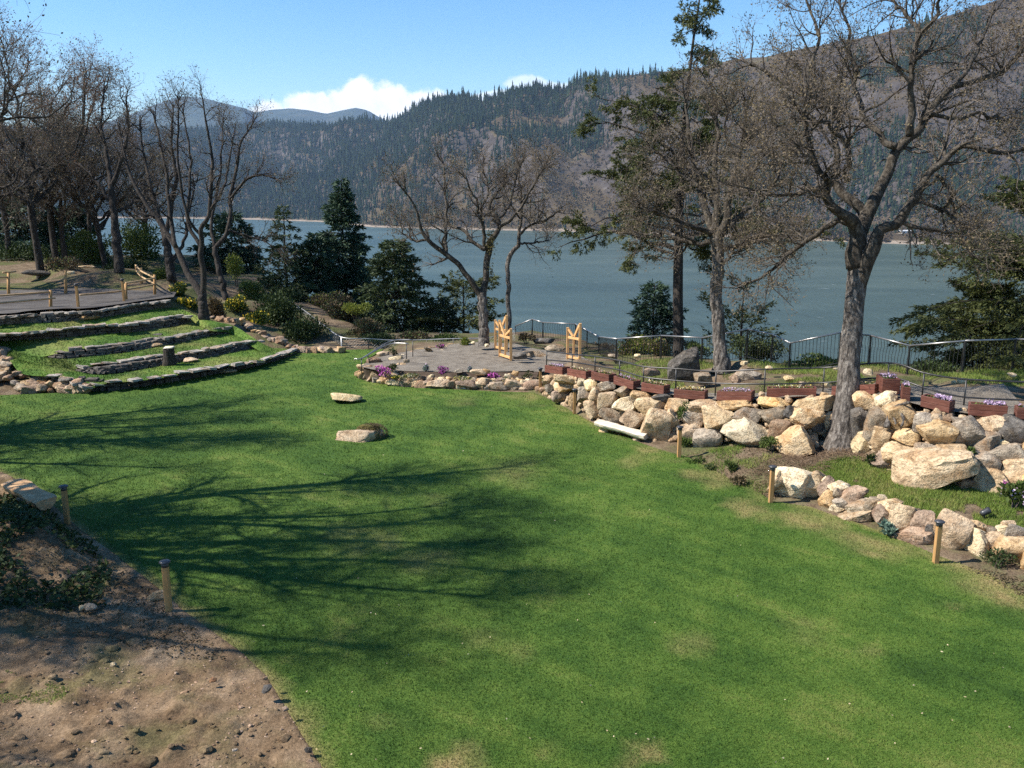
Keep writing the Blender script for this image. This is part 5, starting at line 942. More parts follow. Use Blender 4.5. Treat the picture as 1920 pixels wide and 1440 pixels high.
def bare_tree(name, label, limbs, base, group=None, cat='tree', bark='bark_oak', twig='twig', bud='bud', lv=None, nbud=2, budl=.05, seed=1, m0=16, trunk_sides=12, budn=1.0, foot=None):
    """limbs: (points (m,3), radii (m)) lists; every limb is ramified down to twigs with buds"""
    global rng
    keep_rng = rng; rng = np.random.default_rng(seed); r = thing(name, label, cat, base, group)
    lv = lv or dict(n1=11, l1=2.0, n2=7, l2=.95, n3=6, l3=.42); P0 = np.array([l[0] for l in limbs]); R0 = np.array([l[1] for l in limbs]); big = [True] * len(limbs); st = np.array([l[2] if len(l) > 2 else .25 for l in limbs])
    mb = MB(); lm = MB(); limbm = 'bark_limb' if bark == 'bark_oak' else bark
    for p, q, st_ in zip(P0, R0, st):                                              # knobbly limbs
        p2 = resample(p, 40); r2 = resample(np.column_stack([q, q * 0, q * 0]) if False else np.column_stack([np.linspace(0, 1, len(q)), q, q * 0]), 40)[:, 1]; r2 = np.interp(np.linspace(0, 1, 40), np.linspace(0, 1, len(q)), q); r2 = r2 * (1 + .16 * fbm(v3(p2[:, 0] * 2.2, p2[:, 1] * 2.2, p2[:, 2] * 2.2), 3))
        if q.max() > .2 and st_ >= 1:
            p2 = resample(p, 150); r2 = np.interp(np.linspace(0, 1, 150), np.linspace(0, 1, len(q)), q)
            tubes(mb, p2, r2, 44, True, disp=lambda V: fbm(V * [2.2, 2.2, 1.1], 3) * .09 + np.abs(fbm(V * [15, 15, 3.6], 3)) * .06)
        else: tubes(mb if st_ >= 1 else lm, p2, r2, trunk_sides, True)
    PA, RA = [], []
    for p, q, s in zip(P0, R0, st):
        if s >= 1: continue
        a, b = grow(p[None], q[None], lv['n1'], .95, lv['l1'], 9, .20, .10, .55, s, .006); PA.append(a); RA.append(b); a, b = grow(p[None, -5:], q[None, -5:], 3, .5, lv['l1'], 9, .20, .12, .8, .5, .006); PA.append(a); RA.append(b)
    P1 = np.concatenate(PA); R1 = np.concatenate(RA); tubes(lm, P1, R1, 6); mb.build('trunk', M[bark], r); lm.build('limbs', M[limbm], r)
    P2, R2 = grow(P1, R1, lv['n2'], .9, lv['l2'], 6, .24, .10, .55, .12, .004); P3, R3 = grow(P2, R2, lv['n3'], .8, lv['l3'], 4, .22, .12, .6, .1, .0028)
    mb = MB(); tubes(mb, P2, R2, 4); tubes(mb, P3, R3, 3); cr = mb.build('crown', M[twig], r)
    if nbud:
        mb = MB(); E = P3[rng.uniform(0, 1, len(P3)) < budn]; C = np.concatenate([E[:, -1]] + [E[:, rng.integers(1, 4)] for _ in range(nbud - 1)]); D = np.concatenate([E[:, -1] - E[:, -2]] * nbud); C = C + rng.normal(0, .015, C.shape)
        kites(mb, C, nrm(D) + rng.normal(0, .6, D.shape), budl * rng.uniform(.6, 1.4, len(C)), budl * .6); mb.build('buds', M[bud], cr, False)
    rng = keep_rng; return r
def foot(p, r0, t=None):
    """root flare under a trunk that starts at p"""
    mb_p = np.array([p - [0, 0, .5], p - [0, 0, .05], p + [0, 0, .12], p + [0, 0, .35], p + [0, 0, .8]]); return mb_p, np.array([r0 * 1.7, r0 * 1.5, r0 * 1.22, r0 * 1.08, r0 * 1.0])
def base_at(u, v, t): return PD(u, v, t)

# --- the big oak in front of the boulder wall
T0 = 22.0
def OL(*pts, s=.25, gn=.03, t0=T0):
    n = len(pts); pts = [(p[0], p[1], p[2], p[3] if len(p) > 3 else None) for p in pts]; d0 = pts[0][3] or 0.0; d1 = pts[-1][3] if pts[-1][3] is not None else d0
    pts = [(u, v, w, d0 + (d1 - d0) * i / (n - 1)) for i, (u, v, w, d) in enumerate(pts)]; a, b = limb_world([(p[0], p[1], p[2] * (.86 if p[2] < 33 else 1), p[3]) for p in pts], t0, 16, gn); return (a, b, s)
oak = [OL((1575, 866, 84), (1577, 845, 64), (1579, 820, 50), (1584, 785, 43), (1590, 715, 38), (1597, 640, 35), (1602, 580, 34), (1606, 540, 34), (1609, 512, 36), (1611, 480, 37), (1611, 452, 31), (1610, 432, 24), s=1, gn=.0),
       OL((1606, 500, 38), (1604, 462, 33), (1610, 433, 31), (1600, 416, 27), (1573, 400, 22), (1549, 376, 19), (1545, 358, 17), (1556, 340, 15), (1535, 318, 14), (1527, 297, 13), (1519, 265, 12), (1512, 240, 10), (1503, 214, 8), (1482, 185, 6, -1.2), s=.4),
       OL((1611, 430, 28), (1617, 400, 24), (1593, 370, 20), (1563, 343, 17), (1568, 300, 14), (1570, 250, 12), (1563, 207, 11), (1507, 173, 10), (1453, 143, 8), (1408, 118, 5, 1.5), s=.3),
       OL((1612, 440, 30), (1630, 402, 28), (1635, 372, 26), (1648, 360, 25), (1663, 333, 23), (1671, 308, 22), (1681, 282, 21), (1702, 258, 20), (1728, 240, 18), (1744, 213, 16), (1760, 187, 15), (1788, 163, 13), (1828, 152, 11), (1861, 142, 10), (1893, 122, 8), (1918, 80, 6, .8), s=.35),
       OL((1706, 254, 18), (1711, 213, 16), (1709, 180, 14), (1708, 143, 12), (1711, 100, 11), (1724, 67, 10), (1748, 48, 9), (1761, 28, 8), (1768, -8, 6), (1775, -60, 4, -1.4), s=.25),
       OL((1723, 67, 9), (1712, 42, 8), (1690, 22, 7), (1667, -4, 5), (1640, -50, 3, 1), s=.2),
       OL((1680, 275, 16), (1654, 266, 14), (1640, 240, 13), (1624, 226, 12), (1617, 200, 11), (1607, 178, 10), (1600, 156, 9), (1607, 132, 8), (1591, 92, 7), (1594, 50, 6), (1572, -5, 4, 1.7), s=.25),
       OL((1609, 570, 12), (1615, 540, 22), (1625, 502, 32), (1638, 462, 31), (1652, 432, 26), (1673, 425, 23), (1688, 402, 21), (1708, 372, 19), (1731, 340, 17), (1758, 310, 15), (1788, 284, 13), (1814, 277, 12), (1847, 288, 10), (1874, 287, 9), (1922, 279, 7), (1975, 262, 4, -1.3), s=.3),
       OL((1716, 366, 10), (1748, 387, 9), (1780, 404, 8), (1800, 422, 7), (1808, 452, 5), (1826, 482, 3, -1.0), s=.2), OL((1754, 326, 9), (1778, 351, 8), (1784, 376, 7), (1791, 402, 5), (1812, 430, 3, .9), s=.2),
       OL((1604, 424, 17), (1572, 412, 14), (1547, 430, 12), (1520, 450, 11), (1493, 466, 9), (1466, 490, 8), (1437, 516, 6), (1393, 537, 4, 1.3), s=.35),
       OL((1560, 345, 13), (1536, 352, 11), (1513, 357, 11), (1480, 366, 9), (1445, 364, 7), (1422, 360, 6), (1385, 352, 4, -1.5), s=.2),
       OL((1511, 175, 9), (1518, 130, 8), (1532, 75, 7), (1527, 42, 6), (1514, 2, 5), (1500, -45, 3, .9), s=.2), OL((1590, 340, 14), (1588, 318, 13), (1592, 296, 12), (1585, 268, 10), (1560, 240, 8), (1530, 225, 7), (1490, 222, 5), (1455, 235, 3, -1.6), s=.2),
       OL((1790, 162, 9), (1815, 130, 8), (1832, 95, 7), (1850, 55, 5), (1862, 10, 4, 1.3), s=.2), OL((1745, 212, 9), (1780, 225, 8), (1830, 215, 7), (1880, 225, 5), (1930, 215, 4, 1.6), s=.2), OL((1625, 226, 8), (1590, 215, 7), (1555, 190, 6), (1520, 150, 5), (1490, 115, 3, 2.0), s=.2), OL((1515, 250, 7), (1480, 255, 6), (1450, 275, 5), (1420, 290, 3, 1.2), s=.2)]
p = PD(1577, 842, T0)
bigoak = bare_tree('oak_tree', 'big bare oak with a thick grey trunk in front of the boulder wall', oak, p, seed=5, lv=dict(n1=13, l1=1.55, n2=7, l2=.80, n3=6, l3=.36), nbud=2, budl=.060, trunk_sides=16)

# --- the second oak, behind the handrail
T2 = 28.0
def L2(*a, s=.2): return OL(*a, s=s, t0=T2)
oak2 = [L2((1352, 702, 36), (1351, 670, 30), (1349, 640, 28), (1345, 600, 26), (1343, 560, 25), (1346, 520, 25), (1346, 480, 26), (1342, 445, 27), s=1), L2((1341, 452, 22), (1325, 402, 16), (1310, 350, 13), (1300, 300, 10), (1291, 240, 8), (1286, 180, 4, 1.2)),
        L2((1345, 452, 22), (1366, 400, 17), (1372, 350, 14), (1386, 290, 10), (1400, 240, 7), (1392, 185, 4, -1.3)), L2((1343, 450, 20), (1346, 380, 15), (1340, 320, 12), (1346, 260, 9), (1340, 205, 7), (1334, 158, 4, .5)), L2((1350, 440, 16), (1392, 400, 12), (1430, 372, 9), (1458, 332, 7), (1475, 290, 4, 1.4)), L2((1336, 440, 14), (1292, 420, 10), (1242, 402, 8), (1195, 388, 4, -1.0)),
        L2((1310, 350, 9), (1270, 320, 7), (1240, 290, 5), (1215, 270, 3, 1.0)), L2((1347, 500, 8), (1372, 478, 6), (1388, 470, 4, -.6), s=.4), L2((1372, 350, 9), (1420, 310, 7), (1440, 260, 5), (1450, 215, 3, 1.5)), L2((1385, 300, 7), (1360, 250, 5), (1368, 200, 3, -1)), L2((1345, 470, 12), (1400, 455, 9), (1440, 440, 6), (1480, 445, 3, -.8)), L2((1340, 455, 12), (1290, 455, 9), (1250, 440, 7), (1210, 445, 3, 1.2))]
p = PD(1352, 700, T2); bare_tree('oak_tree', 'slender bare oak behind the handrail beside the grey boulder', oak2, p, seed=8, lv=dict(n1=11, l1=1.5, n2=7, l2=.85, n3=6, l3=.38), nbud=2, budl=.06)
# --- the stage oak with its thin neighbour
T3 = 36.0
def L3(*a, s=.2, t0=T3): return OL(*a, s=s, t0=t0, gn=.02)
oak3 = [L3((908, 648, 25), (907, 620, 20), (906, 590, 18), (904, 570, 17), (904, 550, 18), s=1), L3((904, 556, 15), (887, 533, 13), (873, 513, 12), (853, 490, 11), (836, 477, 11), (818, 463, 10), (800, 447, 9), (788, 428, 7), (784, 406, 6), (776, 386, 5), (760, 360, 4), (742, 340, 3, -1.2), s=.35), L3((836, 476, 9), (836, 450, 8), (837, 393, 6), (832, 358, 5), (833, 320, 4), (826, 292, 3, 1.0)),
        L3((905, 556, 15), (911, 525, 13), (912, 493, 14), (917, 463, 15), (921, 448, 13), (934, 430, 10), (932, 410, 9), (917, 393, 8), (923, 373, 7), (940, 350, 5), (950, 320, 3, 1.0), s=.4), L3((919, 455, 10), (906, 467, 9), (884, 450, 8), (870, 433, 7), (850, 425, 5), (835, 412, 4), (815, 405, 3, 1), s=.2), L3((908, 462, 8), (907, 433, 7), (897, 402, 6), (895, 377, 5), (883, 358, 4), (872, 330, 3, -1), s=.2),
        L3((934, 428, 7), (965, 405, 6), (985, 375, 5), (1005, 340, 4), (1020, 310, 3, -1.2), s=.15), L3((933, 412, 6), (955, 385, 5), (965, 345, 4), (975, 300, 3, 1), s=.15), L3((800, 447, 6), (780, 452, 5), (760, 440, 4), (748, 420, 3, .8), s=.2), L3((897, 400, 5), (915, 360, 4), (905, 315, 3, .5), s=.15)]
p = PD(908, 646, T3); so = bare_tree('oak_tree', 'mossy bare oak with two diverging stems at the back of the gravel pad', oak3, p, seed=13, lv=dict(n1=10, l1=1.35, n2=6, l2=.75, n3=6, l3=.36), nbud=1, budl=.07, budn=.8)
c = PD(921, 452, T3 - .12); mb = MB(); q = rng.normal(0, 1, (260, 3)) * [.10, .10, .28] + c; kites(mb, q, rng.normal(0, 1, (260, 3)), .09, .04); q = rng.normal(0, 1, (160, 3)) * [.06, .06, .25] + PD(921, 512, T3 - .1); kites(mb, q, rng.normal(0, 1, (160, 3)), .08, .035); mb.build('moss', M['moss'], so, False)
oak4 = [L3((951, 640, 11), (955, 600, 10), (952, 560, 10), (953, 520, 10), (951, 493, 10), (960, 473, 10), (973, 460, 9), s=1, t0=38), L3((972, 462, 9), (974, 433, 7), (977, 400, 6), (977, 367, 5), (973, 333, 4), (978, 300, 3, .8), t0=38), L3((974, 440, 6), (993, 423, 5), (1023, 412, 4), (1050, 395, 3, -1), t0=38), L3((976, 380, 5), (1000, 350, 4), (1015, 315, 3, 1), t0=38), L3((972, 458, 5), (1000, 455, 4), (1030, 452, 2, .8), t0=38), L3((976, 410, 4), (955, 380, 3), (945, 350, 2, -.8), t0=38)]
bare_tree('oak_tree', 'thin crooked bare oak just behind the rear cedar gate', oak4, PD(951, 640, 38), seed=17, lv=dict(n1=8, l1=1.2, n2=6, l2=.7, n3=5, l3=.36), nbud=1, budl=.07, budn=.8)
# --- trees round the terraces
def L5(*a, s=.2, t0=38.0): return OL(*a, s=s, t0=t0, gn=.02)
o5 = [L5((383, 602, 22), (381, 575, 19), (379, 550, 18), s=1), L5((380, 558, 16), (370, 540, 15), (359, 525, 14), (343, 493, 13), (330, 463, 12), (312, 438, 11), (298, 415, 10), (268, 373, 8), (241, 317, 6), (229, 268, 4), (222, 225, 2, 1.5), s=.4), L5((380, 556, 14), (381, 520, 13), (377, 487, 12), (377, 453, 11), (374, 432, 10), (392, 400, 9), (397, 350, 8), (397, 283, 6), (384, 215, 4), (378, 175, 2, -1), s=.35),
      L5((330, 463, 9), (322, 430, 9), (313, 340, 7), (300, 267, 5), (287, 207, 3, 1), s=.2), L5((377, 465, 9), (358, 430, 8), (352, 380, 7), (358, 320, 5), (352, 260, 4), (340, 195, 2, .5), s=.2), L5((376, 440, 7), (350, 400, 6), (333, 300, 5), (334, 233, 4), (334, 170, 2, -1.4), s=.2), L5((393, 398, 6), (420, 350, 5), (430, 300, 4), (440, 240, 2, 1.2), s=.2)]
bare_tree('oak_tree', 'bare tree forking low at the right end of the terraces', o5, PD(383, 600, 38), seed=21, bark='bark_dark', twig='twig_dark', lv=dict(n1=9, l1=1.3, n2=6, l2=.8, n3=5, l3=.4), nbud=1, budl=.07, budn=.7)
o6 = [L5((424, 566, 14, 0), (417, 530, 13), (409, 500, 12), (402, 463, 11), s=1, t0=43), L5((402, 466, 10), (428, 432, 9), (433, 367, 8), (446, 300, 6), (453, 267, 5), (480, 220, 2, 1), s=.3, t0=43), L5((432, 372, 6), (466, 334, 5), (500, 330, 4), (525, 340, 2, -1), s=.2, t0=43), L5((403, 465, 8), (396, 420, 7), (410, 350, 5), (415, 280, 4), (420, 220, 2, 1.2), s=.25, t0=43), L5((430, 430, 5), (455, 440, 4), (490, 450, 3), (520, 470, 2, .6), s=.3, t0=43)]
bare_tree('oak_tree', 'leaning bare tree standing among yellow flowering shrubs behind the forked tree', o6, PD(424, 566, 43), seed=22, bark='bark_dark', twig='twig_dark', lv=dict(n1=8, l1=1.4, n2=6, l2=.85, n3=5, l3=.42), nbud=1, budl=.08, budn=.7)
o7 = [L5((322, 528, 20), (317, 490, 18), (310, 445, 15), s=1, t0=44), L5((310, 450, 13), (296, 400, 11), (280, 340, 8), (268, 280, 5), (262, 220, 3, 1), s=.2, t0=44), L5((311, 448, 12), (320, 390, 10), (330, 330, 8), (322, 260, 5), (325, 195, 3, -1), s=.2, t0=44), L5((318, 495, 9), (345, 455, 7), (352, 410, 6), (365, 350, 3, 1), s=.25, t0=44)]
bare_tree('oak_tree', 'straight dark bare tree right behind the cedar rail corner', o7, PD(322, 528, 44), seed=23, bark='bark_dark', twig='twig_dark', lv=dict(n1=8, l1=1.5, n2=6, l2=.9, n3=5, l3=.42), nbud=1, budl=.08, budn=.7)
o8 = [L5((224, 512, 22), (221, 470, 18), (216, 433, 16), (211, 380, 13), (208, 345, 12), s=1, t0=45), L5((208, 350, 11), (200, 290, 9), (190, 230, 6), (196, 160, 3, 1), s=.1, t0=45), L5((209, 350, 10), (228, 300, 8), (240, 240, 6), (236, 180, 3, -1), s=.1, t0=45), L5((212, 385, 8), (180, 340, 6), (150, 310, 4), (120, 300, 2, 1), s=.2, t0=45), L5((214, 400, 7), (250, 380, 6), (285, 350, 4, 1), s=.2, t0=45)]
bare_tree('oak_tree', 'bare tree with a bare straight trunk behind the gravel platform', o8, PD(224, 510, 45), seed=24, bark='bark_dark', twig='twig_dark', lv=dict(n1=9, l1=1.6, n2=6, l2=.95, n3=5, l3=.45), nbud=1, budl=.09, budn=.8)

def auto_oak(seed, h=10.0, spread=4.5, forks=6, r0=.26, trunk=.32):
    """a free-standing leafless oak about its own base"""
    g = np.random.default_rng(seed); top = np.array([g.normal(0, .3), g.normal(0, .3), h * trunk]); L = [(resample(np.array([[0, 0, -.4], [.05, 0, .2], top * .5 + g.normal(0, .06, 3), top]), 16), np.interp(np.linspace(0, 1, 16), [0, .2, 1], [r0 * 1.5, r0 * 1.05, r0 * .85]), 1)]
    for k in range(forks):
        a = 2 * math.pi * k / forks + g.normal(0, .4); rr = spread * g.uniform(.55, 1.05); zt = h * g.uniform(.72, 1.02) - rr * .25; e = np.array([math.cos(a) * rr, math.sin(a) * rr, zt]); st = top * g.uniform(.75, 1.0); mid = st * .45 + e * .55 + np.array([0, 0, -h * .05]) + g.normal(0, .35, 3); q = st * .75 + e * .25 + g.normal(0, .2, 3)
        L.append((resample(np.array([st, q, mid, e * .8 + mid * .2 + g.normal(0, .3, 3), e]), 16) + np.concatenate([np.zeros((1, 3)), g.normal(0, .06, (15, 3))]), np.linspace(r0 * .55, .02, 16), .15))
    return L
def put(o, base, rz=0.0, sc=1.0):
    o.location = tuple(base); o.rotation_euler = (0, 0, rz); o.scale = (sc, sc, sc); return o
def dup(o, parent=None):
    c = o.copy(); COL.objects.link(c)
    if parent is not None: c.parent = parent
    for ch in list(o.children): dup(ch, c)
    return c
Z0 = (0., 0., 0.)
bgA = bare_tree('bare_tree', 'tall bare tree with reddish buds at the left edge of the picture', auto_oak(31, 12, 4.6, 8, .17, .34), Z0, 'bare trees behind the terraces', bark='bark_dark', twig='twig', bud='bud_red', seed=31, lv=dict(n1=10, l1=1.9, n2=7, l2=1.0, n3=7, l3=.5), nbud=2, budl=.075)
bgB = bare_tree('bare_tree', 'broad bare tree with dense olive twigs left of the gravel platform', auto_oak(32, 10, 4.4, 8, .16, .32), Z0, 'bare trees behind the terraces', bark='bark_dark', twig='twig', bud='bud', seed=32, lv=dict(n1=10, l1=1.8, n2=7, l2=1.0, n3=7, l3=.5), nbud=2, budl=.075)
def place(proto, used, u, t, ztop_v, rz, label, hgt):
    o = proto if not used else dup(proto); x = PD(u, 400, t); base = np.array([x[0], x[1], float(gz(x[0], x[1]))]); top = PD(u, ztop_v, t)[2]; o['label'] = label; return put(o, base, rz, (top - base[2]) / hgt)
place(bgA, False, 62, 46, 45, .3, 'tallest reddish bare tree at the back of the left side, beyond the gravel platform', 12); place(bgB, False, 112, 50, 190, 1.2, 'broad bare tree with olive twigs whose trunk stands behind the left cedar rails', 10)
place(bgA, True, 8, 52, 150, 2.4, 'bare tree with rusty twigs just inside the left edge of the picture', 12); place(bgB, True, -60, 42, 110, 3.6, 'bare tree leaning in from the left edge with long level branches', 10); place(bgA, True, 165, 56, 190, 4.4, 'farther bare tree between the tall reddish one and the straight trunk', 12); place(bgB, True, 265, 55, 235, 5.2, 'small bare tree behind the light green bushes of the bank', 10); place(bgA, True, 95, 50, 95, 5.6, 'bare tree with a rusty crown between the tallest one and the broad olive one', 12); place(bgB, True, 190, 50, 200, 2.9, 'bare tree whose crown overlaps the straight trunk behind the platform', 10); place(bgA, True, -25, 54, 60, 1.9, 'tall bare tree cut by the left edge, behind the leaning one', 12)
place(bgB, True, 30, 60, 230, .7, 'background bare tree low behind the left cedar rails', 10)
# --- two oaks just outside the left edge: their branches reach into the picture and their shadows lie across the lawn
def SH(pts, r0, s=.2): n = len(pts); return (resample(np.array(pts, float), 16), np.linspace(r0, .02, 16), s)
bx_, by_ = -16.6, 16.0; bz_ = float(gz(bx_, by_))
near = [(resample(np.array([[0, 0, -.4], [0, 0, .5], [.15, .05, 1.6], [.4, .1, 3.0]]), 16), np.linspace(.48, .34, 16), 1), SH([[.4, .1, 3.0], [1.4, -.5, 4.1], [2.6, -1.3, 5.4], [4.0, -2.2, 6.6], [5.2, -2.8, 7.6]], .20), SH([[.4, .1, 2.9], [1.3, .6, 4.4], [2.2, 1.6, 6.0], [3.6, 2.3, 7.6], [4.4, 2.8, 9.2]], .21), SH([[.35, .1, 2.8], [.7, -.2, 4.8], [.9, -.7, 6.8], [1.6, -.8, 8.8], [2.0, -1.2, 10.8]], .22),
        SH([[.4, .1, 3.1], [.2, .6, 5.0], [-.3, 1.2, 7.0], [.4, 1.7, 9.0], [.8, 2.0, 10.6]], .18), SH([[.3, .1, 2.6], [-.8, -.4, 4.0], [-2.0, -1.2, 5.6], [-2.6, -1.8, 7.4]], .17), SH([[.3, .1, 2.6], [1.8, .2, 3.6], [3.2, .5, 4.6], [4.6, .4, 5.7], [5.6, .8, 6.6]], .16), SH([[.3, .1, 2.9], [.5, -1.3, 4.2], [.9, -2.6, 5.4], [1.8, -3.6, 6.8], [2.2, -4.2, 8.0]], .17), SH([[1.3, -.4, 4.0], [2.4, .2, 5.6], [3.5, -.2, 7.2], [4.0, .3, 8.8]], .12), SH([[.6, 0, 4.4], [1.9, -1.2, 6.6], [2.8, -1.6, 8.6], [3.0, -2.2, 10.2]], .13)]
shA = bare_tree('oak_tree', 'bare oak outside the left edge whose twigs hang into the upper left corner', near, Z0, seed=41, lv=dict(n1=15, l1=1.8, n2=10, l2=1.05, n3=9, l3=.5), nbud=1, budl=.05)
put(shA, (bx_, by_, bz_), .05, 1.28)
shB = dup(shA); shB['label'] = 'bare oak farther out beyond the left edge that throws its shadow on the terraces'; shC = dup(shA); shC['label'] = 'bare oak nearest the camera outside the left edge, throwing the lower shadow on the lawn'; put(shC, (-16.2, 12.6, float(gz(-16.2, 12.6))), 4.3, 1.22)
put(shB, (-21.5, 22.6, float(gz(-21.5, 22.6))), .5, 1.0)

# ------------------------------------------------------------------ conifers
def spray(mb, Pn, per_m, tl, tw, side=.35, droop=.25, smin=.15, fan=3):
    """needle tufts along branches: flat sprays either side, hanging a little"""
    n, m, _ = Pn.shape; L = np.linalg.norm(np.diff(Pn, axis=1), axis=2).sum(1); cnt = np.maximum(2, (L * per_m).astype(int)); i = np.repeat(np.arange(n), cnt); s = smin + (1 - smin) * rng.uniform(0, 1, len(i)) ** .8; k = s * (m - 1); k0 = np.minimum(k.astype(int), m - 2); f = (k - k0)[:, None]; p = Pn[i, k0] * (1 - f) + Pn[i, k0 + 1] * f
    T = nrm(Pn[i, k0 + 1] - Pn[i, k0]); S_ = nrm(np.cross(T, np.broadcast_to([0, 0, 1.], T.shape))); q = rng.uniform(-1, 1, len(i)); wid = side * L[i] * (1.05 - s) + .10; p = p + S_ * (q * wid)[:, None] + T * (np.abs(q) * wid * .5)[:, None] - np.array([0, 0, 1.]) * (np.abs(q) * wid * droop)[:, None] + rng.normal(0, .04, p.shape)
    D = T + S_ * (np.sign(q) * rng.uniform(.2, 1.1, len(i)))[:, None] - np.array([0, 0, 1.]) * (droop * rng.uniform(0, 1.2, len(i)))[:, None] + rng.normal(0, .25, p.shape); kites(mb, p, D, tl * rng.uniform(.6, 1.4, len(i)), tw, fan, .55)
def conifer(name, label, top, base, radius, mat_, seed, nbr=150, c0=.08, per_m=16, tl=.30, tw=.075, droop=.35, rise=.15, pw=.85, jit=.35, bark='bark_dark', group=None, gap=.0, cat='conifer', lean=(0, 0)):
    global rng
    keep = rng; rng = np.random.default_rng(seed); base = np.asarray(base, float); top = np.asarray(top, float); H = top[2] - base[2]; r = thing(name, label, cat, base, group); r0 = max(.05, H * .016)
    zz = np.linspace(0, 1, 14); ax = base[None] + (top - base)[None] * zz[:, None] + np.column_stack([np.sin(zz * 5 + seed) * .02 * H * .3, np.cos(zz * 4 + seed) * .02 * H * .3, 0 * zz]) * np.sin(np.pi * zz)[:, None]
    mb = MB(); tubes(mb, ax, r0 * (1 - zz) ** .85 + .012, 8)
    f = c0 + (1 - c0) * np.sort(rng.uniform(0, 1, nbr) ** .9); 
    if gap: f = f[fbm(v3(f * 9, f * 0 + seed), 2) > -gap]
    n = len(f); a = np.arange(n) * 2.399 + rng.normal(0, .5, n); g = (f - c0) / (1 - c0); L = radius * np.clip(1 - g, 0, 1) ** pw * (1 + rng.normal(0, jit, n)).clip(.35, 1.7) * np.where(g < .12, .75 + g * 2, 1) + .12
    s = np.linspace(0, 1, 7)[None]; x = L[:, None] * s; dz = rise * x * (1 + 1.6 * g[:, None]) - droop * L[:, None] * s ** 2 * (1 - .6 * g[:, None]); st = np.stack([np.interp(f, zz, ax[:, k]) for k in range(3)], -1)
    Pn = st[:, None, :] + np.stack([np.cos(a)[:, None] * x, np.sin(a)[:, None] * x, dz], -1); Pn[:, 1:] += rng.normal(0, .035, (n, 6, 3)) * L[:, None, None] * .6
    tubes(mb, Pn, np.maximum(.006, r0 * .22 * (L / radius)[:, None] * (1 - .8 * s)), 4); mb.build('trunk', M[bark], r); mb = MB(); spray(mb, Pn, per_m, tl, tw, droop=droop); mb.build('crown', M[mat_], r, False); rng = keep; return r
def con(label, u, vt, vb, t, hw, mat_, seed, name='fir_tree', deep=0.0, **k):
    top = PD(u, vt, t); x = top.copy(); b = float(gz(top[0], top[1])); bz = min(PD(u, vb, t)[2], max(b, PD(u, vb, t)[2] - 6)); H = top[2] - bz; base = np.array([top[0], top[1], min(bz, b if b > bz - 8 else bz)]); return conifer(name, label, top, base, hw * t / FPX, mat_, seed, **k)
con('big dense dark fir behind the shrubby bank, tallest of the row by the river', 640, 336, 640, 50, 66, 'fir', 51, nbr=300, per_m=26, tl=.32, tw=.08, pw=.8, c0=.12, rise=.12)
con('slim sparse fir left of the big dense fir', 531, 388, 600, 48, 54, 'fir_mid', 52, nbr=110, per_m=24, tl=.28, tw=.065, gap=.14, c0=.12)
con('low dark fir filling in between the slim fir and the big one', 590, 440, 610, 49, 46, 'fir', 53, nbr=130, per_m=16, tl=.38, tw=.11, pw=.6)
con('rounded mid green fir right of the big dense fir', 738, 452, 660, 44, 68, 'fir_mid', 54, nbr=190, per_m=26, tl=.27, tw=.065, pw=.5, jit=.3, c0=.12)
con('loose olive fir behind the stage oak', 868, 522, 670, 45, 84, 'fir_olive', 55, nbr=80, per_m=24, tl=.26, tw=.06, gap=.12, pw=.55, rise=.3)
con('young dark fir below the pad, left of the loose olive fir', 826, 560, 670, 46, 42, 'fir', 56, nbr=70, per_m=14, tl=.34, tw=.09, pw=.5)
con('small dark fir behind the black fence left of the tall trunk', 1228, 528, 665, 40, 72, 'fir', 57, nbr=150, per_m=30, tl=.24, tw=.055, pw=.7, c0=.1, rise=.22)
con('olive young fir behind the fence right of the second oak', 1395, 540, 700, 33, 66, 'fir_olive', 58, nbr=60, per_m=30, tl=.18, tw=.036, gap=.14, pw=.5, rise=.45, droop=.15)
con('dark fir behind the leaning tree at the left of the river', 432, 405, 560, 55, 62, 'fir', 59, nbr=130, per_m=13, tl=.42, tw=.12, pw=.5)
con('dark fir in the shade behind the left cedar rails', 40, 375, 500, 58, 75, 'fir', 60, nbr=110, per_m=12, tl=.45, tw=.13, pw=.5)
con('dark fir behind the gravel platform, right of the one at the edge', 128, 390, 500, 60, 55, 'fir', 61, nbr=100, per_m=12, tl=.45, tw=.13, pw=.5)
con('large olive fir at the right edge beyond the fence', 1985, 340, 720, 28.5, 215, 'fir_olive', 62, nbr=330, per_m=52, tl=.18, tw=.042, pw=.55, c0=.06, rise=.22, jit=.4, gap=.10)
con('low olive fir behind the last fence bays', 1855, 545, 720, 30, 95, 'fir_olive', 63, nbr=170, per_m=50, tl=.18, tw=.042, pw=.45, rise=.3, gap=.1)
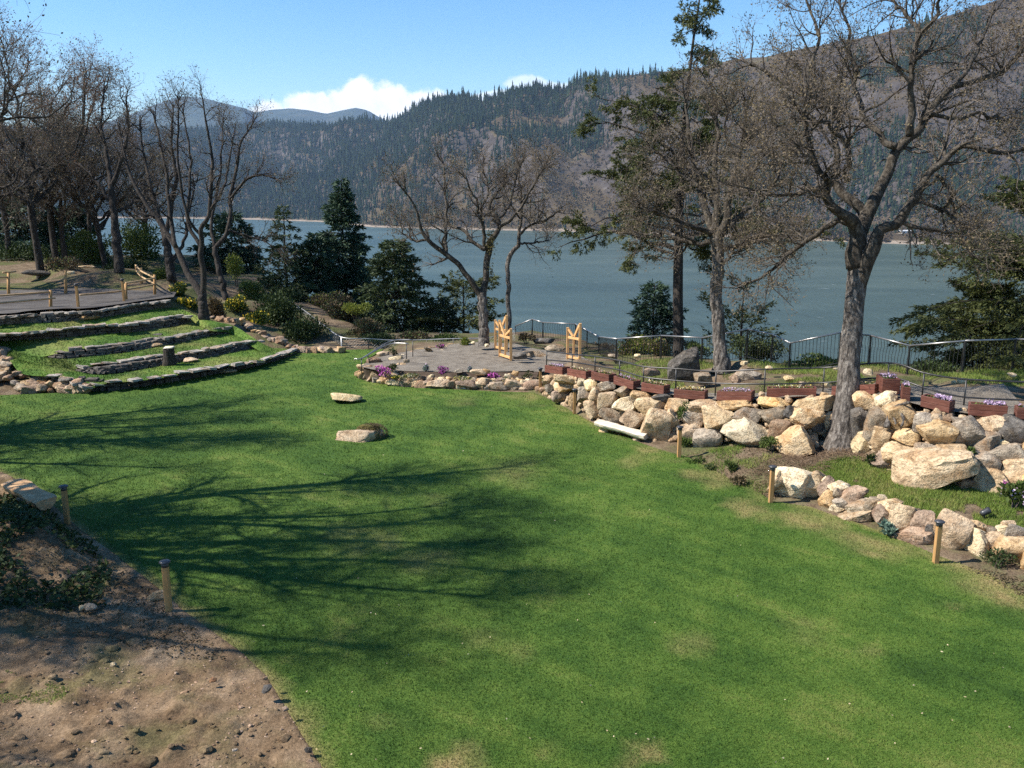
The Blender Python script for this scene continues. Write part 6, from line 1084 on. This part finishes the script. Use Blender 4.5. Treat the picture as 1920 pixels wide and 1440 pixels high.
# the tall old fir between the fence and the second oak: one-sided, ragged, with long lower limbs
TF = 33.0; keep = rng; rng = np.random.default_rng(70); base = PD(1272, 668, TF); base[2] = min(base[2], float(gz(base[0], base[1]))); r = thing('fir_tree', 'tall ragged old fir with a dark trunk rising past the top of the picture', 'conifer', base)
ax = [(1272, 690, 21), (1272, 640, 20), (1271, 560, 19), (1272, 480, 18), (1274, 400, 16), (1277, 320, 14), (1281, 250, 12), (1288, 180, 9), (1296, 110, 7), (1302, 60, 5), (1310, 10, 4), (1316, -40, 2)]
A_ = resample(np.array([list(PD(u, v, TF)) for u, v, w in ax]), 30); Rr = np.interp(np.linspace(0, 1, 30), np.linspace(0, 1, 12), [w * TF / FPX / 2 for _, _, w in ax]); mb = MB(); tubes(mb, A_, Rr, 12)
BR = [(470, 1043, 462, .5, 9), (440, 1085, 425, -1, 7), (395, 1123, 330, 1.0, 6), (350, 1150, 318, -1.2, 6), (300, 1095, 232, .3, 6), (268, 1112, 182, .8, 5), (250, 1180, 205, -1, 4), (225, 1200, 230, 1, 4), (180, 1225, 165, -.5, 4), (140, 1245, 150, .5, 3), (445, 1560, 448, .8, 9), (425, 1480, 470, -1.5, 6), (400, 1400, 440, 1.8, 5), (330, 1380, 350, -1.6, 5), (280, 1360, 290, 1.0, 4), (230, 1350, 235, -.8, 4),
      (190, 1345, 195, .6, 3), (120, 1335, 108, -.4, 3), (90, 1345, 95, .4, 2), (60, 1270, 70, -.3, 2), (40, 1330, 45, .3, 2), (20, 1285, 25, .2, 2), (0, 1335, 5, .2, 2), (480, 1180, 478, 2, 6), (415, 1190, 400, 2.4, 6), (372, 1200, 362, -2.4, 5), (310, 1190, 290, 2.0, 5), (345, 1240, 370, 2.6, 5), (470, 1340, 500, 2.4, 4), (265, 1310, 275, 2.2, 4)]
B_ = []
for (v0, u1, v1, dt, w) in BR:
    u0 = np.interp(v0, [a[1] for a in ax][::-1], [a[0] for a in ax][::-1]); a = PD(u0, v0, TF); b = PD(u1, v1, TF + dt); m_ = a * .5 + b * .5 + [0, 0, .12 * np.linalg.norm(b - a)]; B_.append(resample(np.array([a, m_, b]), 9) + np.concatenate([np.zeros((1, 3)), rng.normal(0, .06, (8, 3))]))
B_ = np.array(B_); tubes(mb, B_, np.array([np.linspace(w, 1.2, 9) * TF / FPX / 2 for *_, w in BR]), 6); LB = np.linalg.norm(B_[:, -1] - B_[:, 0], axis=1); g1 = [grow(B_[k], np.full(B_[k].shape[:2], .02), n_, .75, l_, 6, .14, -.04, .6, .15, .005) for k, n_, l_ in ((LB > 2.2, 10, .95), ((LB <= 2.2) & (LB > 1.1), 7, .55), (LB <= 1.1, 5, .3))]; sub = np.concatenate([a for a, b in g1]); sr = np.concatenate([b for a, b in g1]); sub2, sr2 = grow(sub, sr, 4, .7, .45, 4, .12, -.08, .7, .2, .004); tubes(mb, sub, sr, 4); mb.build('trunk', M['bark_dark'], r)
mb = MB(); spray(mb, sub, 40, .17, .036, side=.3, droop=.4, smin=.3); kd = rng.uniform(0, 1, len(sub2)) < .75; spray(mb, sub2[kd], 55, .15, .034, side=.35, droop=.4, smin=.2); mb.build('crown', M['fir_olive'], r, False); rng = keep
# ------------------------------------------------------------------ shrubs, ground cover, flowers
def bush(name, label, cat, c, rx, ry, rz, mat_, n, leaf, seed, flower=None, nf=0, fl=.05, stems=7, group=None, width=.5, up=.5):
    """many small leaves in several overlapping clumps round a few stems"""
    global rng
    keep = rng; rng = np.random.default_rng(seed); c = np.asarray(c, float); r = thing(name, label, cat, c - [0, 0, rz], group); k = max(5, int(n / 160)); B = rng.normal(0, 1, (k, 3)); B = nrm(B) * rng.uniform(.2, .85, (k, 1)) * [rx, ry, rz]; B[:, 2] = np.maximum(B[:, 2], -rz * .75); mb = MB()
    S = np.array([c - [0, 0, rz * 1.1] + [0, 0, 0] + rng.normal(0, .1, 3) * [rx, ry, 0] for _ in range(min(k, stems))]); e = c + B[:len(S)] * .95; P_ = np.stack([S, S * .6 + e * .4 + [0, 0, .1 * rz], e], 1); tubes(mb, P_, np.full(P_.shape[:2], .012) * [1.2, .9, .4], 5); mb.build('stems', M['twig_dark'], r)
    i = rng.integers(0, k, n); q = nrm(rng.normal(0, 1, (n, 3))) * rng.uniform(.35, 1, (n, 1)) ** .6 * np.array([rx, ry, rz]) * .48; p = c + B[i] + q; D = q / np.array([rx, ry, rz]) + rng.normal(0, .35, (n, 3)) + [0, 0, up]; mb = MB(); kites(mb, p, D, leaf * rng.uniform(.6, 1.4, n), leaf * width); mb.build('foliage', M[mat_], r, False)
    if flower:
        i = rng.integers(0, k, nf); q = nrm(rng.normal(0, 1, (nf, 3)) + [-.2, -.5, .7]) * np.array([rx, ry, rz]) * .55; mb = MB(); kites(mb, c + B[i] + q, rng.normal(0, 1, (nf, 3)) + [0, 0, .4], fl * rng.uniform(.6, 1.3, nf), fl * .8); mb.build('flower_foliage', M[flower], r, False)
    rng = keep; return r
SHR = [('yellow flowering shrub right of the cedar rail corner', 334, 546, 42, 20, 20, 'leaf_mid', 900, .13, 'leaf_yellow', 90), ('bright yellow shrub left of the forked tree trunk', 356, 574, 40, 22, 16, 'leaf_mid', 800, .12, 'leaf_yellow', 240), ('yellow flowering shrub behind the forked tree, left of the broom', 442, 576, 41.5, 26, 18, 'leaf_mid', 900, .12, 'leaf_yellow', 160), ('yellow flowering shrub at the top of the rubble slope', 478, 600, 40.3, 28, 15, 'leaf_mid', 900, .11, 'leaf_yellow', 170),
       ('dark green broom bush, tallest on the shrubby bank', 522, 592, 42, 48, 40, 'leaf_dark', 3600, .14, None, 0), ('dark green broom bush low above the far lawn corner', 568, 622, 40, 46, 30, 'leaf_dark', 2800, .13, None, 0), ('mid green bush beside the chain link fence top', 470, 556, 45.5, 30, 26, 'leaf_mid', 1300, .13, None, 0), ('dense bush between the broom and the slim fir', 545, 560, 47.5, 38, 26, 'leaf_dark', 1600, .14, None, 0), ('orange tinged bush beyond the chain link fence', 606, 566, 47, 36, 18, 'leaf_dry', 1400, .12, 'leaf_lime', 350),
       ('greyish bush in front of the big fir', 640, 588, 44.5, 34, 28, 'leaf_dry', 1500, .13, 'leaf_dark', 500), ('lime green bush right of the big fir trunk', 668, 583, 42.8, 26, 18, 'leaf_lime', 700, .11, None, 0), ('dry brown brush behind the chain link fence corner', 690, 618, 41, 34, 22, 'leaf_dry', 1500, .12, 'leaf_dark', 400), ('tan dry grass clump right of the forked tree', 405, 584, 40.2, 17, 26, 'leaf_dry', 900, .15, None, 0),
       ('light green bush at the back, left of the straight bare trunk', 168, 470, 52, 52, 34, 'leaf_mid', 2200, .17, None, 0), ('large light green bush right of the straight bare trunk', 255, 462, 54, 54, 42, 'leaf_mid', 2600, .17, 'leaf_lime', 500), ('olive bush low at the back of the gravel platform', 235, 500, 49.5, 44, 16, 'leaf_dark', 1100, .15, None, 0), ('yellow green bush behind the cedar rail corner', 300, 520, 45.5, 28, 22, 'leaf_mid', 1000, .14, 'leaf_lime', 300), ('dark thicket at the left edge behind the cedar rails', 50, 478, 53, 80, 26, 'leaf_dark', 2200, .17, None, 0), ('grey twiggy bush by the left cedar rails', 118, 500, 47, 40, 18, 'leaf_dry', 1200, .13, 'leaf_mid', 200),
       ('sparse yellow green sapling behind the leaning tree', 442, 500, 48, 26, 36, 'leaf_lime', 600, .13, None, 0), ('dark brush right of the chain link corner', 712, 640, 39.6, 40, 13, 'leaf_dark', 1400, .11, None, 0), ('dry brush along the cable behind the pad', 775, 634, 40, 40, 15, 'leaf_dry', 1400, .11, 'leaf_mid', 250), ('olive brush under the loose olive fir', 838, 638, 39.4, 34, 13, 'leaf_mid', 1000, .11, None, 0), ('small lime bush beside the stage oak', 872, 640, 37.2, 13, 9, 'leaf_lime', 420, .08, None, 0),
       ('yellowish bush behind the fence below the small dark fir', 1192, 652, 36.6, 36, 24, 'leaf_lime', 1300, .11, 'leaf_dry', 300), ('yellow brown bush behind the fence at the tall fir', 1238, 655, 35, 30, 18, 'leaf_lime', 900, .10, 'leaf_dry', 400), ('dry bush behind the fence right of the lone cedar gate', 1128, 656, 40, 32, 14, 'leaf_dry', 900, .10, None, 0), ('green bush behind the fence right of the second oak', 1420, 655, 31.5, 46, 26, 'leaf_dark', 1500, .10, 'fir_olive', 500), ('low green bush behind the fence dip left of the big oak', 1540, 684, 29, 56, 14, 'leaf_mid', 1500, .09, 'leaf_lime', 300),
       ('reddish dry bush beside the rear cedar gate', 985, 634, 38, 16, 11, 'leaf_dry', 420, .09, None, 0), ('dark bush behind the fence bays at the right', 1760, 690, 27.6, 56, 18, 'leaf_dark', 1300, .09, None, 0), ('olive bush behind the last fence bay', 1880, 690, 27.6, 56, 22, 'fir_olive', 1300, .09, None, 0), ('thin green bush behind the fence left of the second oak', 1310, 655, 33, 26, 18, 'leaf_mid', 600, .10, None, 0)]
for i, (lb, u, v, t, rx, ry, mt, n, lf, fl, nf) in enumerate(SHR):
    c = PD(u, v, t); k = t / FPX; bush('shrub', lb, 'shrub', c, rx * k, rx * k * .8, ry * k, mt, int(n * 1.5), lf, 200 + i, fl, int(nf * 1.4), .09)
def wp(u, v, out=.12):
    vb, tb_, vt, tt = wall_tab(u); return PD(u, v, tt + (tb_ - tt) * (v - vt) / (vb - vt) - out)
PLT = [('green plant trailing from a joint high in the boulder wall', wp(1279, 780), .20, .24, 'leaf_mid', 420, .07, None), ('weedy plant at the wall foot behind the lamp post', wp(1286, 832), .22, .14, 'leaf_mid', 350, .07, None), ('low weed in the bed right of the lamp post by the bench', gpt(1330, 872, depth(1330, 872, .1)), .24, .10, 'leaf_dark', 320, .06, None), ('leafy weed at the foot of the cream boulder', wp(1440, 836, .2), .30, .15, 'leaf_mid', 450, .07, None), ('weed patch at the left end of the bed', gpt(1305, 862, depth(1305, 862, .05)), .3, .12, 'leaf_mid', 380, .06, None),
       ('glossy dark green plant in front of the pink rock right of the oak', wp(1640, 876, .2), .20, .19, 'leaf_dark', 420, .08, None), ('green tuft growing between boulders at the right', wp(1818, 858, .08), .14, .2, 'leaf_mid', 260, .08, None), ('blue grey rosette at the foot of the edging', P(1664, 996, .1), .14, .11, 'leaf_blue', 240, .09, None), ('dark weed in front of the edging at the right', P(1872, 1056, .08), .32, .14, 'leaf_dark', 420, .06, None), ('dry brown weed in the bed left of the pale boulder', gpt(1390, 900, depth(1390, 895, .15)), .3, .16, 'leaf_dry', 420, .07, None), ('green weed near the left end of the debris bed', gpt(1372, 880, depth(1372, 880, .1)), .2, .13, 'leaf_mid', 300, .07, None)]
for i, (lb, c, rx, rz, mt, n, lf, fl) in enumerate(PLT): bush('plant', lb, 'plant', np.asarray(c) + [0, 0, rz * .55], rx, rx, rz, mt, n, lf, 300 + i, None, 0, stems=4)
bush('plant', 'large leafy plant with lilac flowers at the right edge below the wall', 'plant', PD(1902, 930, 17.6), .34, .34, .22, 'leaf_mid', 520, .12, 330, 'petal_lilac', 60, .05, width=.6)
bush('plant', 'purple flowering tuft left of the large leafy plant', 'plant', PD(1884, 911, 17.9), .10, .10, .09, 'leaf_dark', 90, .05, 331, 'petal_pink', 60, .04)
for i, (lb, u, v, w, h, mt, fl, nf) in enumerate([('magenta heather clump, left one in the flower bed', 722, 697, 19, 10, 'leaf_mid', 'petal_pink', 330), ('magenta heather clump in the middle of the flower bed', 832, 696, 12, 9, 'leaf_dark', 'petal_pink', 170), ('magenta heather clump, right one in the flower bed', 926, 705, 13, 9, 'leaf_dark', 'petal_pink', 280), ('pink flower clump among the rocks behind the stair handrails', 827, 650, 9, 5, 'leaf_mid', 'petal_pink', 110), ('lavender tuft between the left and middle heather clumps', 798, 690, 6, 9, 'leaf_blue', 'petal_lilac', 50), ('lavender tuft between the middle and right heather clumps', 881, 693, 5, 7, 'leaf_blue', 'petal_lilac', 40),
                                                ('dark round shrub at the head of the stair handrails', 738, 661, 10, 9, 'leaf_dark', None, 0), ('dark heath shrub at the left bend of the flower bed', 736, 690, 13, 9, 'leaf_dark', 'leaf_dry', 60), ('dark brown shrub at the right end of the flower bed', 988, 704, 13, 9, 'leaf_dark', 'leaf_dry', 80), ('yellow and orange pansies left in the flower bed', 772, 704, 22, 5, 'leaf_mid', 'petal_mix', 130), ('yellow and orange pansies right of the middle heather', 868, 710, 26, 4, 'leaf_mid', 'petal_mix', 110), ('small mixed flowers at the right of the flower bed', 955, 713, 18, 4, 'leaf_mid', 'petal_mix', 60), ('yellow pansies below the left heather clump', 745, 708, 12, 4, 'leaf_mid', 'leaf_yellow', 50), ('rust coloured plant among the rocks behind the stair handrails', 802, 656, 9, 5, 'leaf_dry', None, 0)]):
    t = 30.62 + (728 - v) * .024 if v > 670 else depth(u, v + h, PADZ); c = PD(u, v, t); k = t / FPX; bush('flower_clump', lb, 'flowers', c, w * k, w * k * .7, h * k, mt, 260, .06, 400 + i, fl, nf, .05, stems=5)

def region(poly_px, z, n):
    pl = np.array([P(u, v, z)[:2] for u, v in poly_px]); lo, hi = pl.min(0), pl.max(0); q = rng.uniform(lo, hi, (n * 3, 2)); q = q[inpoly(q[:, 0], q[:, 1], [tuple(a) for a in pl])][:n]; return q
def tufts(name, q, hgt, wid, m, label, dry, curl=.5):
    z = gz(q[:, 0], q[:, 1]); return blades(name, v3(q[:, 0], q[:, 1], z - .01), hgt, wid, m, label, dry, curl=curl)
BANK = [(1490, 885), (1540, 868), (1620, 868), (1690, 898), (1800, 922), (1920, 930), (1990, 950), (1990, 1000), (1900, 992), (1850, 985), (1760, 968), (1690, 945), (1620, 925), (1560, 905)]
q = region(BANK, .35, 42000); dn = fbm(v3(q[:, 0] * .9, q[:, 1] * .9), 4); kd = dn > -.27; q = q[kd]; dn = dn[kd]
lush = leafmat('bank_blade', [(.25, (.085, .15, .025)), (.5, (.175, .24, .045)), (.66, (.32, .30, .10)), (.8, (.42, .34, .17))], .9, .25); M['bank_blade'] = lush
tufts('bank_grass', q, .085, .012, lush, 'rough yellow green grass on the bank between the two boulder rows', None)
mx = M['grass']
q = []
for _ in range(26000):
    pass
uu = rng.uniform(1095, 1960, 60000); f = rng.uniform(0, 1, 60000) ** .8
tt_ = np.array([0.0]); w_u = np.arange(1090, 1970, 10); t_f = np.array([float(wall_tab(a)[3]) for a in w_u]); tn = np.interp(uu, w_u, t_f) + np.interp(uu, [1090, 1200, 1600, 1700, 1960], [1.2, 1.0, 1.1, 2.4, 4.4]); tf = np.interp(uu, [a[0] for a in FN], [a[2] for a in FN]) + .6; t = tn + f * (tf - tn); x = (uu - 960) / FPX * t; y = t * 1.0; q = np.column_stack([x, y]); dn = fbm(v3(x * .7, y * .7, 2 + 0 * x), 4); kd = dn > .0; q = q[kd]
tufts('garden_grass', q, .11, .016, lush, 'patchy green and straw grass between the handrail and the black fence', None)
q = region([(1285, 846), (1400, 842), (1500, 850), (1500, 880), (1440, 925), (1420, 918), (1350, 884)], .1, 9000); dn = fbm(v3(q[:, 0] * 1.3, q[:, 1] * 1.3, 4 + 0 * q[:, 0]), 4); q = q[dn > .03]; tufts('bed_weeds', q, .09, .014, lush, 'sparse green weeds in the bed at the foot of the wall', None)
def litter(name, q, zf, m, n, leaf, label, up=.25):
    z = zf(q[:, 0], q[:, 1]); p = v3(q[:, 0], q[:, 1], z + .01); mb = MB(); kites(mb, p, rng.normal(0, 1, (len(p), 3)) * [1, 1, up] + [0, 0, .1], leaf * rng.uniform(.5, 1.4, len(p)), leaf * .6); return tag(mb.build(name, M[m], smooth=False), label, 'ground cover', kind='stuff')
q = region([(1440, 920), (1400, 880), (1480, 850), (1560, 832), (1650, 850), (1660, 885), (1560, 880), (1530, 905), (1500, 900)], .25, 1500); z = gz(q[:, 0], q[:, 1]); mb = MB(); a = rng.uniform(0, 6.28, len(q)); L = rng.uniform(.1, .4, len(q)); p = v3(q[:, 0], q[:, 1], z + rng.uniform(.0, .07, len(q))); D = v3(np.cos(a), np.sin(a), rng.normal(0, .25, len(q))) * L[:, None]; tubes(mb, np.stack([p - D / 2, p + rng.normal(0, .02, p.shape), p + D / 2], 1), np.full((len(q), 3), .0045), 3)
M['dead_leaf'] = simple('dead_leaf', [(.3, (.30, .22, .12)), (.6, (.52, .43, .28)), (.8, (.70, .62, .48))], 9, 3, .9, 0)
M['dead_twig'] = simple('dead_twig', [(.3, (.12, .075, .045)), (.6, (.22, .15, .095)), (.8, (.33, .25, .17))], 3, 3, .9, 0); tag(mb.build('dead_twigs', M['dead_twig']), 'brown dead twigs and needles around the foot of the big oak', 'twigs', kind='stuff')
q = region([(1290, 848), (1420, 838), (1560, 832), (1650, 850), (1660, 885), (1560, 880), (1440, 925), (1350, 886)], .2, 2600); litter('dead_leaves', q, gz, 'leaf_dry', 0, .05, 'dry brown leaves in the bed below the wall')
q = region([(1800, 1058), (1870, 1068), (1930, 1090), (2000, 1130), (2000, 1165), (1920, 1118), (1850, 1080)], .03, 700); litter('fallen_leaf_litter', q, lambda a, b: gz(a, b) * 0 + np.maximum(gz(a, b), 0), 'leaf_dry', 0, .05, 'brown leaf litter at the lawn edge by the right border of the picture')
# ivy and dead leaves at the near left
q = region([(-160, 860), (20, 884), (60, 905), (110, 945), (160, 985), (205, 1025), (190, 1090), (110, 1100), (0, 1110), (-200, 1110)], .5, 9000); dn = fbm(v3(q[:, 0] * .9, q[:, 1] * .9, 8 + 0 * q[:, 0]), 4); q = q[dn > -.08]
zz = dirtz(q[:, 0], q[:, 1]); p = v3(q[:, 0], q[:, 1], zz + rng.uniform(.0, .22, len(q)) ** 1.3); mb = MB(); kites(mb, p, rng.normal(0, 1, (len(p), 3)) * [1, 1, .4] + [0, 0, .25], .095 * rng.uniform(.6, 1.4, len(p)), .07); tag(mb.build('ivy', M['leaf_dark'], smooth=False), 'dark ivy ground cover on the mound at the left', 'ivy', kind='stuff')
q = region([(-100, 1050), (210, 1035), (300, 1100), (345, 1145), (400, 1185), (430, 1215), (330, 1215), (150, 1180), (-100, 1170)], .2, 4200); litter('leaf_litter', q, dirtz, 'leaf_dry', 0, .05, 'pale dead leaves on the soil below the ivy', .5)
n = 2600; uu = rng.uniform(-60, 600, n); vv = rng.uniform(1090, 1470, n); pp = np.array([P(a, b, .12) for a, b in zip(uu, vv)]); kd = ~inpoly(pp[:, 0], pp[:, 1], LAWN); pp = pp[kd]; V0, F0 = ICO[1]; zz = dirtz(pp[:, 0], pp[:, 1]); mb = MB(); s = rng.lognormal(-4.75, .55, len(pp)); near_ = (fbm(v3(pp[:, 0] * 1.2, pp[:, 1] * 1.2), 3) > -.05)
V = V0[None] * (1 + rng.normal(0, .18, (len(pp), len(V0), 1))) * s[:, None, None] * [1.2, 1, .75] + v3(pp[:, 0], pp[:, 1], zz)[:, None]; keep_ = near_; V = V[keep_]; mb.add(V.reshape(-1, 3), (F0[None] + (np.arange(len(V)) * len(V0))[:, None, None]).reshape(-1, 3)); tag(mb.build('soil_pebbles', M['rock_red'], smooth=False), 'small stones and clods scattered over the bare soil', 'pebbles', kind='stuff')
q = region([(-60, 1240), (60, 1270), (130, 1290), (120, 1320), (0, 1320), (-80, 1300)], .15, 3500); z = dirtz(q[:, 0], q[:, 1]); dn = fbm(v3(q[:, 0] * 2.2, q[:, 1] * 2.2, 1 + 0 * z), 3); kd = dn > .0; blades('moss_patch', v3(q[:, 0], q[:, 1], z - .005)[kd], .035, .012, lush, 'bright green weed patch on the bare soil')
# pebbly gravel grains on the pad and the ramp edges are in their material; loose flakes along the pad rim
n = 170; uu = rng.uniform(0, 1920, n); vv = rng.uniform(700, 1440, n); q = np.array([P(a, b) for a, b in zip(uu, vv)]); q = q[inpoly(q[:, 0], q[:, 1], LAWN)]; mb = MB(); kites(mb, q + [0, 0, .035], rng.normal(0, 1, (len(q), 3)) * [1, 1, .2], .036 * rng.uniform(.5, 1.3, len(q)), .02); tag(mb.build('fallen_leaves', M['dead_leaf'], smooth=False), 'pale dead leaves and petals scattered on the lawn', 'leaves', kind='stuff')
n = 750; uu = rng.uniform(-60, 600, n); vv = rng.uniform(1080, 1470, n); pp = np.array([P(a, b, .12) for a, b in zip(uu, vv)]); pp = pp[~inpoly(pp[:, 0], pp[:, 1], LAWN)]; pp = pp[fbm(v3(pp[:, 0] * 1.7, pp[:, 1] * 1.7, 6 + 0 * pp[:, 0]), 3) > .0]; V0, F0 = ICO[2]; zz = dirtz(pp[:, 0], pp[:, 1]); s = rng.lognormal(-3.6, .45, len(pp)); nz_ = 1 + .9 * fbm(V0[None] * 1.6 + rng.uniform(0, 90, (len(pp), 1, 3)), 3)[..., None]; V = V0[None] * nz_ * s[:, None, None] * [1.2, 1, .6] + v3(pp[:, 0], pp[:, 1], zz)[:, None]
mb = MB(); mb.add(V.reshape(-1, 3), (F0[None] + (np.arange(len(V)) * len(V0))[:, None, None]).reshape(-1, 3)); tag(mb.build('soil_clods', M['bare_soil'], smooth=False), 'crumbly clods on the bare soil', 'soil', kind='stuff')
# ------------------------------------------------------------------ the air over the river
m = bpy.data.materials.new('haze'); m.use_nodes = True; nt = m.node_tree; nt.nodes.clear(); pv = nt.nodes.new('ShaderNodeVolumePrincipled'); out = nt.nodes.new('ShaderNodeOutputMaterial'); nt.links.new(pv.outputs[0], out.inputs['Volume'])
pv.inputs['Color'].default_value = (.50, .70, 1.0, 1); pv.inputs['Density'].default_value = 3.9e-5; pv.inputs['Anisotropy'].default_value = .0
mb = MB(); box(mb, (0, 5800, 560), (9500, 0, 0), (0, 6200, 0), (0, 0, 625)); hz = mb.build('haze', m, smooth=False, kind='stuff'); tag(hz, 'thin blue haze over the river and hills', 'haze')
